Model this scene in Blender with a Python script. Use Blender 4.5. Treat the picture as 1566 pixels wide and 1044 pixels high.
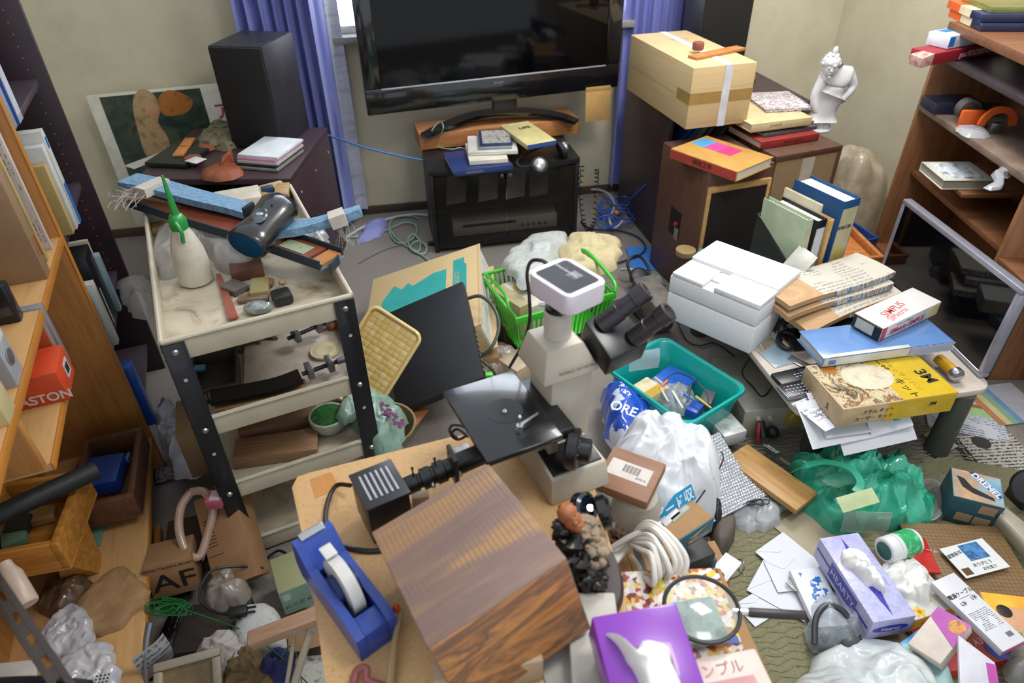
import bpy, bmesh, math, random
from mathutils import Vector, Matrix, noise
V = Vector
random.seed(7)
for o in list(bpy.data.objects): bpy.data.objects.remove(o)
S = bpy.context.scene
COL = S.collection
# ---------------------------------------------------------------- camera
FPX = 1044.0; PITCH = math.radians(36.1); ROLL = math.radians(1.08); YAW = math.radians(10); EYE = V((0, 0, 1.65))
_f = V((math.sin(YAW)*math.cos(PITCH), math.cos(YAW)*math.cos(PITCH), -math.sin(PITCH)))
_r = V((math.cos(YAW), -math.sin(YAW), 0)); _u = _r.cross(_f)
RT = _r*math.cos(ROLL) - _u*math.sin(ROLL); UP = _u*math.cos(ROLL) + _r*math.sin(ROLL)
cam_d = bpy.data.cameras.new('camera'); cam = bpy.data.objects.new('camera', cam_d); COL.objects.link(cam)
cam_d.sensor_width = 36; cam_d.lens = FPX/1566*36; cam_d.clip_start = .02
cam.matrix_world = Matrix(((RT.x, UP.x, -_f.x, EYE.x), (RT.y, UP.y, -_f.y, EYE.y), (RT.z, UP.z, -_f.z, EYE.z), (0, 0, 0, 1)))
cam_d.dof.use_dof = True; cam_d.dof.focus_distance = 1.9; cam_d.dof.aperture_fstop = 3.6
S.camera = cam
# ---------------------------------------------------------------- light
w = bpy.data.worlds.new('world'); S.world = w; w.use_nodes = True
w.node_tree.nodes['Background'].inputs[0].default_value = (.86, .93, 1, 1); w.node_tree.nodes['Background'].inputs[1].default_value = .72
def area(name, loc, target, sx, sy, power, col):
    d = bpy.data.lights.new(name, 'AREA'); d.shape = 'RECTANGLE'; d.size = sx; d.size_y = sy; d.energy = power; d.color = col
    o = bpy.data.objects.new(name, d); o.location = loc; o.rotation_euler = (V(target)-V(loc)).to_track_quat('-Z', 'Y').to_euler(); COL.objects.link(o)
area('ceiling_and_fill_lamp', (.95, .75, 2.6), (1.0, 1.15, 0), .6, .6, 17, (1, .975, .93))
area('ceiling_and_fill_lamp', (1.55, 2.3, 2.5), (1.3, 2.2, 0), .7, .7, 30, (1, .975, .94))  # unseen second lamp, added to brighten the back of the room
area('window_daylight', (.45, 3.56, 1.6), (.4, 2.2, .5), 1.5, 1.1, 14, (.80, .88, 1))
S.view_settings.view_transform = 'Standard'; S.view_settings.look = 'None'; S.view_settings.gamma = 1; S.view_settings.use_curve_mapping = False
S.view_settings.exposure = .55
try: S.cycles.use_denoising = True
except Exception: pass

# ---------------------------------------------------------------- helpers: survey points
def ray(px, py): return _f + RT*((px-783)/FPX) - UP*((py-522)/FPX)
def P(px, py, z): r = ray(px, py); return EYE + r*((z-EYE.z)/r.z)
def PY(px, py, y): r = ray(px, py); return EYE + r*((y-EYE.y)/r.y)
def ZV(b, px, py):
    r = ray(px, py); t = (b[0]*r.x+b[1]*r.y)/(r.x**2+r.y**2); return (EYE+r*t).z
def w3(p): return p if isinstance(p, Vector) else P(*p)
def pts(*a): return [w3(p) for p in a]
class F:
    """frame: origin, unit axes, extents along x and y"""
    def __init__(s, a, b, d):
        a, b, d = w3(a), w3(b), w3(d)
        s.o = a; s.x = (b-a).normalized(); v = d-a; y = v-s.x*v.dot(s.x); s.y = y.normalized(); s.z = s.x.cross(s.y)
        s.lx = (b-a).length; s.ly = y.length
    def mat(s, dz=0):
        o = s.o+s.z*dz; x, y, z = s.x, s.y, s.z
        return Matrix(((x.x, y.x, z.x, o.x), (x.y, y.y, z.y, o.y), (x.z, y.z, z.z, o.z), (0, 0, 0, 1)))
def FO(o, ang=0, lx=1, ly=1):
    f = F.__new__(F); f.o = w3(o); c, s_ = math.cos(math.radians(ang)), math.sin(math.radians(ang))
    f.x = V((c, s_, 0)); f.y = V((-s_, c, 0)); f.z = V((0, 0, 1)); f.lx = lx; f.ly = ly
    return f
# ---------------------------------------------------------------- helpers: materials
_M = {}
def lin(h, k=1.0):
    h = h.lstrip('#'); c = [int(h[i:i+2], 16)/255 for i in (0, 2, 4)]
    return [min(1, (x/12.92 if x <= .04045 else ((x+.055)/1.055)**2.4)*k) for x in c]+[1]
def M(h, rough=.5, metal=0, var=.12, sc=14, bump=0, alpha=1, trans=0, emit=0, coat=0, sheen=0, bsc=120, spec=.5):
    key = ('M', h, spec, rough, metal, var, sc, bump, alpha, trans, emit, coat, sheen, bsc)
    if key in _M: return _M[key]
    m = bpy.data.materials.new('paint_'+h); m.use_nodes = True; nt = m.node_tree; b = nt.nodes['Principled BSDF']
    b.inputs['Roughness'].default_value = rough; b.inputs['Metallic'].default_value = metal; b.inputs['Alpha'].default_value = alpha
    b.inputs['Transmission Weight'].default_value = trans; b.inputs['Coat Weight'].default_value = coat; b.inputs['Sheen Weight'].default_value = sheen
    b.inputs['Specular IOR Level'].default_value = spec
    tc = nt.nodes.new('ShaderNodeTexCoord')
    if var > 0:
        n = nt.nodes.new('ShaderNodeTexNoise'); n.inputs['Scale'].default_value = sc; n.inputs['Detail'].default_value = 5; n.inputs['Roughness'].default_value = .65
        r = nt.nodes.new('ShaderNodeValToRGB'); r.color_ramp.elements[0].color = lin(h, 1-1.6*var); r.color_ramp.elements[1].color = lin(h, 1+.6*var)
        r.color_ramp.elements[0].position = .3; r.color_ramp.elements[1].position = .7
        nt.links.new(tc.outputs['Object'], n.inputs['Vector']); nt.links.new(n.outputs['Fac'], r.inputs['Fac']); nt.links.new(r.outputs['Color'], b.inputs['Base Color'])
    else: b.inputs['Base Color'].default_value = lin(h)
    if emit: b.inputs['Emission Color'].default_value = lin(h); b.inputs['Emission Strength'].default_value = emit
    if bump:
        n2 = nt.nodes.new('ShaderNodeTexNoise'); n2.inputs['Scale'].default_value = bsc; n2.inputs['Detail'].default_value = 4
        bp = nt.nodes.new('ShaderNodeBump'); bp.inputs['Strength'].default_value = bump; bp.inputs['Distance'].default_value = .004
        nt.links.new(tc.outputs['Object'], n2.inputs['Vector']); nt.links.new(n2.outputs['Fac'], bp.inputs['Height']); nt.links.new(bp.outputs['Normal'], b.inputs['Normal'])
    _M[key] = m; return m
def RAMP(cols, vec=(1, 1, 1), sc=10, kind='noise', rough=.5, const=False, bump=0, lo=.3, hi=.7, distort=0, detail=6, coat=0, alpha=1, sheen=0):
    """several colours laid out by a noise / voronoi / wave, in the object's own coordinates"""
    key = ('R', tuple(cols), vec, sc, kind, rough, const, bump, lo, hi, distort, detail, coat, alpha, sheen)
    if key in _M: return _M[key]
    m = bpy.data.materials.new('pattern_'+cols[0]); m.use_nodes = True; nt = m.node_tree; b = nt.nodes['Principled BSDF']
    b.inputs['Roughness'].default_value = rough; b.inputs['Coat Weight'].default_value = coat; b.inputs['Alpha'].default_value = alpha; b.inputs['Sheen Weight'].default_value = sheen
    tc = nt.nodes.new('ShaderNodeTexCoord'); mp = nt.nodes.new('ShaderNodeMapping'); mp.inputs['Scale'].default_value = vec
    nt.links.new(tc.outputs['Object'], mp.inputs['Vector'])
    if kind == 'voronoi':
        n = nt.nodes.new('ShaderNodeTexVoronoi'); n.inputs['Scale'].default_value = sc
        sp = nt.nodes.new('ShaderNodeSeparateColor'); nt.links.new(n.outputs['Color'], sp.inputs[0]); fac = sp.outputs[0]
    elif kind == 'wave':
        n = nt.nodes.new('ShaderNodeTexWave'); n.inputs['Scale'].default_value = sc; n.inputs['Distortion'].default_value = distort; n.inputs['Detail'].default_value = 3; n.inputs['Detail Scale'].default_value = 1.5; fac = n.outputs['Fac']
    else:
        n = nt.nodes.new('ShaderNodeTexNoise'); n.inputs['Scale'].default_value = sc; n.inputs['Detail'].default_value = detail; n.inputs['Roughness'].default_value = .6; n.inputs['Distortion'].default_value = distort; fac = n.outputs['Fac']
    nt.links.new(mp.outputs['Vector'], n.inputs['Vector'])
    r = nt.nodes.new('ShaderNodeValToRGB'); cr = r.color_ramp
    if const: cr.interpolation = 'CONSTANT'
    k = len(cols)
    if kind != 'noise': lo, hi = 0, 1
    for i, c in enumerate(cols):
        t = lo+(hi-lo)*(i/k if const else i/max(1, k-1))
        e = cr.elements[i] if i < 2 else cr.elements.new(t)
        e.position = t; e.color = lin(c)
    nt.links.new(fac, r.inputs['Fac']); nt.links.new(r.outputs['Color'], b.inputs['Base Color'])
    if bump:
        bp = nt.nodes.new('ShaderNodeBump'); bp.inputs['Strength'].default_value = bump; bp.inputs['Distance'].default_value = .003
        nt.links.new(fac, bp.inputs['Height']); nt.links.new(bp.outputs['Normal'], b.inputs['Normal'])
    _M[key] = m; return m
def WOOD(c1, c2, axis='x', sc=1, rough=.5):
    v = {'x': (2.2, 26, 26), 'y': (26, 2.2, 26), 'z': (26, 26, 2.2)}[axis]
    return RAMP((c1, c2, c1, c2), v, 2.2*sc, 'noise', rough, bump=.08, lo=.25, hi=.75, distort=.6)
def PRINT(paper, ink, line=95, rough=.7, thr=.52):
    """rows of small print: wave lines broken up by noise, in the sheet's own x, y"""
    key = ('P', paper, ink, line, thr)
    if key in _M: return _M[key]
    m = bpy.data.materials.new('print_'+paper); m.use_nodes = True; nt = m.node_tree; b = nt.nodes['Principled BSDF']; b.inputs['Roughness'].default_value = rough
    tc = nt.nodes.new('ShaderNodeTexCoord'); wv = nt.nodes.new('ShaderNodeTexWave'); wv.bands_direction = 'Y'; wv.inputs['Scale'].default_value = line/3.14
    nz = nt.nodes.new('ShaderNodeTexNoise'); nz.inputs['Scale'].default_value = line*2.2; nz.inputs['Detail'].default_value = 1
    bl = nt.nodes.new('ShaderNodeTexNoise'); bl.inputs['Scale'].default_value = line*.16; bl.inputs['Detail'].default_value = 1
    for n in (wv, nz, bl): nt.links.new(tc.outputs['Object'], n.inputs['Vector'])
    def gt(o, t):
        q = nt.nodes.new('ShaderNodeMath'); q.operation = 'GREATER_THAN'; q.inputs[1].default_value = t; nt.links.new(o, q.inputs[0]); return q.outputs[0]
    def mul(a, c):
        q = nt.nodes.new('ShaderNodeMath'); q.operation = 'MULTIPLY'; nt.links.new(a, q.inputs[0]); nt.links.new(c, q.inputs[1]); return q.outputs[0]
    f = mul(mul(gt(wv.outputs['Fac'], .5), gt(nz.outputs['Fac'], .46)), gt(bl.outputs['Fac'], thr-.06))
    mx = nt.nodes.new('ShaderNodeMix'); mx.data_type = 'RGBA'; mx.inputs[6].default_value = lin(paper); mx.inputs[7].default_value = lin(ink)
    nt.links.new(f, mx.inputs[0]); nt.links.new(mx.outputs[2], b.inputs['Base Color'])
    _M[key] = m; return m
def FILM(h, alpha=.5, rough=.18, bump=.6, bsc=60): return M(h, rough, 0, .05, 10, bump, alpha, 0, 0, .3, 0, bsc)
TEXTS = []
# ---------------------------------------------------------------- helpers: meshes
class MB:
    def __init__(s): s.b = bmesh.new()
    def box(s, x0, y0, z0, x1, y1, z1, bev=0, seg=2):
        if x1 < x0: x0, x1 = x1, x0
        if y1 < y0: y0, y1 = y1, y0
        if z1 < z0: z0, z1 = z1, z0
        return s.hexa([(x0, y0, z0), (x1, y0, z0), (x1, y1, z0), (x0, y1, z0), (x0, y0, z1), (x1, y0, z1), (x1, y1, z1), (x0, y1, z1)], bev, seg)
    def hexa(s, c, bev=0, seg=2):
        v = [s.b.verts.new(p) for p in c]
        f = [s.b.faces.new([v[i] for i in q]) for q in ((0, 3, 2, 1), (4, 5, 6, 7), (0, 1, 5, 4), (1, 2, 6, 5), (2, 3, 7, 6), (3, 0, 4, 7))]
        if bev:
            m = min((v[0].co-v[1].co).length, (v[0].co-v[3].co).length, (v[0].co-v[4].co).length)
            e = list({e for q in f for e in q.edges})
            bmesh.ops.bevel(s.b, geom=e, offset=min(bev, m*.45), segments=seg, profile=.5, affect='EDGES')
        return s
    def prism(s, pl, z0, z1, bev=0):
        lo = [s.b.verts.new((p[0], p[1], z0)) for p in pl]; hi = [s.b.verts.new((p[0], p[1], z1)) for p in pl]
        n = len(pl); fs = [s.b.faces.new(lo[::-1]), s.b.faces.new(hi)]
        for i in range(n): fs.append(s.b.faces.new((lo[i], lo[(i+1) % n], hi[(i+1) % n], hi[i])))
        if bev:
            e = list({e for q in fs[:2] for e in q.edges}); bmesh.ops.bevel(s.b, geom=e, offset=bev, segments=2, profile=.5, affect='EDGES')
        return s
    def lathe(s, prof, n=28, o=(0, 0, 0), ax=(0, 0, 1), sx=1, sy=1):
        o = V(o); q = V((0, 0, 1)).rotation_difference(V(ax).normalized()); rings = []
        for r, z in prof:
            rings.append([s.b.verts.new(o+q@V((r*sx*math.cos(2*math.pi*i/n), r*sy*math.sin(2*math.pi*i/n), z))) for i in range(n)])
        for a, b in zip(rings, rings[1:]):
            for i in range(n): s.b.faces.new((a[i], a[(i+1) % n], b[(i+1) % n], b[i]))
        s.b.faces.new(rings[0][::-1]); s.b.faces.new(rings[-1]); return s
    def cyl(s, a, b, r, r2=None, n=20):
        a, b = V(a), V(b); return s.lathe([(r, 0), (r if r2 is None else r2, (b-a).length)], n, a, b-a)
    def tube(s, path, r, n=8, smooth=5, closed=False):
        p = [V(q) for q in path]
        if smooth > 1 and len(p) > 2: p = catmull(p, smooth, closed)
        rings = []; t0 = None; up = None
        for i, q in enumerate(p):
            t = (p[min(i+1, len(p)-1)]-p[max(i-1, 0)])
            t = t.normalized() if t.length > 1e-9 else V((0, 0, 1))
            if up is None:
                up = t.orthogonal().normalized()
            else: up = (up-t*up.dot(t)); up = up.normalized() if up.length > 1e-6 else t.orthogonal().normalized()
            w_ = t.cross(up); rr = r(i/(len(p)-1)) if callable(r) else r
            rings.append([s.b.verts.new(q+(up*math.cos(2*math.pi*k/n)+w_*math.sin(2*math.pi*k/n))*rr) for k in range(n)])
        for a, b in zip(rings, rings[1:]):
            for k in range(n): s.b.faces.new((a[k], a[(k+1) % n], b[(k+1) % n], b[k]))
        if closed:
            pass
        s.b.faces.new(rings[0][::-1]); s.b.faces.new(rings[-1]); return s
    def grid(s, fn, nu=12, nv=12, thick=0):
        vs = [[s.b.verts.new(fn(i/nu, j/nv)) for j in range(nv+1)] for i in range(nu+1)]
        fs = []
        for i in range(nu):
            for j in range(nv): fs.append(s.b.faces.new((vs[i][j], vs[i+1][j], vs[i+1][j+1], vs[i][j+1])))
        if thick:
            bmesh.ops.recalc_face_normals(s.b, faces=fs); bmesh.ops.solidify(s.b, geom=fs, thickness=thick)
        return s
    def ribbon(s, path, wd, th, up=(0, 0, 1), smooth=5):
        p = [V(q) for q in path]
        if smooth > 1 and len(p) > 2: p = catmull(p, smooth)
        rings = []; up = V(up)
        for i, q in enumerate(p):
            t = (p[min(i+1, len(p)-1)]-p[max(i-1, 0)]).normalized(); sd = t.cross(up).normalized(); u = sd.cross(t)
            ww = wd(i/(len(p)-1)) if callable(wd) else wd
            rings.append([s.b.verts.new(q+sd*(a*ww/2)+u*(c*th/2)) for a, c in ((-1, -1), (1, -1), (1, 1), (-1, 1))])
        for a, b in zip(rings, rings[1:]):
            for k in range(4): s.b.faces.new((a[k], a[(k+1) % 4], b[(k+1) % 4], b[k]))
        s.b.faces.new(rings[0][::-1]); s.b.faces.new(rings[-1]); return s
    def ball(s, o, rx, ry=None, rz=None, n=16, rot=None, namp=0, nsc=8):
        ry = ry or rx; rz = rz or rx; o = V(o)
        r = bmesh.ops.create_uvsphere(s.b, u_segments=n, v_segments=max(8, n*2//3), radius=1)
        for v in r['verts']:
            d = v.co.copy(); k = 1+namp*noise.noise(d*nsc/4+o*9)
            p = V((d.x*rx*k, d.y*ry*k, d.z*rz*k)); v.co = o+(rot@p if rot else p)
        return s
    def mound(s, out, h, amp=.25, seed=0, nr=16, na=72, flat=2.2, fsc=9, ridge=.5, tilt=0):
        """crumpled soft heap over a plan outline (world or local points at base height)"""
        out = catmull([V(q) for q in out], 6, True); na = max(na, 24)
        L = [0]
        for a, b in zip(out, out[1:]+out[:1]): L.append(L[-1]+(b-a).length)
        tot = L[-1]; ring = []
        for i in range(na):
            t = tot*i/na; k = 0
            while k < len(out)-1 and L[k+1] < t: k += 1
            q = (t-L[k])/max(1e-9, L[k+1]-L[k]); ring.append(out[k].lerp(out[(k+1) % len(out)], q))
        c = sum(ring, V())/na; rr = []
        sz = max((q-c).length for q in ring)
        for j in range(1, nr+1):
            r = j/nr; row = []
            for q in ring:
                p = c.lerp(q, r); n3 = (p/sz)*fsc*.22+V((seed*3.1, seed*1.7, 0)); k_ = min(h, sz*.5)
                env = max(0, 1-r**flat)**.5
                nz = noise.noise(n3); rg = .5-abs(noise.noise(n3*1.9+V((5, 5, 5)))); r2 = .5-abs(noise.noise(n3*4.3+V((9, 1, 5))))
                z = h*env*(1+amp*nz*.7)+k_*env**.5*amp*ridge*(.55*(rg-.3)+.22*(r2-.3))
                lat = V((noise.noise(n3*2.1+V((3, 0, 0))), noise.noise(n3*2.1+V((0, 7, 7))), 0))*sz*amp*(.16 if j < nr else .22)
                pp = p+lat; row.append(s.b.verts.new((pp.x, pp.y, pp.z+max(0, z))))
            rr.append(row)
        top = s.b.verts.new(sum((v.co for v in rr[0]), V())/na)
        for i in range(na): s.b.faces.new((top, rr[0][i], rr[0][(i+1) % na]))
        for a, b in zip(rr, rr[1:]):
            for i in range(na): s.b.faces.new((a[i], b[i], b[(i+1) % na], a[(i+1) % na]))
        s.b.faces.new(rr[-1][::-1])
        return s
    def obj(s, name, mat, smooth=True, ang=35, dup=False):
        me = bpy.data.meshes.new(name); bmesh.ops.recalc_face_normals(s.b, faces=s.b.faces[:]) if not dup else None
        s.b.to_mesh(me); s.b.free()
        if smooth:
            me.shade_smooth() if hasattr(me, 'shade_smooth') else None
            try: me.set_sharp_from_angle(angle=math.radians(ang))
            except Exception: pass
        me.materials.append(mat); o = bpy.data.objects.new(name, me); COL.objects.link(o); return o
def catmull(p, k=5, closed=False):
    out = []; n = len(p)
    rng = range(n if closed else n-1)
    for i in rng:
        if closed: a, b, c, d = p[(i-1) % n], p[i], p[(i+1) % n], p[(i+2) % n]
        else: a, b, c, d = p[max(i-1, 0)], p[i], p[i+1], p[min(i+2, n-1)]
        for j in range(k):
            t = j/k; out.append(.5*((2*b)+(c-a)*t+(2*a-5*b+4*c-d)*t*t+(3*b-a-3*c+d)*t**3))
    if not closed: out.append(p[-1])
    return out
def tag(o, label, cat, group=None, kind=None):
    if label: o['label'] = label
    if cat: o['category'] = cat
    if group: o['group'] = group
    if kind: o['kind'] = kind
    return o
def solo(name, label, cat, mb, mat, group=None, kind=None, mw=None, **k):
    o = mb.obj(name, mat, **k)
    if mw: o.matrix_world = mw
    else:                                   # put the origin under the thing
        c = sum((v.co for v in o.data.vertices), V())/max(1, len(o.data.vertices)); zz = min(v.co.z for v in o.data.vertices)
        c.z = zz; o.data.transform(Matrix.Translation(-c)); o.location = c
    return tag(o, label, cat, group, kind)
def struct(name, mb, mat, parent=None, **k):
    o = mb.obj(name, mat, **k)
    if parent: o.parent = parent
    else: o['kind'] = 'structure'
    return o
class T:
    def __init__(s, name, label, cat, f, h=0, group=None, kind=None):
        s.o = bpy.data.objects.new(name, None); COL.objects.link(s.o); s.o.empty_display_size = .05
        s.o.matrix_world = f.mat(-h); s.inv = f.mat(-h).inverted(); s.lx, s.ly, s.h = f.lx, f.ly, h; tag(s.o, label, cat, group, kind)
    def add(s, name, mb, mat, parent=None, label=None, **k):
        o = mb.obj(name, mat, **k); o.parent = parent or s.o
        if label: o['label'] = label
        return o
    def box(s, name, mat, x0, y0, z0, x1, y1, z1, bev=.002, parent=None, label=None):
        return s.add(name, MB().box(x0, y0, z0, x1, y1, z1, bev), mat, parent, label)
    def loc(s, p): return s.inv@w3(p)
    def txt(s, text, mat, x, y, z, size, face='top', spin=0, name='lettering', parent=None, sx=1, bold=.0):
        c = bpy.data.curves.new(name, 'FONT'); c.body = text; c.size = size; c.extrude = .0002; c.offset = bold; c.align_x = 'CENTER'; c.align_y = 'CENTER'
        c.materials.append(mat); o = bpy.data.objects.new(name, c); COL.objects.link(o); o.parent = parent or s.o
        R = {'top': Matrix(), 'front': Matrix.Rotation(math.pi/2, 4, 'X'), 'right': Matrix.Rotation(math.pi/2, 4, 'Z')@Matrix.Rotation(math.pi/2, 4, 'X'),
             'left': Matrix.Rotation(-math.pi/2, 4, 'Z')@Matrix.Rotation(math.pi/2, 4, 'X'), 'back': Matrix.Rotation(math.pi, 4, 'Z')@Matrix.Rotation(math.pi/2, 4, 'X')}[face]
        TEXTS.append(o)
        o.matrix_local = Matrix.Translation((x, y, z))@R@Matrix.Rotation(math.radians(spin), 4, 'Z')@Matrix.Diagonal((sx, 1, 1, 1)); return o
def CATN(n): return n.replace('_', ' ').split()[-1]
def boxy(name, label, cat, a, b, d, h, mat=None, bev=.002, group=None, part='body'):
    if not isinstance(cat, str): return boxy(name, label, CATN(name), cat, a, b, d, h, mat if isinstance(mat, (int, float)) else bev, group, part)
    t = T(name, label, cat, F(a, b, d), h, group); t.box(part, mat, 0, 0, 0, t.lx, t.ly, h, bev); return t
def slab(name, label, cat, a, b, d, h, mat=None, bev=.001, group=None, kind=None):
    if not isinstance(cat, str): return slab(name, label, CATN(name), cat, a, b, d, h, mat if isinstance(mat, (int, float)) else bev, group, kind)
    f = F(a, b, d); return solo(name, label, cat, MB().box(0, 0, 0, f.lx, f.ly, h, bev), mat, group, kind, mw=f.mat(-h))
def book(name, label, a, b, d, h, cov, spine='y0', group=None, cat='book', pages='#e6ddc6', soft=False):
    t = T(name, label, cat, F(a, b, d), h, group); X, Y, k = t.lx, t.ly, .0012 if soft else .0028
    m = MB().box(0, 0, 0, X, Y, k, .0004).box(0, 0, h-k, X, Y, h, .0004)
    if spine == 'y0': m.box(0, 0, 0, X, k, h, .0006)
    if spine == 'y1': m.box(0, Y-k, 0, X, Y, h, .0006)
    if spine == 'x0': m.box(0, 0, 0, k, Y, h, .0006)
    if spine == 'x1': m.box(X-k, 0, 0, X, Y, h, .0006)
    t.add('cover', m, cov); e = .001 if soft else .005
    q = [e, e, X-e, Y-e]; q[{'y0': 1, 'y1': 3, 'x0': 0, 'x1': 2}[spine]] += (k-e if spine in ('y0', 'x0') else e-k)
    pg = RAMP((pages, '#c9bfa6'), (1, 1, 900), 1, 'noise', .8, lo=.35, hi=.65)
    t.box('pages', pg, q[0], q[1], k, q[2], q[3], h-k, 0); return t
def cable(name, label, path, r, mat, group=None, n=7, k=6, cat='cable'):
    return solo(name, label, cat, MB().tube(pts(*path), r, n, k), mat, group)
def sheet(name, label, a, b, d, mat, cat='paper', th=.0008, curl=.006, seed=0, group=None, curlz=None):
    """one loose sheet, slightly curled; a near-left, b near-right, d far-left"""
    f = F(a, b, d); rnd = random.Random(seed)
    k1, k2 = rnd.uniform(0, 6), rnd.uniform(0, 6)
    fn = lambda u, v: V((u*f.lx, v*f.ly, curl*(.5+.5*math.sin(u*3.3+k1))*(.4+.6*v)+curl*.6*(.5+.5*math.sin(v*4.1+k2+u))+(curlz(u, v) if curlz else 0)))
    return solo(name, label, cat, MB().grid(fn, 10, 10, th), mat, group, mw=f.mat(0))
def bag(name, label, out, z, h, mat, cat='plastic bag', amp=.3, seed=0, group=None, parts=(), **k):
    o = [P(x, y, z) for x, y in out]; g = {q: k.pop(q) for q in ('nr', 'na', 'flat', 'fsc', 'ridge') if q in k}
    return solo(name, label, cat, MB().mound(o, h, amp, seed, **g), mat, group, ang=70)
# ================================================================ setting
wallm = RAMP(('#bab298', '#c8c0a7', '#bfb79d'), (1, 1, 1), 3.2, 'noise', .75, bump=.05)
carpet = RAMP(('#6d665f', '#847d76', '#77706a', '#8d867e'), (1, 1, 1), 90, 'noise', .95, bump=.35, detail=8)
struct('floor', MB().box(-2.1, -.9, -.06, 3.3, 3.64, 0), carpet)
q = PY(1378, 0, 3.2)
wb = MB().box(-2.1, 3.58, 0, -.32, 3.64, 2.5).box(1.25, 3.58, 0, 2.47, 3.64, 2.5).box(-.32, 3.58, 0, 1.25, 3.64, .93).box(-.32, 3.58, 2.2, 1.25, 3.64, 2.5)
struct('wall_back', wb, wallm)
struct('wall_left', MB().box(-2.16, -.9, 0, -2.1, 3.64, 2.5), wallm)
struct('wall_corner', MB().prism([(2.45, 3.58), (q.x, q.y), (q.x+.06, q.y), (2.51, 3.64)], 0, 2.5), wallm)
struct('wall_right', MB().prism([(q.x, q.y), (q.x+.5, -.9), (q.x+.56, -.9), (q.x+.06, q.y)], 0, 2.5), wallm)
struct('baseboard_back', MB().box(-2.1, 3.565, 0, 2.45, 3.58, .045, .002), M('#4a3a30', .6))
wf = MB()
for x in (-.32, .44, 1.21): wf.box(x, 3.575, .93, x+.04, 3.615, 2.2, .003)
wf.box(-.32, 3.575, 2.16, 1.25, 3.615, 2.2, .003).box(-.32, 3.575, .93, 1.25, 3.615, .965, .003)
win = struct('window_1', wf, M('#c9c8c4', .4, .6))
struct('window_glass', MB().box(-.3, 3.598, .95, 1.23, 3.604, 2.18), M('#eef4ff', .1, emit=2.6, var=0), win)
struct('window_sill', MB().box(-.34, 3.50, .90, 1.27, 3.59, .93, .003), M('#8f8c86', .5), win)
ol = RAMP(('#646046', '#7c785c', '#6f6b50', '#88836a'), (1, 1, 1), 70, 'noise', .95, bump=.5, detail=5)
R = [P(x, y, 0) for x, y in ((1060, 1044), (1085, 800), (1240, 760), (1440, 700), (1566, 735), (1566, 1044))]
R[-1] = P(1640, 1180, 0); R[0] = P(1040, 1180, 0); R[4] = P(1640, 735, 0)
rb = MB().prism([(p.x, p.y) for p in R], .0005, .008)
for k in range(60):                              # zigzag pile rows of the rug, each with its own relief
    y0 = .42+k*.019; pth = []
    for i in range(56):
        x = .62+i*.02; p = V((x+.02*math.sin(k), y0+.006*math.sin(i*1.9+k*.7), .0082)); s_ = proj = None; pth.append(p)
    rb.tube([p for p in pth if p.x < 1.75], .0022, 4, 1)
solo('rug', 'olive green rug with wavy pile on the floor at lower right', 'rug', rb, ol)

# ================================================================ curtains
cur = RAMP(('#545b9e', '#6a70b4', '#7d84c6', '#5a60a6'), (6, 6, .4), 3, 'noise', .34, sheen=.4)
def curtain(name, label, xa, xb, y, zb, zt, n, amp, mat, seed=0, taper=0, group=None):
    def fn(u, v):
        z = zb+(zt-zb)*v; x = xa+(xb-xa)*u; k = taper*(1-v)
        x = x+k*(u-.5)
        return V((x+.012*math.sin(u*n*6.28+1), y+amp*math.sin(u*n*6.28+seed+.5*math.sin(v*2+seed))+.3*amp*math.sin(u*n*14.1+seed*2), z))
    return solo(name, label, 'curtain', MB().grid(fn, n*14, 14, .003), mat, group, ang=80)
c0 = PY(350, 0, 3.46).x; c1 = PY(548, 330, 3.46).x; c2 = PY(500, 0, 3.46).x
curtain('curtain', 'purple satin curtain hanging beside the left black speaker', c0, -.235, 3.44, .03, 2.2, 7, .035, cur, 1)
curtain('lace_curtain', 'pale grey striped inner curtain at the edge of the left window', -.245, -.17, 3.50, .06, 2.2, 1, .016, RAMP(('#8b8ba6', '#c3c4d2', '#9b9bb4'), (1, 1, 9), 2, 'noise', .4, alpha=.9), 2)
curtain('curtain', 'purple satin curtain hanging between television and right cabinet', PY(950, 100, 3.46).x, PY(1062, 100, 3.46).x, 3.53, .06, 2.2, 8, .02, cur, 3)

# ================================================================ left low cabinet and what stands on it
dk = RAMP(('#33242a', '#3f2d33', '#372930'), (2, 14, 14), 3, 'noise', .42)
cabt = T('low_cabinet', 'dark brown low cabinet under the poster and left speaker', 'cabinet', F((205, 274, .6), (443, 273, .6), (255, 205, .6)), .6)
X, Y = cabt.lx, .60
cabt.box('top', dk, 0, 0, .575, X, Y, .6, .003)
cabt.box('side_panel', dk, 0, .01, 0, .022, Y, .575); cabt.box('side_panel', dk, X-.022, .01, 0, X, Y, .575)
cabt.box('back_panel', dk, .022, Y-.01, .03, X-.022, Y, .575); cabt.box('shelf', dk, .022, .02, .29, X-.022, Y-.02, .31); cabt.box('bottom', dk, .022, .02, .02, X-.022, Y-.02, .045)
sc = MB()
for yy, zz in ((.1, .5), (.33, .5), (.55, .5)): sc.cyl((X-.0005, yy, zz), (X+.0015, yy, zz), .005)
cabt.add('screw_cap', sc, M('#c7a98c', .5))

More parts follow.
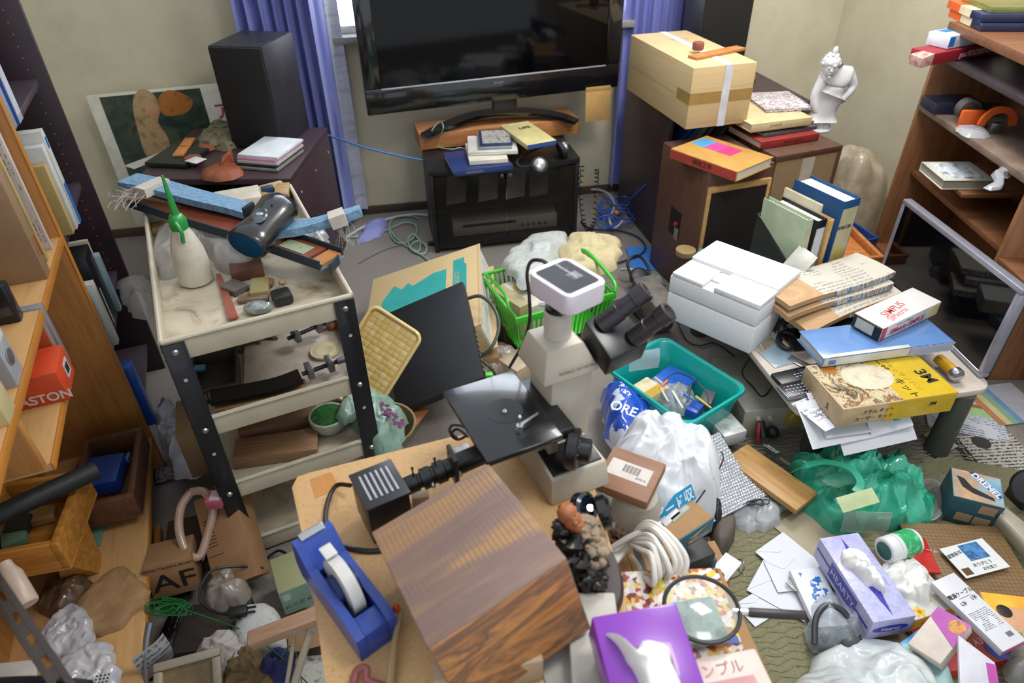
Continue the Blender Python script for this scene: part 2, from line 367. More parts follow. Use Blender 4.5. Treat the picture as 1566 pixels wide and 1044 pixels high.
pm = M('#d9d6c8', .55)
pa, pb = PY(215, 360, 3.47), PY(390, 300, 3.47)
ptop = PY(135, 148, 3.47).z; px0 = PY(135, 148, 3.47).x; px1 = PY(375, 112, 3.47).x
f = F(V((px0, 3.47, .1)), V((px1, 3.47, .1+.02)), V((px0, 3.49, ptop)))
t = T('poster', 'large unframed exhibition poster with dark green painting leaning on wall', 'poster', f)
X, Y = t.lx, t.ly
t.box('backing_board', pm, 0, 0, -.006, X, Y, 0, .001)
a, b = .055, .50
t.box('picture', RAMP(('#14201c', '#26362f', '#35463c', '#4d4f3a', '#1a2724'), (1, 1, 1), 7, 'noise', .35, coat=.4, distort=1.4), a, .02, 0, b, Y-.012, .0012, 0)
# generic stand-in shapes in the picture: a pale hill form, an orange jar form, a trunk
pic = MB()
def blob(m, pl, z0, z1): m.prism([(p[0], p[1]) for p in catmull([V((x, y, 0)) for x, y in pl], 4, True)], z0, z1); return m
t.add('painted_shape', blob(MB(), [(.17, .34), (.17, .48), (.19, .60), (.24, .655), (.29, .63), (.30, .56), (.27, .50), (.29, .42), (.27, .32)], .0012, .0018), RAMP(('#8f7656', '#b9986e', '#6f5c44'), (1, 1, 1), 14, 'noise', .4, coat=.3), label='pale tan painted form')
t.add('painted_shape', blob(MB(), [(.31, .53), (.30, .60), (.36, .64), (.43, .61), (.45, .57), (.40, .53)], .0012, .002), RAMP(('#8a5326', '#b2712f', '#74431f'), (1, 1, 1), 14, 'noise', .4, coat=.3), label='orange painted jar form')
t.add('painted_shape', blob(MB(), [(.245, .53), (.235, .57), (.26, .60), (.285, .58), (.285, .54), (.265, .52)], .0018, .0026), RAMP(('#c79a72', '#b18158'), (1, 1, 1), 20, 'noise', .4), label='small rounded tan painted form')
mg = M('#b0306a', .5)
t.txt('INGR', M('#eceade', .5), .575, Y-.035, .001, .05, bold=.0004)
t.txt('ア', mg, .575, Y-.13, .001, .085, bold=.001); t.txt('ン', mg, .575, Y-.22, .001, .085, bold=.001)

def speaker(name, label, f, h, col, cone=False):
    t = T(name, label, 'speaker', f, h); X, Y = t.lx, t.ly
    t.box('enclosure', RAMP(('#1b1a1f', '#2a282e', '#212026'), (1, 1, 1), 8, 'noise', .45), 0, .012, 0, X, Y, h, .002)
    t.box('front_grille', RAMP(('#0e0c0b', '#1a1614'), (1, 1, 1), 300, 'noise', .9, bump=.3), .004, 0, .004, X-.004, .012, h-.004, .003)
    return t
a = P(356, 226, .6); a.z = .6
b0 = P(432, 230, .6)
f = F(V((a.x, a.y, ZV(a, 322, 70))), V((b0.x, b0.y, ZV(a, 322, 70))), V((a.x+.045, a.y+.29, ZV(a, 322, 70))))
ls = speaker('loudspeaker', 'black box loudspeaker standing on left low cabinet before curtain', f, ZV(a, 322, 70)-.602, 0)

slab('picture_mat', 'pale grey rectangular sheet lying under the left speaker corner', (205, 258, .603), (345, 205, .603), (185+40, 240, .603), .002, M('#a9a49c', .6))
t = boxy('green_plaque', 'dark green flat panel lying on the left low cabinet', 'board', (220, 248, .622), (283, 251, .622), (246, 212, .622), .02, M('#18241d', .45, var=.2), .004)
b_ = boxy('wooden_tag', 'small orange wood tablet with ink writing on the green panel', 'tag', (263, 237, .632), (280, 236, .632), (262, 212, .632), .009, WOOD('#b5713c', '#c78449'), .0015)
b_.txt('大山', M('#2a1a12', .8), b_.lx*.5, b_.ly*.5, .0095, .018)
def disc(name, label, px, py, z, r, h, mat, cat='lid', prof=None):
    c = P(px, py, z); p = prof or [(r*.9, 0), (r, .15*h), (r, .85*h), (r*.93, h), (r*.7, h), (r*.66, h*.93)]
    return solo(name, label, cat, MB().lathe(p, 28, c), mat)
clay = M('#8a4f3c', .7, var=.15)
disc('clay_disc', 'round reddish clay disc near the folded fabric on left cabinet', 318, 229, .602, .034, .024, clay, 'disc')
d = disc('clay_disc', 'round clay disc with a white label on left cabinet', 297, 249, .602, .034, .026, clay, 'disc')
slab('paper_label', 'small white card lying on the clay disc', (282, 246, .632), (300, 250, .632), (285, 236, .632), .001, M('#dddbd6', .5))
t = MB().mound([P(x, y, .602) for x, y in ((308, 265), (312, 275), (340, 278), (372, 268), (366, 256), (352, 250), (330, 256))], .03, .35, 4, nr=10, na=48)
solo('terracotta_carving', 'leaf shaped reddish carving on the front edge of left cabinet', 'carving', t, M('#8e4a2c', .6, var=.3, bump=.3))
solo('terracotta_carving', 'upright reddish wing shaped piece beside the white booklets', 'carving', MB().hexa([P(335, 258, .61), P(360, 252, .61), P(358, 240, .61), P(335, 248, .61), P(338, 248, .65), P(352, 232, .655), P(353, 226, .65), P(340, 238, .65)], .004), M('#98502f', .6, var=.3))
solo('fabric_bundle', 'olive crumpled cloth behind the clay disc on left cabinet', 'cloth', MB().mound([P(x, y, .602) for x, y in ((300, 222), (330, 232), (362, 226), (366, 200), (340, 190), (318, 202))], .05, .8, 3, nr=14, fsc=16), RAMP(('#4e4b3b', '#767057', '#5c5743'), (1, 1, 1), 14, 'noise', .9))
for i in range(5):
    a = boxy('booklet', ['thin grey booklet, lowest of the small stack on left cabinet', 'black edged booklet, second from bottom of small stack', 'silver booklet in the middle of small stack on cabinet', 'pink edged booklet, second from top of small stack', 'white booklet on top of the small stack beside speaker'][i], 'booklet',
             (362+i*.2-(i % 2), 254-i*4.6, .614+.011*i), (424-(i % 2)*3, 259-i*4.6, .614+.011*i), (380, 222-i*4, .614+.011*i), .0105, M(['#8b8984', '#23242a', '#b8b7b6', '#d38fb4', '#d9dde0'][i], .4), .001, 'booklets by the left speaker')

# ================================================================ television and stand
blk = M('#101014', .16, coat=.6, var=.05); blkm = M('#18181b', .45)
tv0, tv1 = P(563, 178, .66), P(945, 133, .66)
tv1.z = tv0.z
ux = (tv1-tv0).normalized(); upv = V((-.0, 0, 1))
t = T('television', 'large black flat television standing before the window', 'television', F(tv0, tv1, tv0+V((0, 0, .76))))
X, Y = t.lx, t.ly
t.box('rear_housing', blkm, .02, .02, -.07, X-.02, Y-.02, -.02, .02)
bz = MB().box(0, 0, -.03, X, .115, 0, .006).box(0, Y-.05, -.03, X, Y, 0, .006).box(0, .115, -.03, .075, Y-.05, 0, .004).box(X-.075, .115, -.03, X, Y-.05, 0, .004)
t.add('bezel', bz, blk)
t.box('screen', M('#050507', .06, var=0, spec=.25), .07, .11, -.02, X-.07, Y-.045, -.006, 0)
t.box('silver_strip', M('#c9c9cc', .3, .5), .075, .107, -.004, X-.075, .113, .001, .0005)
t.txt('SHARP', M('#9fa2a8', .3, .6), X*.5, .085, .0008, .016)
# pedestal: curved foot + neck
nc = tv0+ux*X*.53
nk = MB().box(X*.53-.06, -.05, -.05, X*.53+.06, .03, -.015, .006); t.add('neck', nk, blkm)
fz = .515
foot = catmull([P(648, 208, fz), P(680, 193, fz+.018), P(720, 178, fz+.032), P(757, 172, fz+.038), P(810, 171, fz+.034), P(850, 176, fz+.02), P(882, 186, fz)], 5)
ft = MB().ribbon(foot, lambda u: .055+.03*math.sin(u*3.14), .016, smooth=1)
fo = t.add('foot', ft, blk); fo.data.transform(t.inv)
bt = T('hanging_envelope', 'plain orange envelope hanging from lower right corner of television', 'envelope', F(P(897, 188, .60), P(930, 184, .60), P(897, 188, .60)+V((-.003, .0, .13))))
a = PY(895, 187, tv1.y-.03); b = PY(932, 183, tv1.y-.03); c = PY(896, 134, tv1.y-.03)
bt.o.matrix_world = F(a, b, c).mat(); X, Y = F(a, b, c).lx, F(a, b, c).ly
bt.box('sheet', M('#c49a5c', .7), 0, 0, -.0015, X, Y, 0, .0006); bt.box('flap', M('#b98f52', .7), .001, Y*.88, 0, X-.001, Y, .001, .0004)

st = T('television_stand', 'black television stand with smoked glass doors', 'television stand', F((655, 262, .43), (887, 241, .43), (647, 232, .43)), .43)
X, Y = st.lx, .36
tp = [(0, 0)]+[(X*u, -.045*math.sin(u*math.pi)) for u in [i/12 for i in range(1, 12)]]+[(X, 0), (X, Y), (0, Y)]
st.add('top', MB().prism(tp, .405, .43, .002), blkm)
st.box('side_panel', blkm, 0, 0, .0, .02, Y, .405); st.box('side_panel', blkm, X-.02, 0, 0, X, Y, .405)
st.box('bottom', blkm, .02, 0, .02, X-.02, Y, .045); st.box('back_panel', M('#2c2722', .7), .02, Y-.008, .045, X-.02, Y, .405); st.box('shelf', blkm, .02, .04, .2, X-.02, Y-.01, .206)
gl = M('#2e2a26', .05, 0, 0, 10, 0, .35, spec=.3)
for i in (0, 1):
    d_ = st.box('glass_door', gl, .022+i*(X/2-.02), -.012, .03, X/2-.004+i*(X/2-.02), -.006, .40, .001)
    st.box('door_pull', M('#8a8a8e', .3, .8), X/2-.03+i*.04, -.018, .375, X/2-.012+i*.04, -.012, .39, .001, d_)
sx = T('video_player', 'flat silver video player behind smoked glass at stand bottom', 'video player', F(st.o.matrix_world@V((.1, .06, .125)), st.o.matrix_world@V((X-.09, .06, .125)), st.o.matrix_world@V((.1, .3, .125))), .075)
sx.box('body', M('#c2baa8', .35, .3), 0, 0, 0, sx.lx, sx.ly, .075, .003); sx.box('tray_slot', M('#222', .4) if 0 else M('#222222', .4), .05, -.001, .045, sx.lx*.6, .002, .06, 0)
for i in range(5): sx.add('knob', MB().cyl((sx.lx*.66+i*.03, -.006, .03), (sx.lx*.66+i*.03, .001, .03), .007), M('#6b675f', .3, .7))
for i, (x0, c_) in enumerate(((.08, '#8c8576'), (.24, '#9a958a'), (.38, '#b9b6ac'), (.5, '#6d675c'))):
    solo('folder', ['brown folder leaning inside the television stand', 'grey folder leaning inside the television stand', 'white sheet leaning inside the television stand', 'dark folder at the right inside the television stand'][i], 'folder',
         MB().hexa([(x0, .1, .207), (x0+.1, .12, .207), (x0+.1, .122, .207), (x0, .102, .207), (x0+.03, .2, .36), (x0+.13, .22, .34), (x0+.13, .222, .34), (x0+.03, .202, .36)]), M(c_, .6), mw=st.o.matrix_world.copy())
wd = WOOD('#a8683a', '#bd8350')
t = boxy('wood_plank', 'thick orange wood plank under the television foot', 'plank', (642, 232, .437+.075) if 0 else (641, 206, .512), (886, 181, .512), (648, 186, .512), .078, wd, .003)
t.box('end_grain_shadow_gap', M('#7a4626', .6), .0, -.001, .0, .001, .001, .001, 0) if 0 else None
z = .432
bk = book('book', 'navy hardcover book with gold spine title at the bottom of stand stack', (694, 263, z+.026), (784, 252, z+.026), (690, 232, z+.026), .024, M('#27386c', .5))
bk.txt('MODIGLIANI', M('#c2a860', .4, .5), bk.lx*.35, -.0003, .012, .014, 'front'); z += .027
bk = book('book', 'cream paperback lying on the navy book', (718, 247, z+.02), (777, 243, z+.02), (710, 219, z+.02), .018, M('#d6d0be', .6)); z += .02
bk = book('book', 'white booklet with small picture lying on cream paperback', (716, 234, z+.016), (792, 231, z+.016), (714, 208, z+.016), .014, M('#cfccc4', .5)); z += .017
for i, lb in enumerate(('clear compact disc case under the blue case', 'dark blue compact disc case with grey picture, topmost')):
    t = boxy('disc_case', lb, 'disc case', (732+i*2, 226-i*5, z+.011), (783+i, 224-i*5, z+.011), (732+i, 203-i*4, z+.011), .010, M(('#8d9195', '#27375c')[i], .12, coat=.6), .001)
    t.box('inlay', RAMP(('#4d4f55', '#b9b6b0', '#7b7570'), (1, 1, 1), 30, 'noise', .2), .012, .012, .01, t.lx-.008, t.ly-.012, .0108, 0); z += .0115
bk = boxy('software_box', 'pale yellow booklet box with black title and blue lower band', 'box', (806, 222, .530), (851, 214, .530), (793, 187, .530), .022, M('#cfc388', .5))
bk.txt('LIFE', M('#1d1d1d', .5), bk.lx*.6, bk.ly*.72, .0226, .036, bold=.0012); bk.box('band', M('#33508f', .5), .001, -.001, .001, bk.lx-.001, .006, .021, 0)
# headphones
hp = T('headphones', 'grey and chrome headphones lying on right end of stand', 'headphones', FO(P(825, 255, .432), 0)); I = hp.inv
c1, c2 = I@P(826, 252, .455), I@P(863, 226, .475)
ch = M('#a6a6a6', .2, .9); 
hp.add('ear_cup', MB().lathe([(.026, -.012), (.036, -.008), (.036, .006), (.03, .014), (.02, .018), (.0001, .019)], 24, c1, (.1, -.75, .65)), ch, label='chrome ear cup')
hp.add('ear_cushion', MB().lathe([(.03, -.02), (.04, -.016), (.041, -.004), (.036, 0)], 24, c1, (.1, -.75, .65)), M('#1c1a1c', .7))
hp.add('ear_cup', MB().lathe([(.026, -.012), (.036, -.008), (.036, .006), (.03, .012), (.0001, .013)], 24, c2, (.9, .2, .35)), ch)
hp.add('ear_cushion', MB().lathe([(.022, -.03), (.042, -.026), (.043, -.008), (.034, -.004)], 24, c2, (.9, .2, .35)), M('#1c1a1c', .7))
hp.add('headband', MB().ribbon([c1+V((-.03, 0, .0)), c1+V((-.09, .03, -.01)), c1+V((-.07, .12, -.005)), c2+V((-.06, .05, .01)), c2+V((.005, .03, .03)), c2+V((.02, .005, .01))], .012, .004), M('#2a282a', .5))
# cables round the stand
cable('headphone_cable', 'black coiled cable hanging off right side of stand', [(893, 262, .38), (890, 300, .2), (893, 340, .06), (900, 352, .02), (908, 335, .08), (912, 290, .25), (913, 262, .4)], .005, blkm)
cs = MB(); base = catmull(pts((890, 255, .42), (888, 300, .2), (893, 340, .05), (901, 353, .02), (909, 335, .07), (912, 290, .24), (913, 258, .41)), 16)
cp = [p+V((.011*math.cos(i*2.1), .011*math.sin(i*2.1), .004*math.sin(i*2.1))) for i, p in enumerate(base)]
bpy.data.objects.remove(bpy.data.objects['headphone_cable'])
solo('coiled_cable', 'black coiled cable hanging off right side of stand', 'cable', MB().tube(cp, .0028, 5, 2), blkm)
cable('rope', 'blue twisted rope stretched from curtain to television stand', [(494, 204, .55), (560, 226, .5), (610, 238, .45), (652, 246, .40)], .005, RAMP(('#1d3f7c', '#4f86c4'), (90, 90, 90), 2, 'wave', .6))
grc = M('#8fae95', .5)
cable('green_cable', 'pale green cable looped loosely on carpet beside stand', [(640, 335, .01), (628, 330, .01), (600, 335, .012), (597, 358, .01), (612, 372, .01), (634, 362, .012), (636, 345, .012), (618, 340, .014), (590, 352, .01), (545, 362, .008), (522, 362, .008)], .0045, grc)
cable('green_cable', 'pale green coiled cable end near the teal printed carton', [(598, 352, .01), (604, 362, .01), (622, 376, .01), (640, 384, .012), (642, 368, .02), (632, 358, .025), (624, 366, .02), (630, 382, .015), (648, 388, .01), (652, 376, .02), (640, 368, .02), (628, 378, .012), (648, 392, .01), (660, 402, .01)], .0045, grc)
cable('white_lead', 'flat white cord lying along the wall behind stand', [(657, 329, .01), (630, 328, .01), (600, 333, .01), (560, 345, .01), (525, 366, .008)], .007, M('#b9bec6', .4))
cable('thin_grey_cable', 'thin grey cable straight across the carpet left of carton', [(548, 403, .004), (575, 388, .004), (600, 378, .004), (630, 372, .004)], .002, M('#5d5f5c', .6))
cable('green_cable', 'pale green thread draped over the plank and stand top', [(660, 200, .53), (672, 186, .555), (678, 196, .55), (668, 222, .45), (690, 228, .44), (705, 226, .44), (720, 232, .44)], .0025, grc)
solo('crumpled_cloth', 'lavender cloth lying on the carpet under the left curtain', 'cloth', MB().mound([P(x, y, .002) for x, y in ((545, 372), (560, 370), (585, 360), (592, 340), (585, 335), (560, 345), (552, 360))], .03, .4, 2, nr=8), M('#8c90c4', .6))
solo('plug', 'black plug tangle at the end of the green cable', 'plug', MB().box(0, 0, 0, .045, .02, .018, .004).box(.045, .004, .005, .06, .007, .01).box(.045, .013, .005, .06, .016, .01), M('#1a1a1a', .5), mw=Matrix.Translation(P(655, 376, .004)))
# ================================================================ right dark cabinet, carton, speakers
a, b, c = P(1026, 175, .67), P(1175, 160, .67), P(960, 122, .67)
rc = T('low_cabinet', 'dark brown cabinet under the big carton at right', 'cabinet', F(a, a+V((.70, .02, 0)), a+V((-.018, .62, 0))), .67)
X, Y = .70, .56
rc.box('top', dk, 0, 0, .645, X, Y, .67, .003); rc.box('side_panel', dk, 0, 0, 0, .022, Y, .645); rc.box('side_panel', dk, X-.022, 0, 0, X, Y, .645)
rc.box('back_panel', dk, .022, Y-.01, 0, X-.022, Y, .645)
for zz in (.03, .24, .45): rc.box('shelf', dk, .022, .015, zz, X-.022, Y-.01, zz+.02)
fm = rc.o.matrix_world.copy()
bc = [('#1e3f8f', 'blue'), ('#2b5aa8', 'bright blue'), ('#8c8f92', 'grey'), ('#55585c', 'dark grey'), ('#3a3b40', 'black'), ('#77797b', 'pale grey')]
for i, (h_, n_) in enumerate(bc):
    x0 = .035+i*.036; l = .05+i*.004
    solo('book', n_+' book leaning over inside the right dark cabinet', 'book', MB().hexa([(x0, .03, .472), (x0+.016, .03, .472), (x0+.016, .2, .472), (x0, .2, .472), (x0+.09, .03, .6), (x0+.106, .03, .594), (x0+.106, .2, .594), (x0+.09, .2, .6)], .001), M(h_, .5), 'leaning books in the right cabinet', mw=fm)
for i, (h_, n_) in enumerate((('#c9c6bc', 'cream'), ('#26282c', 'black'), ('#9ba3a8', 'silver'), ('#d8d8d4', 'white'))):
    solo('binder', n_+' upright binder on the lowest shelf of right cabinet', 'binder', MB().box(.03+i*.03, .02, .052, .056+i*.03, .22, .225, .002), M(h_, .5), 'binders low in the right cabinet', mw=fm)
solo('spray_head', 'crumpled white printed paper spilling from lowest cabinet shelf', 'paper', MB().mound([P(x, y, .01) for x, y in ((1004, 365), (1022, 372), (1028, 360), (1010, 355))], .03, .6, 4, nr=6, na=30), M('#c4c0bc', .6))
card = RAMP(('#b59a6e', '#c4aa7d', '#bba174'), (1, 1, 30), 2, 'noise', .75)
a = P(1058, 98, .97); fz = .97
# carton rests on the cabinet top: corner hanging over its edge
ct = T('cardboard_carton', 'large tan carton tied with white band on right cabinet', 'carton', F((965, 53, .925), (1061, 104, .925), (1020, 35, .925)), .245)
X, Y = ct.lx, ct.ly*1.06; h = .245
ct.box('body', card, 0, 0, 0, X, Y, h, .003)
tp_ = M('#a0814b', .25); ct.box('packing_tape', tp_, X*.82, -.0012, .10, X+.0012, 0, .145, 0); ct.box('packing_tape', tp_, X, -.0012, .10, X+.0012, Y, .145, 0)
wh = M('#cfd0d4', .35)
ct.box('white_band', wh, -.001, Y*.5, h, X+.002, Y*.62, h+.0014, 0); ct.box('white_band', wh, X, Y*.5, 0, X+.002, Y*.62, h, 0)
ct.box('seam', M('#8a744f', .8), 0, -.0006, h*.46, X, 0, h*.465, 0); ct.txt('5 2002', M('#9a8358', .7), X*.25, Y*.6, h+.0005, .03, spin=-90)
zt = .925
boxy('wood_block', 'thin orange wood piece lying on top of the carton', 'wood piece', (1052, 84, zt+.012), (1066, 88, zt+.012), (1090, 60, zt+.012), .011, WOOD('#a86b34', '#bb7f45'), .001)
disc('clay_cup', 'round brown clay cup resting on the wood piece on carton', 1067, 76, zt+.014, .024, .03, clay)
disc('clay_cup', 'round brown clay cup on cabinet top behind the carton', 1146, 122, .671, .032, .022, clay)
f = F(P(1069, 60, .67)+V((.06, .26, .9)), P(1069, 60, .67)+V((.33, .30, .9)), P(1069, 60, .67)+V((.03, .50, .9)))
a = V((1.56, 3.18, 1.5)); q0 = PY(1139, 90, 3.22)
f = F(V((q0.x-.25, 3.20, 1.35)), V((q0.x, 3.22, 1.35)), V((q0.x-.25, 3.40, 1.35)))
speaker('loudspeaker', 'tall black loudspeaker behind the carton on right cabinet', f, .678, 0)

br = RAMP(('#4a3024', '#5b3d2e', '#50352a'), (14, 14, 2.5), 3, 'noise', .5)
# speaker A (turned: its back, with a terminal recess, faces left)
ta = T('wooden_speaker', 'brown wooden speaker cabinet turned sideways under the yellow cased book', 'speaker', F((1087, 266, .60), (1188, 250, .60), (1044, 213, .60)), .60)
X, Y, h = ta.lx, ta.ly, .60
ta.box('enclosure', br, 0, .012, 0, X, Y, h, .002)
fr_ = MB().box(.006, 0, .0, .02, .014, h-.06, .002).box(X-.02, 0, 0, X-.006, .014, h-.06, .002).box(.02, 0, h-.085, X-.02, .014, h-.06, .002)
ta.add('grille_frame', fr_, WOOD('#b38a52', '#c69d64')); ta.box('grille_cloth', M('#1d1210', .9), .02, .004, .0, X-.02, .0125, h-.085, 0)
ta.box('terminal_recess', M('#0c0a0a', .6), -.001, Y*.42, h*.40, .01, Y*.66, h*.60, .001)
ta.box('terminal_plate', M('#9c988c', .4, .5), -.004, Y*.44, h*.38, -.0005, Y*.52, h*.47, .001); ta.add('terminal', MB().cyl((-.012, Y*.5, h*.5), (0, Y*.5, h*.5), .009), M('#a2332c', .4))
tb = T('wooden_speaker', 'brown wooden speaker cabinet with woven grille under the book stack', 'speaker', F((1188, 240, .60), (1290, 222, .60), (1160, 200, .60)), .60)
X, Y, h = tb.lx, .25, .60
tb.box('enclosure', br, 0, .012, 0, X, Y, h, .002); tb.box('front_rim', br, 0, 0, h-.025, X, .014, h, .001); tb.box('front_rim', br, X-.02, 0, 0, X, .014, h-.025, .001)
tb.box('woven_grille', RAMP(('#7d6646', '#9c8460', '#866f4e'), (1, 1, 1), 220, 'noise', .9, bump=.4), .01, .003, .0, X-.02, .0125, h-.025, 0)
tb.box('masking_tape', M('#bcb3a1', .6), X*.42, .0, h*.45, X*.60, .0035, h-.03, 0)
bk = book('book', 'mustard cased book with red spine and pink label on speaker', (1128, 263, .641), (1183, 240, .641), (1068, 212, .641), .04, M('#b0843c', .55), 'x0')
bk.box('red_spine', M('#a83a32', .5), -.0015, .004, .003, .0005, bk.ly-.003, .037, 0); bk.txt('細胞工学', M('#1d0f0e', .6), -.002, bk.ly*.5, .02, .024, 'left')
for i, h_ in enumerate(('#d02e6e', '#c73f86', '#3f8fc0')): bk.box('printed_label', M(h_, .5), bk.lx*.48, bk.ly*(.36+.2*i), .04, bk.lx*.86, bk.ly*(.56+.2*i), .0405, 0)
z = .602
stk = [('red spined hardcover at the bottom of the book stack', (1165, 218), (1254, 204), (1130, 188), .03, '#8a2420', '#c8b99a'), ('black and grey paperback second from bottom of stack', (1170, 206), (1250, 193), (1140, 180), .014, '#4b4948', '#b3aea2'),
       ('orange and green paperback in middle of stack', (1172, 198), (1248, 184), (1142, 172), .012, '#b8752f', '#cdc29c'), ('thick cream book second from top of stack', (1150, 191), (1243, 179), (1131, 154), .034, '#cbb88c', '#e0d4b4')]
for lb, a, b, d, h_, c_, pg in stk:
    bk = book('book', lb, (*a, z+h_), (*b, z+h_), (*d, z+h_), h_-.001, M(c_, .6), 'y0', 'books stacked on the right speaker', pages=pg)
    if 'red' in lb: bk.txt('MARC CHAGALL', M('#1d0c0a', .5), bk.lx*.55, -.0004, h_*.5, .013, 'front')
    if 'cream' in lb: bk.txt('生命科学', M('#8d7850', .5), bk.lx*.4, -.0004, h_*.5, .015, 'front')
    z += h_
book('book', 'white book with red blossom cover, topmost of stack', (1172, 168, z+.014), (1244, 164, z+.014), (1148, 142, z+.014), .013, RAMP(('#d9d9dc', '#dedee0', '#8b6f70', '#c9c9cf', '#e0e0e2'), (1, 1, 1), 24, 'noise', .4, distort=2), 'y0', 'books stacked on the right speaker')

# ---------------------------------------------------------------- statue
def skin(name, verts, edges, radii, mat, sub=2, root=0):
    me = bpy.data.meshes.new(name); me.from_pydata([tuple(v) for v in verts], edges, []); o = bpy.data.objects.new(name, me); COL.objects.link(o)
    m = o.modifiers.new('skin', 'SKIN'); m.use_smooth_shade = True
    for i, r in enumerate(radii): me.skin_vertices[0].data[i].radius = (r, r) if not isinstance(r, tuple) else r; me.skin_vertices[0].data[i].use_root = (i == root)
    s_ = o.modifiers.new('sub', 'SUBSURF'); s_.levels = s_.render_levels = sub
    me.materials.append(mat); return o
pl = M('#c3c3c4', .45, var=.06)
sb = P(1248, 197, .602); zt = ZV(sb, 1240, 76); kk = zt-.602
t = T('plaster_statuette', 'white plaster statuette of a bowing person with arm on hip', 'statuette', FO(sb, -12), 0)
vv = [(0, 0, .02), (0, 0, .16), (.0, 0, .32), (.05, .0, .46), (.10, .02, .60), (.10, .0, .72), (.05, -.03, .79), (-.02, -.07, .84),
      (.24, .02, .74), (.36, .0, .56), (.22, -.06, .42), (.10, -.10, .37), (-.07, -.02, .66), (-.15, -.05, .46), (-.10, -.10, .28), (-.05, -.12, .20)]
ee = [(0, 1), (1, 2), (2, 3), (3, 4), (4, 5), (5, 6), (6, 7), (5, 8), (8, 9), (9, 10), (10, 11), (5, 12), (12, 13), (13, 14), (14, 15)]
rr = [.16, .16, .18, .16, .19, .15, .07, .09, .09, .065, .055, .035, .09, .065, .055, .035]
bo = skin('body', [(x*kk, y*kk, z*kk) for x, y, z in vv], ee, [r*kk for r in rr], pl, 2, 2); bo.parent = t.o
hx_, hy_, hz_ = -.05, -.10, .83
hd = MB().ball((hx_*kk, hy_*kk, hz_*kk), .092*kk, .10*kk, .12*kk)
hd.ball(((hx_-.02)*kk, (hy_-.10)*kk, (hz_-.02)*kk), .014*kk, .024*kk, .022*kk, 8).ball(((hx_-.05)*kk, (hy_-.085)*kk, (hz_+.015)*kk), .014*kk, n=8).ball(((hx_+.01)*kk, (hy_-.09)*kk, (hz_+.015)*kk), .014*kk, n=8).ball(((hx_-.02)*kk, (hy_-.09)*kk, (hz_-.06)*kk), .02*kk, .012*kk, .008*kk, 8).ball(((hx_-.02)*kk, (hy_-.08)*kk, (hz_-.1)*kk), .02*kk, n=8)
t.add('head', hd, pl)
hr = MB().ball(((hx_)*kk, (hy_+.02)*kk, (hz_+.06)*kk), .115*kk, .12*kk, .10*kk, 20, namp=.12, nsc=22).ball(((hx_+.02)*kk, (hy_+.03)*kk, (hz_+.19)*kk), .035*kk, .035*kk, .06*kk, 12, namp=.2)
for i in range(30):
    a_ = i*2.4; q_ = i/30; hr.ball(((hx_+.115*math.cos(a_)*(1-.6*q_))*kk, (hy_+.02+.115*math.sin(a_)*(1-.6*q_))*kk, (hz_+.03+.13*q_)*kk), .027*kk, n=8)
t.add('curled_hair', hr, pl)
t.add('drape', MB().grid(lambda u, v: V((kk*(.16+.014*math.sin(u*60))*(1-.12*v)*math.cos(u*6.283), kk*(.15+.014*math.sin(u*60+v*3))*(1-.1*v)*math.sin(u*6.283), kk*v*.38)), 90, 10, .002), pl, ang=80)
t.add('base', MB().lathe([(.19*kk, 0), (.2*kk, .02*kk), (.18*kk, .05*kk)], 24), pl)

# ---------------------------------------------------------------- behind, right corner
solo('plastic_sack', 'bulging beige plastic sack on floor against the right wall', 'sack', MB().mound([V((2.02, 2.72, 0)), V((2.22, 2.62, 0)), V((2.38, 2.74, 0)), V((2.38, 2.98, 0)), V((2.15, 3.0, 0))], .42, .35, 6, flat=4), RAMP(('#857863', '#a1947d', '#8d8069', '#b0a58f'), (1, 1, 1), 6, 'noise', .35, coat=.3), ang=80)
def crate(name, label, a, b, d, h, mat, cat='crate', th=.006, slots=0, bev=.002):
    t = T(name, label, cat, F(a, b, d), h); X, Y = t.lx, t.ly
    t.box('bottom', mat, 0, 0, 0, X, Y, th)
    t.box('wall', mat, 0, 0, th, X, th, h, bev); t.box('wall', mat, 0, Y-th, th, X, Y, h, bev); t.box('wall', mat, 0, th, th, th, Y-th, h, bev); t.box('wall', mat, X-th, th, th, X, Y-th, h, bev)
    t.box('rim', mat, -.004, -.004, h-.01, X+.004, .0, h, bev); t.box('rim', mat, -.004, Y, h-.01, X+.004, Y+.004, h, bev); t.box('rim', mat, -.004, 0, h-.01, 0, Y, h, bev); t.box('rim', mat, X, 0, h-.01, X+.004, Y, h, bev)
    return t
cr = crate('folding_crate', 'blue plastic crate beside the sack behind the trays', V((1.74, 2.30, .24)), V((2.04, 2.33, .24)), V((1.73, 2.46, .24)), .235, M('#1b3f7d', .45))
cr.box('label', M('#c8b49a', .5), .08, cr.ly-.008, .2, .17, cr.ly-.0065, .25, 0)
tw = WOOD('#a4602e', '#b97840')
for i, (z_, lb) in enumerate(((.10, 'flat orange wooden tray at bottom of the tray pile'), (.20, 'dark red wooden tray in middle of the tray pile'), (.29, 'orange wooden tray topmost beside the binders'))):
    crate('wooden_tray', lb, (1270-i*2, 400-i*2, z_+.03), (1352, 396-i*2, z_+.03), (1276, 350-i*3, z_+.03), .045, (tw, WOOD('#6b2f1e', '#7d3c28'), tw)[i], 'tray', .012)
boxy('storage_box', 'plain brown box supporting the wooden trays', 'box', (1262, 412, .085), (1350, 408, .085), (1272, 368, .085), .084, M('#4b3a2c', .7))

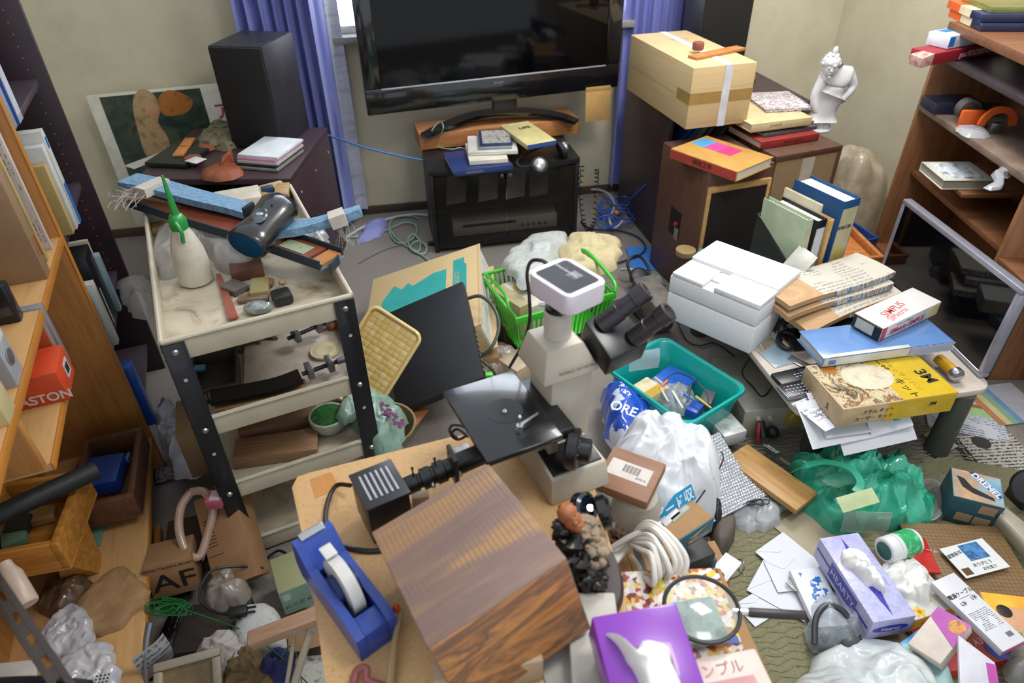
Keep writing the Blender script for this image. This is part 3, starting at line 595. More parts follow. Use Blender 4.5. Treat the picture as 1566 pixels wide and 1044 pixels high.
# ---------------------------------------------------------------- right bookcase
bw = WOOD('#7d5130', '#8f6240', 'z', .8); bwd = WOOD('#6b4226', '#7b5032', 'x', .8)
of = V((2.1, 1.8135*1.34, 0)); dirf = V((.216, .976, 0)).normalized(); of = V((2.1, 2.43, 0))
W_ = 1.0; near = of-dirf*W_; inw = V((dirf.y, -dirf.x, 0))
rbk = T('bookcase', 'brown wooden bookcase with open shelves at the right wall', 'bookcase', F(near, of, near-inw*.3))
rbk.o.matrix_world = F(near, near+inw, near+dirf).mat() ; rbk.inv = rbk.o.matrix_world.inverted()   # x into the case, y to its far end
ev = ZV(of, 1448, 30)
rbk.box('side_panel', bw, 0, W_-.022, 0, .3, W_, ZV(of, 1462, 62)); 
nz_ = .52
nn = P(1566, 304, .5); 
def yon(px, py):            # where a pixel's ray meets the bookcase front plane
    r = rbk.inv.to_3x3()@ray(px, py); e = rbk.inv@EYE; t_ = -e.x/r.x; return e+r*t_
s1, s2, s3, s4 = yon(1404, 154), yon(1465, 97), yon(1485, 47), yon(1430, 45)
nb = yon(1530, 370)
rbk.box('divider_panel', bw, .004, nb.y-.022, 0, .3, nb.y, s1.z-.02)
rbk.box('back_panel', bwd, .295, 0, 0, .303, W_, s3.z)
dgy = RAMP(('#2e272c', '#3d353b'), (1, 1, 1), 5, 'noise', .4)
rbk.box('shelf', RAMP(('#5d4a3c', '#766455', '#4b3a2e'), (1, 1, 1), 6, 'noise', .7), -.01, 0, s1.z-.022, .295, W_-.022, s1.z, .001)
rbk.box('shelf', dgy, 0, -.2, s2.z-.02, .295, W_-.06, s2.z, .001, label='dark grey shelf board')
rbk.box('shelf', bwd, 0, -.3, s3.z-.03, .295, W_-.03, s3.z, .001)
m_ = yon(1425, 215); rbk.box('shelf', bwd, .05, nb.y, m_.z-.2, .295, W_-.022, m_.z-.18, .001)
rbk.box('shelf', bwd, .0, nb.y, .15, .295, W_-.022, .17, .001); rbk.box('shelf', bwd, .0, 0, .5, .295, nb.y-.022, .52, .001)
RM = rbk.o.matrix_world
def RB(x, y, z): return RM@V((x, y, z))
# things on the shelves (far end of the case)
z = s1.z
def onshelf(name, label, cat, mat, x0, y0, x1, y1, z, h, **k):
    t = T(name, label, cat, F(RB(x0, y0, z+h), RB(x1, y0, z+h), RB(x0, y1, z+h)), h, **k); t.box('body', mat, 0, 0, 0, t.lx, t.ly, h, .002); return t
q = yon(1424, 150)
onshelf('pen_case', 'navy blue oblong case on shelf end beside orange dispenser', 'case', M('#1c2236', .4), -.02, W_-.17, .16, W_-.05, z, .04)
# orange tape dispenser
d = T('tape_dispenser', 'orange hand tape dispenser on the dusty right shelf', 'tape dispenser', F(RB(.06, W_-.36, z+.001), RB(.16, W_-.36, z+.001), RB(.06, W_-.26, z+.001)))
org = M('#cf5a1e', .4)
arc = [V((.05+.055*math.cos(a_), .01, .02+.055*math.sin(a_))) for a_ in [math.pi*i/10 for i in range(11)]]
d.add('handle', MB().ribbon(arc, .022, .014, (0, 1, 0), 1), org)
d.add('guide', MB().box(-.06, .04, 0, .02, .06, .06, .004), org); d.add('tape_roll', MB().lathe([(.038, 0), (.038, .04), (.028, .04), (.028, 0)], 24, (-.02, .07, .05), (0, 1, 0)), M('#4a4542', .4)); d.add('cutter', MB().box(.02, -.02, 0, .06, .0, .035, .001), M('#8f9088', .3, .9))
solo('film_roll', 'clear plastic sleeve drooping from shelf before orange dispenser', 'plastic sleeve', MB().mound([RB(x, y, z+.001) for x, y in ((-.02, W_-.42), (.06, W_-.42), (.07, W_-.33), (-.01, W_-.32))], .02, .4, 2, nr=6), FILM('#c9cbd0', .45))
# video box on lower support
zz = m_.z-.18
v_ = yon(1438, 250)
vb = book('video_case', 'white edged black video case poking out of shelf', RB(-.06, v_.y-.16, v_.z), RB(.12, v_.y-.16, v_.z), RB(-.06, v_.y+.02, v_.z), .035, M('#bcb8ac', .5), 'y1', cat='case', pages='#1c1c1e')
vb.box('printed_label', RAMP(('#7c8a9c', '#d5d8da', '#39455c'), (1, 1, 1), 22, 'noise', .4), .02, .02, .035, vb.lx-.03, vb.ly-.02, .0356, 0)
hb = T('bracket_shelf', 'small brown board supporting the video case', 'board', F(RB(0, v_.y-.2, v_.z-.036), RB(.29, v_.y-.2, v_.z-.036), RB(0, v_.y+.1, v_.z-.036)), .015); hb.box('body', bwd, 0, 0, 0, hb.lx, hb.ly, .015)
yk = T('yellow_knife', 'yellow handled cutter knife in a clear sleeve on shelf', 'knife', F(P(1505, 226, s1.z-.03), P(1560, 192, s1.z+.0), P(1500, 215, s1.z-.03)))
yk.add('handle', MB().hexa([(0, 0, 0), (.09, .0, 0), (.09, .02, 0), (0, .016, 0), (0, 0, .014), (.09, 0, .016), (.09, .02, .016), (0, .016, .014)], .005), M('#e0cf17', .35)); yk.box('blade', M('#b0b3b6', .2, .9), .088, .004, .004, .16, .016, .006)
solo('plastic_pouch', 'crumpled clear pouch hanging at right edge of the shelf', 'plastic bag', MB().mound([P(x, y, s1.z-.04) for x, y in ((1512, 290), (1530, 240), (1525, 200), (1560, 190), (1580, 240), (1545, 262), (1530, 295))], .03, .6, 3), FILM('#c6c9cf', .45))
slab('blue_card', 'pale blue printed strip on the right shelf edge', (1545, 248, s1.z-.01), (1590, 240, s1.z-.01), (1540, 240, s1.z-.01), .004, M('#7fa8c9', .4))
# boxes on upper shelves
z2 = s2.z
gb = T('soldering_iron_box', 'long red cardboard box with white lettering on upper shelf', 'box', F((1430, 82, z2+.041), (1545, 62, z2+.041), (1414, 70, z2+.041)), .04)
gb.box('body', M('#8e1e2c', .5), 0, 0, 0, gb.lx*1.3, gb.ly, .04); gb.txt('goat SOLDERING IRON', M('#e6d9d6', .5), gb.lx*.62, -.0005, .019, .028, 'front', sx=.8)
gb.add('flap', MB().hexa([(-.055, .0, -.004), (0, 0, 0), (0, .05, 0), (-.05, .055, .0), (-.06, 0, .03), (0, 0, .04), (0, .05, .04), (-.055, .055, .034)], .001), RAMP(('#a3394a', '#c9a79a', '#8e1e2c'), (1, 1, 1), 30, 'noise', .6))
wb_ = T('medicine_box', 'white and blue slim carton lying on the red box', 'box', F((1455, 55, z2+.088), (1532, 42, z2+.088), (1431, 46, z2+.088)), .045)
wb_.box('body', M('#d5dbe4', .4), 0, 0, 0, wb_.lx, wb_.ly, .045); wb_.box('blue_panel', M('#2b7fc4', .4), wb_.lx*.1, wb_.ly*.5, .045, wb_.lx, wb_.ly*.92, .0455, 0); wb_.box('blue_panel', M('#2b7fc4', .4), .0, -.0006, .006, .03, 0, .04, 0)
wb_.txt('NIPRO', M('#5a7fa8', .5), wb_.lx*.5, -.0008, .02, .016, 'front')
z3 = s3.z
for i, lb in enumerate(('lower orange cream and navy striped flat box on top shelf', 'upper orange cream and navy flat box with open clear lid')):
    zz = z3+.001+i*.027
    t = T('striped_box', lb, 'box', F((1503, 36-14*i, zz+.026), (1580, 36-14*i, zz+.026), (1450, 14-14*i, zz+.026)), .026, 'striped flat boxes')
    X, Y = t.lx, t.ly
    t.box('body', M('#17244a', .35, coat=.4), 0, 0, 0, X*1.6, Y, .026); t.box('orange_band', M('#d65b22', .4), -.001, Y*.62, 0.001, X*1.6, Y+.001, .0265, 0); t.box('cream_band', M('#d8c8a4', .4), -.001, Y*.30, .001, X*1.6, Y*.62, .0263, 0)
    if i: t.box('clear_lid', M('#7f8440', .1, 0, .2, 30, 0, .6), X*.2, Y*.08, .0268, X*1.58, Y*.92, .045, .001)
# blue binders & box on the floor right
for i, (xa, lb) in enumerate(((1545, 'blue ring binder with green label standing by the bookcase'), (1562, 'blue ring binder at the very right edge of the picture'))):
    p0 = P(1516+i*32, 455+i*20, .03); t = T('ring_binder', lb, 'binder', F(V((p0.x, p0.y, 0)), V((p0.x+.055, p0.y-.02, 0)), V((p0.x+.07, p0.y+.2, 0))), 0)
    H_ = ZV(p0, 1540+i*30, 330+i*20)+.02
    t.box('cover', M('#1c55b0', .35), 0, 0, 0, .006, t.ly, H_, .002); t.box('cover', M('#1c55b0', .35), .05, 0, 0, .056, t.ly, H_, .002); t.box('spine', M('#1c55b0', .35), .006, 0, 0, .05, .005, H_, .001)
    t.box('pages', M('#cfcdc8', .8), .008, .01, .01, .048, t.ly-.01, H_-.02, 0); t.box('spine_label', M('#ced6d3', .5), .016, -.0008, H_*.45, .042, 0, H_*.85, 0); t.box('green_mark', M('#2b8a4c', .5), .022, -.0014, H_*.72, .038, -.0008, H_*.82, 0)
sbx = boxy('cardboard_box', 'dark brown box lined with yellow green paper by monitor', 'box', (1500, 545, .13), (1600, 525, .13), (1478, 480, .13), .13, M('#3c2d22', .7), .002)
sbx.box('lining', M('#a8a93f', .4), .01, .01, .1305, sbx.lx-.01, sbx.ly-.01, .132, .001)
# ================================================================ low table with monitor, papers, binders
tt = .28
tA, tB = P(1506, 592, tt), P(1213, 640, tt); tA.z = tB.z = tt
lt = T('low_table', 'low pale topped table with round grey green legs', 'table', F(V((1.09, 1.31, tt)), V((1.735, 1.31, tt)), V((1.09, 2.22, tt))), tt)
X, Y = lt.lx, lt.ly
rp = []
for cx, cy, a0 in ((X-.05, .05, -90), (X-.05, Y-.05, 0), (.05, Y-.05, 90), (.05, .05, 180)):
    for k in range(5): a_ = math.radians(a0+k*22.5); rp.append((cx+.05*math.cos(a_), cy+.05*math.sin(a_)))
lt.add('table_top', MB().prism(rp, tt-.022, tt, .003), RAMP(('#b3a79c', '#c2b7ac', '#a89b90'), (1, 1, 1), 4, 'noise', .3))
lgm = M('#474b42', .45)
for px, py in ((1430, 690), (1240, 690), (1069, 508)):
    q = lt.loc((px, py, 0)); lt.add('leg', MB().lathe([(.036, 0), (.038, .01), (.034, tt-.022)], 24, (q.x, q.y, 0)), lgm, label='grey green cylindrical leg')
lt.add('leg', MB().lathe([(.036, 0), (.038, .01), (.034, tt-.022)], 24, (X-.1, Y-.1, 0)), lgm)
# monitor
m0 = P(1497, 578, tt+.004); m0.z = tt+.004; zt = ZV(m0, 1562, 443); hM = zt-m0.z
mT = P(1562, 443, zt); mL = P(1380, 303, zt)
ux = (V((mT.x, mT.y, 0))-V((mL.x, mL.y, 0))).normalized()
wM = (mT-mL).length
t = T('monitor', 'silver framed flat monitor standing upright on the low table', 'monitor', F(m0-ux*wM, m0, m0-ux*wM+V((0, 0, hM))))
X, Y = wM, hM; sv = M('#9a9aa6', .3, .5)
bz = MB().box(0, 0, -.03, X, .018, 0, .004).box(0, Y-.018, -.03, X, Y, 0, .004).box(0, .018, -.03, .018, Y-.018, 0, .004).box(X-.018, .018, -.03, X, Y-.018, 0, .004)
t.add('bezel', bz, sv); t.box('screen', M('#060608', .06, var=0, spec=.3), .018, .018, -.026, X-.018, Y-.018, -.003, 0); t.box('rear_housing', M('#2a2a2e', .5), .01, .01, -.05, X-.01, Y-.01, -.028, .01)
# styrofoam box
sty = RAMP(('#d0d1d3', '#dbdcde', '#d5d6d8'), (1, 1, 1), 60, 'noise', .6, bump=.15)
t = T('styrofoam_box', 'white styrofoam box with stepped lid on back corner of low table', 'box', F((1164, 464, .48), (1227, 412, .48), (1045, 397, .48)), .2)
X, Y = t.lx, t.ly
t.box('base_half', sty, 0, 0, 0, X, Y, .105, .006)
top = MB().box(.0, .0, .108, X, Y, .172, .006).box(X*.42, .0, .172, X, Y*.98, .198, .005).box(0, Y*.62, .172, X*.42, Y*.98, .186, .004).box(X*.2, Y*.5, .172, X*.44, Y*.62, .180, .003)
t.add('lid', top, sty, label='stepped styrofoam lid')
t.box('lid', sty, 0, 0, .172, X*.42, Y*.5, .192, .004)
# binders in a file box
fb = T('file_box', 'black plastic file box holding the upright folders', 'file box', F((1205, 470, tt+.003), (1290, 442, tt+.003), (1150, 420, tt+.003)))
o = P(1222, 442, tt+.002); xd = (P(1290, 412, tt)-P(1205, 440, tt)); xd.z = 0; xd.normalize(); yd = V((-xd.y, xd.x, 0))
ff = F.__new__(F); ff.o = P(1205, 468, tt+.002); ff.x = xd; ff.y = yd; ff.z = V((0, 0, 1)); ff.lx = .3; ff.ly = .24
fb.o.matrix_world = ff.mat(); fb.inv = ff.mat().inverted()
bk_ = M('#17181b', .4)
fb.add('side_panel', MB().hexa([(0, 0, 0), (.005, 0, 0), (.005, .23, 0), (0, .23, 0), (0, 0, .12), (.005, 0, .12), (.005, .23, .27), (0, .23, .27)], .001), bk_)
fb.box('back_panel', bk_, 0, .225, 0, .17, .23, .27); fb.box('front_panel', bk_, 0, 0, 0, .17, .004, .10); fb.box('bottom', bk_, 0, 0, 0, .17, .23, .004)
def leaf(name, label, cat, x0, x1, H_, mat, y0=.008, y1=.215, lean=.0, pages=None, spine=None, group=None):
    t = T(name, label, cat, ff); t.o.matrix_world = ff.mat()@Matrix.Translation((x0, 0, .006))@Matrix.Rotation(lean, 4, 'Y')
    W_ = (x1-x0)*1.2; H_ *= 1.05; t.o.matrix_world = ff.mat()@Matrix.Translation((x0*1.22, 0, .006))@Matrix.Rotation(lean, 4, 'Y'); c = MB().box(0, y0, 0, .003, y1, H_, .001).box(W_-.003, y0, 0, W_, y1, H_, .001).box(.003, y0, 0, W_-.003, y0+.003, H_, .0008)
    t.add('cover', c, mat)
    if W_ > .008: t.box('pages', RAMP((pages or '#d4d5d2', '#b7b6b0'), (900, 1, 1), 1, 'noise', .8), .0035, y0+.006, .004, W_-.0035, y1-.006, H_-.012, 0)
    if spine: t.box('spine_label', M(spine, .5), .004, y0-.0008, .03, W_-.004, y0, H_-.03, 0)
    return t
leaf('folder', 'pale green paper folder with clear pocket, leftmost in file box', 'folder', .012, .034, .315, M('#a3b093', .5), lean=-.05, spine='#b5ab8b')
leaf('ring_binder', 'black and white clear pocket binder beside pale green folder', 'binder', .040, .078, .30, M('#1b1c20', .3), spine='#bfc3c8')
leaf('envelope', 'tan paper envelope standing between black and blue binders', 'envelope', .090, .106, .29, M('#c49c62', .7), spine='#c9a56c')
t = leaf('ring_binder', 'thick dark blue binder with cream spine, rightmost of the folders', 'binder', .128, .195, .345, M('#1d4a78', .45), spine='#bcb392', y1=.235)
t.box('yellow_sticker', M('#c9b338', .5), .026, .006, .12, .052, .0072, .18, 0)
t.txt('実験記録', M('#3b3a30', .5), .033, .0064, .26, .016, 'front')
leaf('paper_bundle', 'cream loose sheets poking up behind the green folder', 'papers', .080, .088, .33, M('#cdc3a4', .7), y0=.05, y1=.22)
sheet('paper', 'white curled sheet in the clear pocket of green folder', (1196, 405, .45), (1222, 425, .42), (1184, 345, .56), M('#d1cfc4', .5), curl=.02)
mz = RAMP(('#b9b3a4', '#c9c1ae', '#8b8880', '#aeb9c2'), (1, 1, 1), 14, 'noise', .45)
p3 = T('kit_carton', 'yellow and brown printed carton with handwriting on low table front', 'carton', F((1290, 626, .362), (1466, 600, .362), (1252, 556, .362)), .07)
X, Y, h = p3.lx, p3.ly, .07
p3.box('body', M('#bba27d', .5, var=.2), 0, 0, 0, X, Y, h, .003)
yl = M('#c2a21c', .35, coat=.3); bl_ = M('#1a1812', .5)
p3.box('yellow_print', yl, X*.52, 0.001, h, X-.001, Y-.001, h+.0006, 0); p3.box('yellow_print', yl, X*.40, -.0006, .001, X-.001, 0, h-.001, 0); p3.box('yellow_print', yl, X, 0, .001, X+.0006, Y, h, 0)
p3.box('photo_print', RAMP(('#a98f66', '#6a3f1c', '#c8b893', '#3a2c1e', '#b59a6c'), (1, 1, 1), 14, 'noise', .4, distort=1.5), .004, .004, h, X*.52, Y-.004, h+.0005, 0)
p3.add('torn_patch', MB().lathe([(.078, 0), (.076, .0008)], 28, (X*.42, Y*.58, h+.0006), sy=.75), RAMP(('#b3a88d', '#c6bda5', '#a2967b'), (1, 1, 1), 18, 'noise', .6))
p3.add('tape_hole', MB().lathe([(.016, 0), (.022, 0), (.022, .0012), (.016, .0012)], 20, (X*.16, Y*.84, h)), M('#a8641a', .4))
for k in range(9): p3.add('scribble', MB().tube([V((X*.08+.008*k, Y*.22+.012*math.sin(k*2), h+.001)), V((X*.1+.008*k, Y*.33, h+.001)), V((X*.05+.009*k, Y*.42+.01*math.cos(k), h+.001))], .0006, 4, 3), M('#4a3c2c', .7))
p3.txt('3M', bl_, X*.88, Y*.42, h+.001, .05, bold=.0015, spin=-82); p3.txt('3M', bl_, X*.80, -.001, h*.6, .018, 'front', bold=.0006); p3.txt('3M', bl_, -.001, Y*.3, h*.4, .018, 'left', spin=90)
p3.txt('ューザー キット', bl_, X*.62, Y*.55, h+.001, .03, spin=-85, bold=.0004); p3.txt('アキッサノハン', M('#8f7a1e', .5), X*.70, Y*.52, h+.001, .022, spin=-80)
p3.txt('ステム キット', bl_, X*.32, -.001, h*.65, .016, 'front'); p3.txt('ユーザー キット', bl_, X*.30, -.001, h*.3, .017, 'front')
bb = T('ring_binder', 'wide pale blue binder in clear wrap lying on the kit carton', 'binder', F((1260, 548, .40), (1460, 522, .40), (1240, 520, .40)), .034)
X, Y, h = bb.lx, .145, .034; f_ = M('#5f84b8', .2, coat=.7, var=.08)
bb.add('cover', MB().box(0, 0, h-.003, X, Y, h, .001).box(0, 0, 0, X, Y, .003, .001).box(0, 0, .003, X, .003, h-.003), f_); bb.box('pages', M('#c3c8cc', .8), .006, .006, .003, X-.004, Y-.006, h-.003, 0)
bb.box('spine_label', M('#c6c6be', .3, coat=.4), .004, -.0012, .003, X*.66, 0, h-.004, 0); bb.box('blue_mark', M('#3f7fc0', .4), .02, -.002, .008, .042, -.0012, h-.01, 0)
bb.box('label_top', M('#c6c6be', .3, coat=.4), .02, 0, h, X*.66, .014, h+.0006, 0); bb.add('film_wrap', MB().grid(lambda u, v: V((X*.66+u*X*.34, -.003+.002*math.sin(u*40+v*9), v*h+.001*math.sin(u*33))), 30, 4, .0008), FILM('#cfd6e2', .35))
sw = T('software_box', 'white software box with pink title and black end on the blue binder', 'box', F((1350, 503, .452), (1440, 461, .452), (1283, 489, .452)), .048)
X, Y, h = sw.lx, sw.ly, .048
sw.box('sleeve', RAMP(('#c4bfba', '#cdc9c4', '#c9c3bd'), (1, 1, 1), 7, 'noise', .4), .004, 0, 0, X, Y, h, .001); sw.box('black_case', M('#14161d', .4), -.001, .002, .002, .006, Y-.002, h-.002, .001)
sw.box('white_sticker', M('#b8b8ac', .5), -.002, Y*.25, .008, -.001, Y*.85, h-.006, 0); sw.box('pink_end', M('#b0405c', .5), .004, -.0008, 0.001, .026, 0, h-.001, 0)
sw.txt('SIMetrix·SIMPLIS', M('#b03060', .5), X*.45, -.001, h*.36, .026, 'front', bold=.0004, sx=.95); sw.txt('シミュレータ SIMetrix', M('#555555', .5), X*.38, -.001, h*.76, .008, 'front')
sw.box('cream_label', M('#cdbf95', .5), X*.80, -.001, .004, X-.004, 0, h-.004, 0); sw.txt('SIMPLIS', M('#c04a4a', .5), X*.42, Y*.52, h+.0005, .036, spin=8, bold=.0002); sw.txt('SIMetrix', M('#c96a6a', .5), X*.38, Y*.26, h+.0005, .03, spin=8)
def mag(lb, a, b, z, h_, dy, seed):
    a_, b_ = P(*a, z), P(*b, z+.015)
    t = T('magazine', lb, 'magazine', F(a_, b_, a_+V((-.05, dy, 0))), h_, 'magazines on low table'); X = t.lx; Yk = dy
    cv = lambda u, v: .022*math.sin(u*3.0+seed)*(1-u)+.01*math.sin(v*2+seed)
    t.add('pages', MB().grid(lambda u, v: V((X*u, Yk*v, .002+cv(u, v)+.0)), 12, 4, -h_*.9), RAMP(('#c29f78', '#ad8a64', '#cdb08a'), (1, 1, 500), 1, 'noise', .8), ang=50)
    t.add('cover', MB().grid(lambda u, v: V((X*(.3+.7*u), Yk*v-.001, h_*.92+cv(.3+.7*u, v)+.002)), 12, 4, .0014), PRINT('#bdb7a9', '#94908a', 60, thr=.55), ang=50)
    t.add('spine', MB().grid(lambda u, v: V((X*(.42+.58*u), -.003, cv(.42+.58*u, 0)+h_*.95*v)), 10, 1, .002), RAMP(('#c9c9c4', '#5a7fa5', '#d3d0c6', '#7a4a4a', '#cfcfca'), (40, 1, 6), 2, 'noise', .5, const=True), ang=50)
mag('curled thick magazine at bottom of magazine pile', (1238, 508), (1378, 446), .375, .024, .10, 0)
mag('curled thick magazine in the middle of magazine pile', (1204, 490), (1366, 434), .405, .022, .12, .5)
mag('curled thick magazine topmost of the pile on table', (1206, 478), (1368, 418), .43, .02, .16, .9)
boxy('document_tray', 'glossy black plastic tray under the magazines', 'tray', (1218, 528, tt+.03), (1345, 512, tt+.03), (1196, 480, tt+.03), .027, M('#121214', .15), .006)
boxy('black_case', 'flat black case holding up the magazines beside monitor', 'case', V((1.33, 1.62, .335)), V((1.62, 1.70, .335)), V((1.30, 1.76, .335)), .05, M('#17171a', .4), .004)
solo('torn_wrapper', 'torn black and white glossy wrapper between styrofoam and folders', 'wrapper', MB().mound([P(x, y, tt+.003) for x, y in ((1182, 500), (1200, 520), (1235, 500), (1265, 450), (1250, 420), (1215, 440))], .12, .8, 9, nr=12, fsc=14), RAMP(('#101012', '#1a1a1c', '#aeb0b3', '#141416'), (1, 1, 1), 12, 'noise', .2, const=True, coat=.5), ang=40)
cable('black_cable', 'coiled black cable on the low table beside the tray', [(1205, 535, .29), (1190, 520, .30), (1195, 508, .31), (1212, 512, .31), (1220, 525, .30), (1206, 533, .295), (1192, 524, .30), (1198, 510, .305)], .006, blkm)
ruler = slab('steel_rule', 'short bright steel strip lying on low table near remotes', (1238, 566, tt+.006), (1246, 560, tt+.006), (1207, 545, tt+.006), .004, M('#b9bcc0', .2, .8))
slab('clear_disc_sleeve', 'clear blue tinted plastic sleeve on table edge', (1185, 562, tt+.004), (1225, 552, tt+.004), (1160, 520, tt+.004), .002, FILM('#9fb9c8', .5))
for i, (a, b, d, lb) in enumerate((((1196, 588), (1252, 575), (1187, 568), 'black television remote with round navigation pad'), ((1206, 609), (1262, 598), (1199, 586), 'black and silver remote with grey number keys'))):
    t = T('remote_control', lb, 'remote', F((*a, .30), (*b, .30), (*d, .30)), .016, 'remotes beside the kit carton')
    X, Y = t.lx*1.4, t.ly*1.0; t.box('body', M('#17181b', .35) if i == 0 else M('#8f9296', .3, .6), 0, 0, 0, X, Y, .016, .006)
    if i: t.box('face', M('#15171b', .3), .004, .003, .0155, X-.004, Y-.003, .0175, .001)
    bmk = M('#9aa0a6', .5)
    if i == 0:
        t.add('navigation_pad', MB().lathe([(.010, .016), (.018, .016), (.018, .0178), (.010, .0178)], 24, (X*.55, Y*.5, 0)), M('#3a3c40', .3)); t.add('button', MB().lathe([(.005, .016), (.005, .018)], 16, (X*.55, Y*.5, 0)), bmk)
    for r_ in range(4 if i else 2):
        for c_ in range(9 if i else 3):
            t.add('button', MB().box(.012+c_*.012+(0 if i else .05), .007+r_*(Y-.014)/4+(0 if i else .008), .0172, .019+c_*.012+(0 if i else .05), .011+r_*(Y-.014)/4+(0 if i else .008), .0186, .0006), bmk if not (i and c_ == 0 and r_ == 3) else M('#a83030', .5))
for i, (a, b, d, s_) in enumerate((((1242, 688, .22), (1340, 668, .225), (1197, 622, .283), 1), ((1290, 697, .19), (1400, 672, .20), (1240, 620, .284), 2), ((1262, 672, .24), (1370, 655, .245), (1215, 608, .286), 3), ((1330, 668, .22), (1395, 650, .25), (1322, 640, .262), 4))):
    t = sheet('paper', ['white sheet hanging over near left corner of low table, lowest', 'white sheet with long pointed corner hanging below kit carton', 'white printed sheet under the remotes on low table', 'white sheet sticking out below yellow end of carton'][i], a, b, d, M('#c9cbd1', .5, var=.03), curl=.012, seed=s_, group='papers under the kit carton')
tx = T('instruction_sheet', 'white leaflet with mirrored brand print under the remotes', 'leaflet', F((1262, 660, .285), (1284, 650, .287), (1228, 610, .288))); tx.box('sheet', PRINT('#ccced4', '#8a8d98', 60), 0, 0, 0, tx.lx*1.6, tx.ly, .001, 0); tx.txt('SONY', M('#3a3c44', .5), tx.lx*.75, tx.ly*.4, .0012, .016, spin=118)
solo('teal_tag', 'small teal plastic tag lying on papers below carton', 'tag', MB().box(0, 0, 0, .02, .012, .002, .0005), M('#3f9a8c', .4), mw=Matrix.Translation(P(1368, 645, .287)))
tf = T('flashlight', 'yellow tube with chrome head beside the monitor base', 'flashlight', F(P(1450, 575, .30), P(1470, 575, .30), P(1450, 555, .30))); I = tf.inv
a_, b_, c_ = I@P(1435, 548, .31), I@P(1458, 568, .31), I@P(1468, 578, .31)
tf.add('barrel', MB().cyl(a_, b_, .017, .018), M('#c99a1c', .3)); tf.add('head', MB().lathe([(.018, 0), (.022, .004), (.022, .02), (.019, .026), (.016, .027)], 24, b_, c_-b_), M('#b3b4b8', .12, .9))
t = disc('tape_roll', 'tan masking tape roll on the green board behind styrofoam', 1048, 388, .2865, .036, .02, M('#8d744c', .6), 'tape', [(.024, 0), (.04, 0), (.04, .02), (.024, .02)])
slab('green_board', 'pale green plastic board under the styrofoam box', (1032, 432, .285), (1110, 452, .285), (1040, 372, .285), .004, M('#63a08c', .4))
sheet('paper', 'white paper edges poking out beneath the styrofoam box', (1052, 470, .275), (1100, 500, .27), (1038, 425, .29), M('#bfc4cc', .5), curl=.004)
slab('yellow_folder', 'clear and yellow folder under styrofoam on table left edge', (1166, 540, tt+.004), (1195, 515, tt+.004), (1130, 500, tt+.004), .004, M('#b7a98f', .4))

# ---------------------------------------------------------------- under and around the table
gen = T('signal_generator', 'pale grey metal instrument box with big tan dial under table', 'instrument', F((1140, 630, .12), (1252, 618, .12), (1120, 545, .12)), .118)
X, Y, h = gen.lx, gen.ly, .118
gen.box('case', M('#8e8a80', .5), 0, .004, 0, X, Y, h, .003); gen.box('front_panel', M('#a5a294', .5), 0, 0, 0, X, .005, h, .002)
gen.add('dial', MB().lathe([(.04, 0), (.04, .004), (.026, .005), (.022, .014), (.0001, .015)], 32, (X*.72, 0, h*.6), (0, -1, 0)), M('#a89450', .5), label='round tan tuning dial')
for i in range(6): gen.box('push_button', M('#7f7d74', .5), X*.5+i*.016, -.006, .014, X*.5+i*.016+.010, 0, .024, .001)
for x_ in (.2, .36): gen.add('socket', MB().cyl((X*x_, -.014, h*.7), (X*x_, 0, h*.7), .009), M('#c2bda8', .4, .3))
for i in range(8): gen.box('dial_mark', M('#6a6a60', .5), X*.3+i*.004, -.0006, h*.45, X*.3+i*.004+.001, 0, h*.5, 0)
gen.add('plug', MB().cyl((X*.22, -.05, h*.35), (X*.22, -.01, h*.68), .012).ball((X*.38, -.03, h*.35), .022), M('#17171a', .5)); gen.add('red_clip', MB().tube([(X*.18, -.02, h*.7), (X*.15, -.04, h*.5), (X*.16, -.05, h*.2)], .006), M('#a3282c', .4))
cable('probe_lead', 'steel spring strain relief and probe between plank and table', [(1168, 680, .06), (1180, 690, .04), (1196, 703, .03), (1216, 716, .03)], .006, M('#b9b5a5', .3, .7))
sp = [P(1172+6*math.sin(i*.9)+i*.35, 684+i*.25, .05)+V((0, 0, .016*math.cos(i*.9))) for i in range(50)]
solo('spring', 'small coiled steel spring beside the wooden plank', 'spring', MB().tube(sp, .0018, 5, 1), M('#a8a8a8', .25, .9))
cable('thin_black_cable', 'thin black cable looping over the instrument box', [(1175, 480, .28), (1150, 540, .2), (1135, 570, .125), (1150, 590, .122), (1165, 606, .122), (1178, 595, .14), (1186, 580, .27)], .003, blkm)
cable('black_lead', 'black lead with inline connector on floor below styrofoam', [(1035, 490, .03), (1050, 520, .01), (1070, 528, .01), (1090, 524, .01), (1110, 534, .01), (1130, 552, .005), (1122, 560, .005)], .003, blkm)
nz = PRINT('#aaa79f', '#3c3a38', 70, thr=.44)
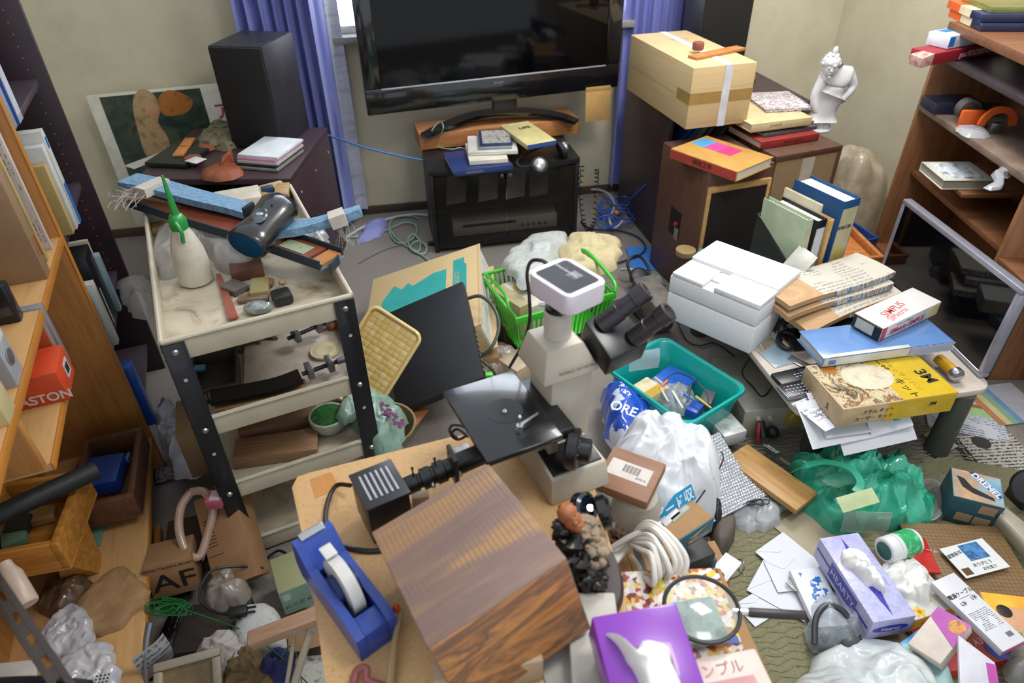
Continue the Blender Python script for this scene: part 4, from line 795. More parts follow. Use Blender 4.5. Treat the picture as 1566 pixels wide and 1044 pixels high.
for i, (a, b, d, lb, m_) in enumerate((((1495, 726), (1600, 720), (1440, 668), 'newspaper page with black banner lying on carpet, lowest', nz), ((1420, 652), (1545, 676), (1460, 585), 'white printed leaflet with small portrait under table corner', PRINT('#b9bbc4', '#6f7280', 75, thr=.5)), ((1530, 650), (1610, 640), (1500, 590), 'flyer with orange green and blue bands at right edge', M('#bcbcc4', .5)), ((1412, 664), (1450, 690), (1404, 640), 'white paper corner sticking out by the table leg', M('#aaa7a0', .6)))):
    p_ = boxy(('newspaper', 'leaflet', 'flyer', 'paper')[i], lb, 'paper', (*a, .003+.003*i), (*b, .003+.003*i), (*d, .003+.003*i), .0025, m_, 0, part='sheet')
    X, Y = p_.lx, p_.ly
    if i == 0:
        p_.box('banner', M('#26251f', .7), .0, Y*.1, .0025, .035, Y*.95, .0031, 0); p_.txt('アフターサービス', M('#aaa79f', .7), .018, Y*.5, .0036, .026, spin=-90); p_.add('ring_mark', MB().lathe([(.02, .0025), (.03, .0025), (.03, .0031), (.02, .0031)], 20, (.1, Y*.8, 0)), M('#33322e', .7))
    if i == 1:
        p_.box('portrait_print', M('#4a3630', .5), X*.38, Y*.42, .0025, X*.5, Y*.56, .0031, 0); p_.box('green_box', M('#9dbf86', .5), X*.58, Y*.38, .0025, X*.88, Y*.62, .0031, 0); p_.box('orange_box', M('#b05a3c', .5), X*.64, Y*.54, .003, X*.8, Y*.6, .0036, 0); p_.box('blue_heading', M('#7d86b8', .5), X*.2, Y*.9, .0025, X*.9, Y*.96, .0031, 0)
    if i == 2:
        for k, c_ in enumerate(('#b5764f', '#c7bf8a', '#8fae8c', '#6f9cc4')): p_.box('colour_band', M(c_, .5), X*.12*k, 0, .0025, X*.12*(k+1)-.002, Y*.9, .0031, 0)
bl = T('wooden_plank', 'short light wooden plank lying on floor near green bag', 'plank', F((1218, 780, .075), (1236, 766, .075), (1128, 688, .075)), .02); bl.box('board', WOOD('#9b7440', '#b38a52', 'y'), 0, 0, 0, bl.lx*1.9, bl.ly, .02, .002)
gb_ = MB().mound([P(x, y, .012) for x, y in ((1212, 712), (1225, 760), (1255, 800), (1310, 812), (1400, 816), (1424, 800), (1405, 750), (1375, 715), (1320, 700), (1260, 698))], .13, 1.0, 5, nr=26, na=130, fsc=10, ridge=1.5)
gbag = solo('plastic_bag', 'sea green translucent shopping bag on floor at right', 'plastic bag', gb_, RAMP(('#2a9476', '#3cb392', '#31a383'), (1, 1, 1), 9, 'noise', .2, bump=.1, coat=.6, alpha=.88), ang=60)
hb0 = MB().ribbon(pts((1215, 722, .08), (1232, 712, .14), (1262, 706, .15), (1300, 716, .17), (1316, 738, .16), (1308, 752, .15)), .022, .003)
for v in hb0.b.verts: v.co -= gbag.location
hb0 = hb0.obj('handle', RAMP(('#2f9a7a', '#3fae8c'), (1, 1, 1), 9, 'noise', .2, alpha=.9)); hb0.parent = gbag
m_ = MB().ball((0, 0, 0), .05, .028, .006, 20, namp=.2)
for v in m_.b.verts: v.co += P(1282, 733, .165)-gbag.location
m_ = m_.obj('opening_patch', M('#14604a', .5)); m_.parent = gbag; m_['label'] = 'dark patch for the shaded mouth of the bag'  # shade inside the bag mouth painted as a flattened dark green patch
sheet('note_sheet', 'pale green sheet with dark emblem lying on green bag', (1290, 784, .165), (1345, 768, .165), (1276, 762, .18), M('#a9b58a', .5), curl=.004)
sheet('clear_sleeve', 'clear plastic sleeve hanging at front of green bag', (1285, 812, .05), (1355, 812, .07), (1288, 778, .15), FILM('#b9cfc4', .4), cat='plastic sleeve', curl=.01)
# ================================================================ centre floor: carton, device, bamboo tray, green basket, teal bin
TL, TR_, BR_ = P(570, 427, .17), P(733, 372, .33), P(737, 495, .28)
BL_ = TL+BR_-TR_
c_ = T('printed_carton', 'tan carton with teal print leaning in centre floor', 'carton', F(BL_, BR_, TL), .13)
X, Y, h = c_.lx, c_.ly, .13
c_.box('body', card, 0, 0, 0, X-.012, Y, h, .002); c_.box('side_flap', card, X-.012, -.0, 0, X+.012, Y, .006, .001); c_.box('side_flap', card, X-.012, 0, h-.004, X, Y, h, .001)
c_.box('white_liner', RAMP(('#b9b6ad', '#cfcdc6', '#a9a59a'), (1, 1, 1), 14, 'noise', .6, bump=.3), X-.013, .004, .006, X-.008, Y-.004, h-.004, 0)
tl = M('#2f9c96', .6, var=.1); 
c_.add('teal_print', MB().prism([(X*.12, Y*.62), (X*.22, Y*.80), (X*.30, Y*.72), (X*.35, Y*.78), (X*.40, Y*.72), (X*.58, Y*.80), (X*.70, Y*.80), (X*.70, Y*.30), (X*.2, Y*.30)], h, h+.0006), tl)
c_.add('teal_print', MB().prism([(X*.76, Y*.16), (X*.76, Y*.88), (X*.86, Y*.88), (X*.86, Y*.80), (X*.88, Y*.78), (X*.88, Y*.10), (X*.84, Y*.10)], h, h+.0006), tl)
c_.txt('ｴｺﾘﾏｸｽ', card, X*.79, Y*.62, h+.0009, .03, spin=-90)
solo('carton_prop', 'plain brown box lying beneath the leaning teal printed carton', 'box', MB().box(.06, 1.98, 0, .30, 2.28, .12, .003), M('#8f6f4c', .7))
bd = T('network_device', 'flat black metal device leaning on the teal printed carton', 'network device', F(P(604, 636, .17), P(741, 572, .19), P(608, 468, .37) if 0 else P(594, 470, .36)), .035)
A_ = P(606, 628, .16); B_ = P(740, 574, .17); D_ = P(598, 470, .355)
bpy.data.objects.remove(bd.o)
bd = T('network_device', 'flat black metal device leaning on the teal printed carton', 'network device', F(P(606, 630, .12), P(740, 576, .24), P(606, 630, .12)+P(706, 430, .34)-P(740, 576, .24)), .03)
X, Y, h = bd.lx, bd.ly, .03
bd.box('case', RAMP(('#0b0c10', '#121318', '#0e0f13'), (1, 1, 1), 10, 'noise', .5), 0, 0, 0, X, Y, h, .003)
bd.box('port_strip', M('#0b0b0d', .4), X-.0005, Y*.06, .004, X+.0012, Y*.5, h-.004, 0)
for k in range(8): bd.box('port', M('#a7a8aa', .4), X+.001, Y*(.08+k*.05), .008, X+.002, Y*(.08+k*.05)+.004, h-.009, 0)
for k, (u, v) in enumerate(((.92, .95),)): bd.add('screw', MB().cyl((X*u, Y*v, h), (X*u, Y*v, h+.001), .003), M('#555555', .3, .8))
cable('grey_green_cable', 'thick grey green cable arching out of the black device', [(716, 456, .33), (735, 453, .35), (755, 470, .34), (763, 500, .30), (752, 530, .26), (735, 545, .22)], .0065, M('#3f4a40', .5))
cable('grey_green_cable', 'lower bend of thick cable above the microscope table', [(738, 552, .18), (750, 562, .16), (757, 572, .12)], .006, M('#3f4a40', .5))
a, b, d = P(530, 590, .20), P(584, 655, .16), P(597, 450, .40)
bt = T('bamboo_tray', 'woven pale bamboo tray standing on edge beside the black device', 'tray', F(P(568, 640, .22), P(646, 514, .44), P(500, 572, .33)), .03)
X, Y, h = bt.lx*1.0, .18, .03
rr_ = [(x, y) for cx, cy, a0 in ((X-.025, .025, -90), (X-.025, Y-.025, 0), (.025, Y-.025, 90), (.025, .025, 180)) for x, y in [(cx+.025*math.cos(math.radians(a0+k*18)), cy+.025*math.sin(math.radians(a0+k*18))) for k in range(6)]]
bt.add('base', MB().prism(rr_, 0, h-.005, .004), RAMP(('#b8924e', '#d0ad68', '#c29d58'), (1, 40, 1), 6, 'noise', .35, coat=.3))
bam = [RAMP((c1, c2, c1), v, 10, 'noise', .35, coat=.3, lo=.35, hi=.65) for c1, c2, v in (('#cdae68', '#d6b878', (1, 40, 1)), ('#c8a860', '#d2b36e', (40, 1, 1)), ('#d4bb7c', '#dac388', (1, 40, 1)))]
n1, n2 = 15, 8
for i in range(n1):
    for j in range(n2):
        x0, x1 = .012+(X-.024)*i/n1, .012+(X-.024)*(i+1)/n1; y0, y1 = .012+(Y-.024)*j/n2, .012+(Y-.024)*(j+1)/n2
        bt.box('strip', bam[(i+2*j+(i*j) % 3) % 3], x0+.0005, y0+.0005, h-.005, x1-.0005, y1-.0005, h-.0034+.0006*((i+j) % 2), .0004)
rim = [V((p[0], p[1], h)) for p in rr_]
bt.add('rim', MB().tube(rim+[rim[0]], .006, 8, 1), RAMP(('#cdb070', '#dcc48a'), (30, 30, 30), 3, 'noise', .3, coat=.4))
def basin(name, label, cat, a, b, d, h, mat, wt=.004, inset=.12, rc=.04, rimw=.010, nslots=0, group=None):
    t = T(name, label, cat, F(a, b, d), h, group); X, Y = t.lx, t.ly
    def ring(k, z, extra=0):
        ix, iy = X*k/2-extra, Y*k/2-extra; r = max(.006, rc-k*.05); o = []
        for cx, cy, a0 in ((X-ix-r, iy+r, -90), (X-ix-r, Y-iy-r, 0), (ix+r, Y-iy-r, 90), (ix+r, iy+r, 180)):
            for q in range(6): a_ = math.radians(a0+q*18); o.append((cx+r*math.cos(a_), cy+r*math.sin(a_), z))
        return o
    m = MB()
    def loft(rs):
        vs = [[m.b.verts.new(p) for p in r] for r in rs]
        for p, q in zip(vs, vs[1:]):
            n = len(p)
            for i in range(n): m.b.faces.new((p[i], p[(i+1) % n], q[(i+1) % n], q[i]))
        m.b.faces.new(vs[0]); m.b.faces.new(vs[-1])
    loft([ring(inset, 0), ring(0, h-.012), ring(0, h-.012, rimw), ring(0, h, rimw*.8), ring(0, h, 0), ring(.01, h-.006, -wt), ring(inset, wt, -wt)])
    t.add('shell', m, mat, ang=50); return t
teal = M('#0f9c94', .3, coat=.3, var=.05)
bn = basin('plastic_basin', 'teal rectangular plastic basin full of small tools', 'basin', (929, 560, .21), (1052, 648, .21), (1008, 510, .21), .15, teal)
zb = .075
def bpx(name, label, cat, a, b, d, z, h, mat, **k): return boxy(name, label, cat, (*a, z+h), (*b, z+h), (*d, z+h), h, mat, **k)
bpx('cream_box', 'small cream and yellow carton inside the teal basin', 'box', (962, 588), (985, 604), (980, 572), .12, .05, M('#cfc49c', .5)).box('yellow_side', M('#bb9422', .5), .0, .0, .0, .0, .0, .0, 0) if 0 else None
t = bpx('cream_box', 'small cream and yellow carton inside the teal basin', 'box', (962, 592), (992, 612), (984, 572), .115, .05, M('#cfc49c', .5)); t.box('yellow_side', M('#bb9422', .5), t.lx*.6, t.ly*.0, .0505, t.lx, t.ly, .052, 0)
bpx('blue_folder', 'bright blue clear covered booklet inside the teal basin', 'booklet', (988, 585), (1030, 608), (1008, 548), .12, .03, M('#2458b8', .25, coat=.5))
sheet('clear_sheet', 'curled clear plastic sheet standing in far corner of basin', (962, 568, .20), (1005, 560, .20), (968, 535, .27), FILM('#b9c8d0', .45), cat='plastic sheet', curl=.02)
solo('plastic_pouch', 'crumpled clear pouch of small parts in the teal basin', 'plastic bag', MB().mound([P(x, y, .12) for x, y in ((1000, 605), (1020, 635), (1055, 632), (1060, 605), (1035, 590))], .05, .7, 3, nr=10), FILM('#a9aeb0', .55))
bpx('blue_part', 'small blue plastic box near right end of the basin', 'box', (1048, 624), (1066, 632), (1058, 610), .12, .035, M('#1f4fb0', .4), bev=.004)
bpx('grey_part', 'dark grey chunky plastic part at right end of basin', 'part', (1068, 612), (1088, 618), (1076, 592), .12, .04, M('#4c4f55', .5), bev=.006)
pal = [('#c8b98a', 'tan'), ('#c7c8c4', 'silver'), ('#b56f3c', 'orange'), ('#d8d6cc', 'white'), ('#8f8c52', 'olive'), ('#2f68b0', 'blue'), ('#3a3c40', 'black'), ('#bfa558', 'yellow')]
tl_ = ['pen', 'screwdriver', 'brush', 'tweezer', 'marker', 'knife', 'rod', 'pencil']
for i in range(8):
    x0, y0 = 1002+i*9, 578+(i*17) % 30; x1, y1 = x0+34-(i*23) % 50, y0+26-(i*7) % 20
    solo(tl_[i], '%s %s lying among tools in the teal basin' % (pal[i][1], tl_[i]), tl_[i], MB().tube(pts((x0, y0, .165+.003*i), (x1, y1, .16+.003*i)), lambda u: .005 if u < .7 else .003, 8, 1).ball(P(x0, y0, .165+.003*i), .0055, n=8), M(pal[i][0], .4), 'small tools in the teal basin')
cable('thin_wire', 'black wire looped inside the teal basin', [(1015, 582, .17), (1035, 570, .19), (1060, 580, .2), (1080, 600, .19), (1082, 618, .17), (1070, 630, .15)], .002, blkm)
# green basket
gr = M('#3fae2a', .35, var=.06)
a, b, d = P(790, 486, .26), P(940, 446, .26), P(778, 408, .26)
gk = T('shopping_basket', 'bright green slotted plastic basket behind the microscope', 'basket', F(a, b, d), .17)
X, Y, h = gk.lx, gk.ly, .17
gk.add('rim', MB().box(-.006, -.006, h-.03, X+.006, .006, h, .003).box(-.006, Y-.006, h-.014, X+.006, Y+.006, h, .003).box(-.006, .006, h-.014, .006, Y-.006, h, .003).box(X-.006, .006, h-.014, X+.006, Y-.006, h, .003), gr)
gk.box('bottom', gr, .02, .02, 0, X-.02, Y-.02, .006)
for i in range(22):
    u = i/21; x = .004+(X-.008)*u; xi = .02+(X-.04)*u
    for yy, yi in ((0, .02), (Y, Y-.02)): gk.add('slat', MB().hexa([(xi-.003, yi-.002, .004), (xi+.003, yi-.002, .004), (xi+.003, yi+.002, .004), (xi-.003, yi+.002, .004), (x-.003, yy-.002, h-.012), (x+.003, yy-.002, h-.012), (x+.003, yy+.002, h-.012), (x-.003, yy+.002, h-.012)]), gr)
for i in range(14):
    u = i/13; y = .006+(Y-.012)*u; yi = .02+(Y-.04)*u
    for xx, xi in ((0, .02), (X, X-.02)): gk.add('slat', MB().hexa([(xi-.002, yi-.003, .004), (xi+.002, yi-.003, .004), (xi+.002, yi+.003, .004), (xi-.002, yi+.003, .004), (xx-.002, y-.003, h-.012), (xx+.002, y-.003, h-.012), (xx+.002, y+.003, h-.012), (xx-.002, y+.003, h-.012)]), gr)
gk.add('solid_end', MB().box(X-.003, .02, .02, X+.003, Y-.02, h-.03, .001), gr); gk.box('red_sticker', M('#b83a4c', .4), X+.003, Y*.3, .04, X+.0045, Y*.6, .13, 0)
gk.add('handle', MB().tube([V((-.004, .01, h)), V((-.03, .0, h+.05)), V((-.02, .06, h+.075)), V((0, Y*.8, h+.03)), V((0, Y-.01, h))], .006), gr)
gk.add('handle', MB().tube([V((X, .0, h)), V((X+.012, .04, h+.03)), V((X+.012, Y*.7, h+.05)), V((X, Y, h))], .008), gr)
bz0 = .10
for i, (a, b, d, z, hh, c, lb) in enumerate((((812, 470), (850, 455), (806, 420), .10, .13, '#c6c1b0', 'white carton with dark label inside green basket'), ((795, 470), (812, 462), (790, 425), .10, .15, '#a2946c', 'tan card folder at left inside green basket'), ((855, 455), (895, 440), (850, 400), .10, .10, '#8c9a5a', 'olive box inside the green basket under cloth'))):
    t = boxy('small_box', lb, 'box', (*a, z+hh), (*b, z+hh), (*d, z+hh), hh, M(c, .5))
    if i == 0: t.box('dark_label', M('#3d4045', .5), t.lx*.5, t.ly*.05, hh, t.lx*.98, t.ly*.5, hh+.0006, 0); t.box('yellow_sticker', M('#c9ab2f', .4), t.lx*.2, t.ly*.62, hh, t.lx*.5, t.ly*.8, hh+.0006, 0); t.txt('D', M('#7ac23f', .5), t.lx*.75, t.ly*.25, hh+.001, .02)
cb = [P(x, y, .25) for x, y in ((852, 408), (895, 425), (938, 415), (950, 378), (925, 364), (870, 368))]
solo('canvas_bag', 'beige crumpled canvas bag folded over the green basket', 'cloth bag', MB().mound(cb, .06, .9, 3, nr=20, na=100, fsc=6, ridge=1.0), RAMP(('#a3946e', '#c0b28a', '#b3a57e'), (1, 1, 1), 5, 'noise', .85), ang=60)
solo('mesh_bag', 'grey white translucent sack with round logo in the green basket', 'plastic bag', MB().mound([P(x, y, .26) for x, y in ((772, 400), (795, 442), (840, 425), (862, 385), (868, 360), (815, 365))], .06, .7, 8, nr=18, na=80, fsc=9), RAMP(('#8f948f', '#b4b7b2', '#a2a6a1'), (1, 1, 1), 60, 'noise', .4, bump=.3), ang=60)
lgf = F(P(806, 430, .335), P(836, 424, .335), P(803, 408, .36))
lg = T('round_label', 'round label reading Oil on the translucent sack', 'label', lgf)
for k, (r0, c) in enumerate(((.032, '#c7c9c4'), (.029, '#b0443a'), (.024, '#d6d7cf'))): lg.add('ring', MB().lathe([(r0, k*.0006), (r0-.001, k*.0006+.0006)], 28, (lg.lx/2, lg.ly/2, 0), sy=.7), M(c, .5))
lg.txt('Oil', M('#2f7f8c', .5), lg.lx/2, lg.ly/2, .0025, .02, bold=.0006)
# stuff between carton, basket and microscope
boxy('wooden_box', 'small tan wood box between carton and basket', 'box', (770, 470, .2), (795, 462, .2), (762, 420, .2), .19, M('#8b7a5c', .6), .003)
boxy('picture_board', 'grey brown painted board leaning beside the green basket', 'board', (775, 505, .12), (800, 496, .12), (768, 450, .16), .012, M('#7a6a52', .6), .002)
boxy('white_orange_box', 'white box with orange brown side below the green basket', 'box', (790, 568, .10), (838, 540, .10), (770, 545, .10), .09, M('#b9a48c', .5), .002)
solo('plastic_pouch', 'crumpled pinkish clear bag below teal printed carton', 'plastic bag', MB().mound([P(x, y, .05) for x, y in ((730, 575), (775, 570), (795, 550), (770, 530), (735, 540))], .06, .6, 2), FILM('#b8a79c', .6))
solo('green_scrap', 'bright green plastic scrap behind microscope stage', 'scrap', MB().box(0, 0, 0, .03, .02, .01, .003), M('#4cc62a', .4), mw=Matrix.Translation(P(741, 578, .2)))
# blue print bag, white bag
solo('printed_bag', 'blue and white printed plastic bag behind the white bin bag', 'plastic bag', MB().mound([P(x, y, .08) for x, y in ((922, 600), (925, 660), (945, 700), (1000, 690), (1010, 660), (985, 625), (950, 600))], .12, .5, 7, nr=16, na=80), RAMP(('#1c45a8', '#2450b8', '#c6cbd6', '#d2d6de'), (1, 1, 1), 3.2, 'noise', .25, const=True, coat=.4), ang=60)
lg = T('bag_print', 'white letters ORE printed across the blue bag', 'print', F(P(925, 625, .22), P(965, 640, .22), P(930, 600, .24)))
lg.txt('ORE', M('#ced4e0', .4), lg.lx*.6, lg.ly*.4, .0, .045, bold=.001)
wb0 = [P(x, y, .03) for x, y in ((922, 735), (945, 700), (1030, 690), (1080, 712), (1096, 760), (1070, 812), (1020, 845), (960, 830), (920, 790))]
solo('bin_bag', 'large white crumpled plastic bag in front of the teal basin', 'plastic bag', MB().mound(wb0, .27, .6, 11, nr=36, na=160, flat=2.4, fsc=9, ridge=1.3), RAMP(('#c4c6ca', '#d2d4d9', '#dadce0'), (1, 1, 1), 3, 'noise', .3, bump=.05), ang=75)
pr = T('bag_print', 'cyan panel with white ビール lettering at foot of bin bag', 'print', F(P(1004, 806, .22), P(1064, 762, .22), P(998, 778, .265)))
pr.add('cyan_panel', MB().prism([(0, 0), (pr.lx, 0), (pr.lx*.98, pr.ly*.9), (pr.lx*.55, pr.ly*.95), (.0, pr.ly*.35)], 0, .002), M('#1f93c4', .4)); pr.txt('ビード収', M('#d8e2ea', .4), pr.lx*.5, pr.ly*.42, .0023, .036, bold=.0008)
cable('thin_black_cable', 'thin black cord arching over the white bin bag', [(1103, 690, .16), (1106, 702, .15), (1095, 725, .17), (1078, 750, .20), (1062, 772, .22)], .0022, blkm)
# bubble wrap + clear bags
f = F(P(1088, 800, .07), P(1172, 758, .05), P(1040, 700, .13))
def bub(u, v):
    x, y = u*f.lx, v*f.ly*1.12; s_ = .011; j = round(y/(s_*.87)); i = round(x/s_-.5*(j % 2))
    dx, dy = x-(i+.5*(j % 2))*s_, y-j*s_*.87; r = math.hypot(dx, dy)/(s_*.46)
    return V((x, y, .004*max(0, 1-r*r)**.5+.012*math.sin(u*3+v*4)))
solo('bubble_wrap', 'silver grey bubble wrap sheet beside the white bin bag', 'bubble wrap', MB().grid(bub, 100, 130), M('#a6a9ae', .12, .35, .03, 8, 0, 1, 0, 0, .6), mw=f.mat(), ang=80)
solo('padded_parcel', 'padded parcel supporting the bubble wrap from below', 'parcel', MB().hexa([tuple(f.mat(-.10)@V(p)) for p in ((.01, .01, .02), (f.lx*.9, .01, .05), (f.lx*.9, f.ly*.9, .03), (.01, f.ly*.9, 0), (.01, .01, .09), (f.lx*.9, .01, .09), (f.lx*.9, f.ly*.9, .09), (.01, f.ly*.9, .09))], .01), M('#94979c', .4))
bag('clear_bag', 'crumpled clear plastic on the rug below bubble wrap', ((1095, 790), (1120, 808), (1165, 812), (1195, 800), (1200, 775), (1165, 755), (1110, 770)), .009, .045, FILM('#c2c5ca', .6, .1), amp=.8, seed=3, ridge=1)
gl_ = T('binder_clip', 'folded black glasses frame lying on clear plastic', 'glasses', F(P(1135, 772, .07), P(1165, 772, .07), P(1140, 755, .07)))
gl_.add('frame', MB().tube([V((0, 0, 0)), V((.04, .005, 0)), V((.06, .0, 0)), V((.062, .02, .0)), V((.04, .018, 0)), V((0, .004, 0))], .003), blkm); gl_.box('lens_bar', blkm, 0, 0, -.004, .04, .012, .002)
gl_.add('loop', MB().tube([V((.06, .005, 0)), V((.075, .0, .005)), V((.08, .014, .005)), V((.062, .02, 0))], .002), blkm)
wt = boxy('white_device', 'small white box with printed label below the teal basin', 'box', (1108, 668, .10), (1143, 658, .10), (1082, 640, .10), .05, M('#c5c9c8', .3, coat=.3), .003); wt.box('label', PRINT('#c9cdca', '#5f6f68', 180), wt.lx*.1, wt.ly*.2, .05, wt.lx*.9, wt.ly*.8, .0505, 0)
# behind: blue towel, cable nest, grey block
solo('cleaning_cloth', 'bright blue speckled cloth lying flat on the carpet', 'cloth', MB().grid(lambda u, v: P(957+(968-957)*v+ (1016-957)*u+ (1028-1016)*u*v-0, 380+(415-380)*v+(374-380)*u+(0)*u*v, .004)+V((0, 0, .004*math.sin(u*9+v*7))), 16, 12, .004), RAMP(('#2a63b8', '#3a7cc8', '#2f6cc0', '#6aa3cf'), (1, 1, 1), 80, 'noise', .9), ang=60)
gb2 = boxy('grey_cushion', 'dark worn grey block behind the microscope eyepieces', 'block', (1003, 470, .16), (1040, 462, .16), (1008, 415, .18), .15, RAMP(('#4a4541', '#665f58', '#3c3834'), (1, 1, 1), 12, 'noise', .6), .02)
nest = MB(); rnd = random.Random(3)
for j in range(9):
    cx, cy = 940+rnd.uniform(-14, 18), 322+rnd.uniform(-16, 22)
    nest.tube([P(cx+13*math.cos(k*.8+j)*rnd.uniform(.6, 1.3), cy+9*math.sin(k*.8+j)*rnd.uniform(.6, 1.3), .02+.012*j*rnd.uniform(.5, 1)) for k in range(9)], .0042, 6, 4)
solo('blue_cable_nest', 'tangled nest of blue cord on carpet left of cabinet', 'cord', nest, M('#2a55b0', .5))
cable('blue_cable', 'blue cord rising from the tangle to cabinet shelf', [(948, 312, .05), (962, 305, .12), (985, 285, .25), (1008, 265, .32), (1022, 235, .42), (1040, 205, .52)], .0045, M('#2a55b0', .5))
cable('dark_blue_cable', 'dark blue cable curving over carpet to the blue cloth', [(888, 338, .01), (905, 350, .01), (945, 352, .01), (975, 362, .01), (987, 378, .01), (978, 390, .012), (960, 397, .01), (945, 402, .01)], .0045, M('#1d2c50', .5))
cable('white_lead', 'white cord end with orange plug inside the blue tangle', [(886, 290, .02), (915, 290, .03), (932, 298, .05), (940, 315, .06), (932, 335, .06), (940, 348, .05), (952, 338, .05)], .006, M('#b5b9c0', .4))
solo('orange_plug', 'small orange plug nested in the blue cord tangle', 'plug', MB().cyl(P(940, 330, .06), P(943, 324, .09), .012), M('#b07a2a', .5))
cable('white_lead', 'short white cord arched behind the green basket', [(950, 412, .05), (965, 412, .07), (978, 420, .03)], .007, M('#c5cac8', .4))
hd2 = T('headphones', 'black round headphones on floor behind microscope eyepieces', 'headphones', FO(P(975, 440, .01)))
hd2.add('ear_cup', MB().lathe([(.03, 0), (.042, .006), (.042, .024), (.032, .03), (.02, .026)], 24, (0, 0, .05), (-.2, -.5, .9)), blkm); hd2.add('headband', MB().tube([V((-.03, 0, .05)), V((-.04, .05, .11)), V((.02, .08, .12)), V((.06, .04, .07)), V((.05, .0, .03))], .007), blkm)
solo('silver_bits', 'crumpled clear wrapping behind the black headphones', 'plastic bag', MB().mound([P(x, y, .005) for x, y in ((985, 450), (1012, 452), (1012, 425), (985, 425))], .03, .8, 5, nr=8), FILM('#b9bcc0', .6))
bp2 = boxy('cloth_pile', 'dark grey crumpled fabric between basket and teal basin', 'box', (945, 520, .02), (1010, 500, .02), (935, 460, .02), .018, M('#4a4643', .8))
# ================================================================ floor, lower right
slab('beige_card', 'plain beige cardboard sheet on rug left of green bag', (1248, 862, .013), (1320, 815, .013), (1173, 808, .013), .003, RAMP(('#9a8f78', '#a59a83'), (1, 1, 1), 5, 'noise', .7))
env = M('#c9cbd2', .5, var=.02)
for i, (a, b, d, lb) in enumerate((((1155, 958), (1200, 930), (1138, 915), 'white envelope corner under the magnifier handle'), ((1230, 950), (1262, 880), (1165, 860), 'large white envelope lying open on the rug'), ((1215, 895), (1258, 862), (1188, 820), 'white sheet topmost of the envelopes on rug'), ((1190, 905), (1240, 900), (1142, 860), 'small white envelope with folded flap on rug'))):
    t = T('envelope', lb, 'envelope', F((*a, .014+.003*i), (*b, .014+.003*i), (*d, .014+.003*i)), .0025, 'white envelopes on the rug')
    t.box('sheet', env, 0, 0, 0, t.lx, t.ly, .0018, 0); t.add('flap', MB().prism([(0, t.ly), (t.lx, t.ly), (t.lx*.55, t.ly*.7), (t.lx*.45, t.ly*.7)], .0018, .003), env)
cr_ = boxy('clear_ruler', 'clear ruler with dark edges lying on white envelopes', 'ruler', (1248, 928, .034), (1258, 918, .034), (1200, 892, .034), .003, FILM('#b5b0a8', .45), .0005, part='strip')
cr_.box('edge_line', M('#4a4238', .5), 0, 0, .003, .001, cr_.ly, .0036, 0); cr_.box('edge_line', M('#4a4238', .5), cr_.lx-.001, 0, .003, cr_.lx, cr_.ly, .0036, 0)
tbx = T('tissue_box', 'lavender tissue box with blue diamonds and a pulled tissue', 'tissue box', F((1336, 952, .135), (1402, 941, .135), (1256, 822, .135)), .075)
X, Y, h = tbx.lx, tbx.ly, .075
lav = RAMP(('#8f8fbf', '#b0b0cf', '#9d9dc6', '#bdbdd2'), (1, 1, 1), 28, 'noise', .35); blu = M('#3636a0', .35)
tbx.box('carton', lav, 0, 0, 0, X, Y, h, .003)
tbx.add('diamond_print', MB().prism([(X*.5, Y*.04), (X*.66, Y*.5), (X*.5, Y*.96), (X*.34, Y*.5)], h, h+.0006), blu)
tbx.add('side_print', MB().hexa([(-.0008, Y*.03, h*.45), (0, Y*.03, h*.45), (0, Y*.97, h*.5), (-.0008, Y*.97, h*.5), (-.0008, Y*.03, h*.55), (0, Y*.03, h*.55), (0, Y*.97, h*.6), (-.0008, Y*.97, h*.6)]), blu)
tbx.add('side_print', MB().box(-.0009, Y*.25, h*.2, 0, Y*.72, h*.85, .0), blu); tbx.txt('HEARTY', M('#c9cbe4', .4), -.0016, Y*.48, h*.52, .026, 'left', sx=1.1)
tbx.add('end_print', MB().lathe([(X*.42, 0), (X*.42, .0008)], 24, (X*.5, 0, h*.5), (0, -1, 0), sy=.28), blu); tbx.txt('Hearty', M('#c9cbe4', .4), X*.5, -.0014, h*.48, .018, 'front')
def tissue(t, cx, cy, z, w_, l_, hh, mat, seed=0, name='tissue'):
    rnd = random.Random(seed)
    def fn(u, v):
        a_ = u*6.283; r = (.25+.75*v); fold = 1+.22*math.sin(a_*5+seed)+.1*math.sin(a_*9)
        return V((cx+w_*r*fold*math.cos(a_)+.02*v*math.sin(seed), cy+l_*r*fold*math.sin(a_), z+hh*(v*(1.2-.5*v))*(1+.25*math.sin(a_*3+seed))))
    return t.add(name, MB().grid(fn, 60, 12, .0006), mat, ang=80)
ti = M('#e2e1dd', .8, var=.03)
m = MB().mound([V((X*.12, Y*.72, h)), V((X*.5, Y*.78, h)), V((X*.75, Y*.6, h)), V((X*.72, Y*.36, h)), V((X*.6, Y*.27, h)), V((X*.4, Y*.42, h))], .04, .9, 6, nr=16, na=70, fsc=9, ridge=1.1)
tbx.add('tissue', m, ti, ang=80)
jr = T('pill_jar', 'white round jar with green label lying on red packet', 'jar', FO(P(1368, 838, .16)))
I = jr.inv; a_, b_ = I@P(1352, 842, .155), I@P(1398, 826, .155)
ax = b_-a_; L_ = ax.length
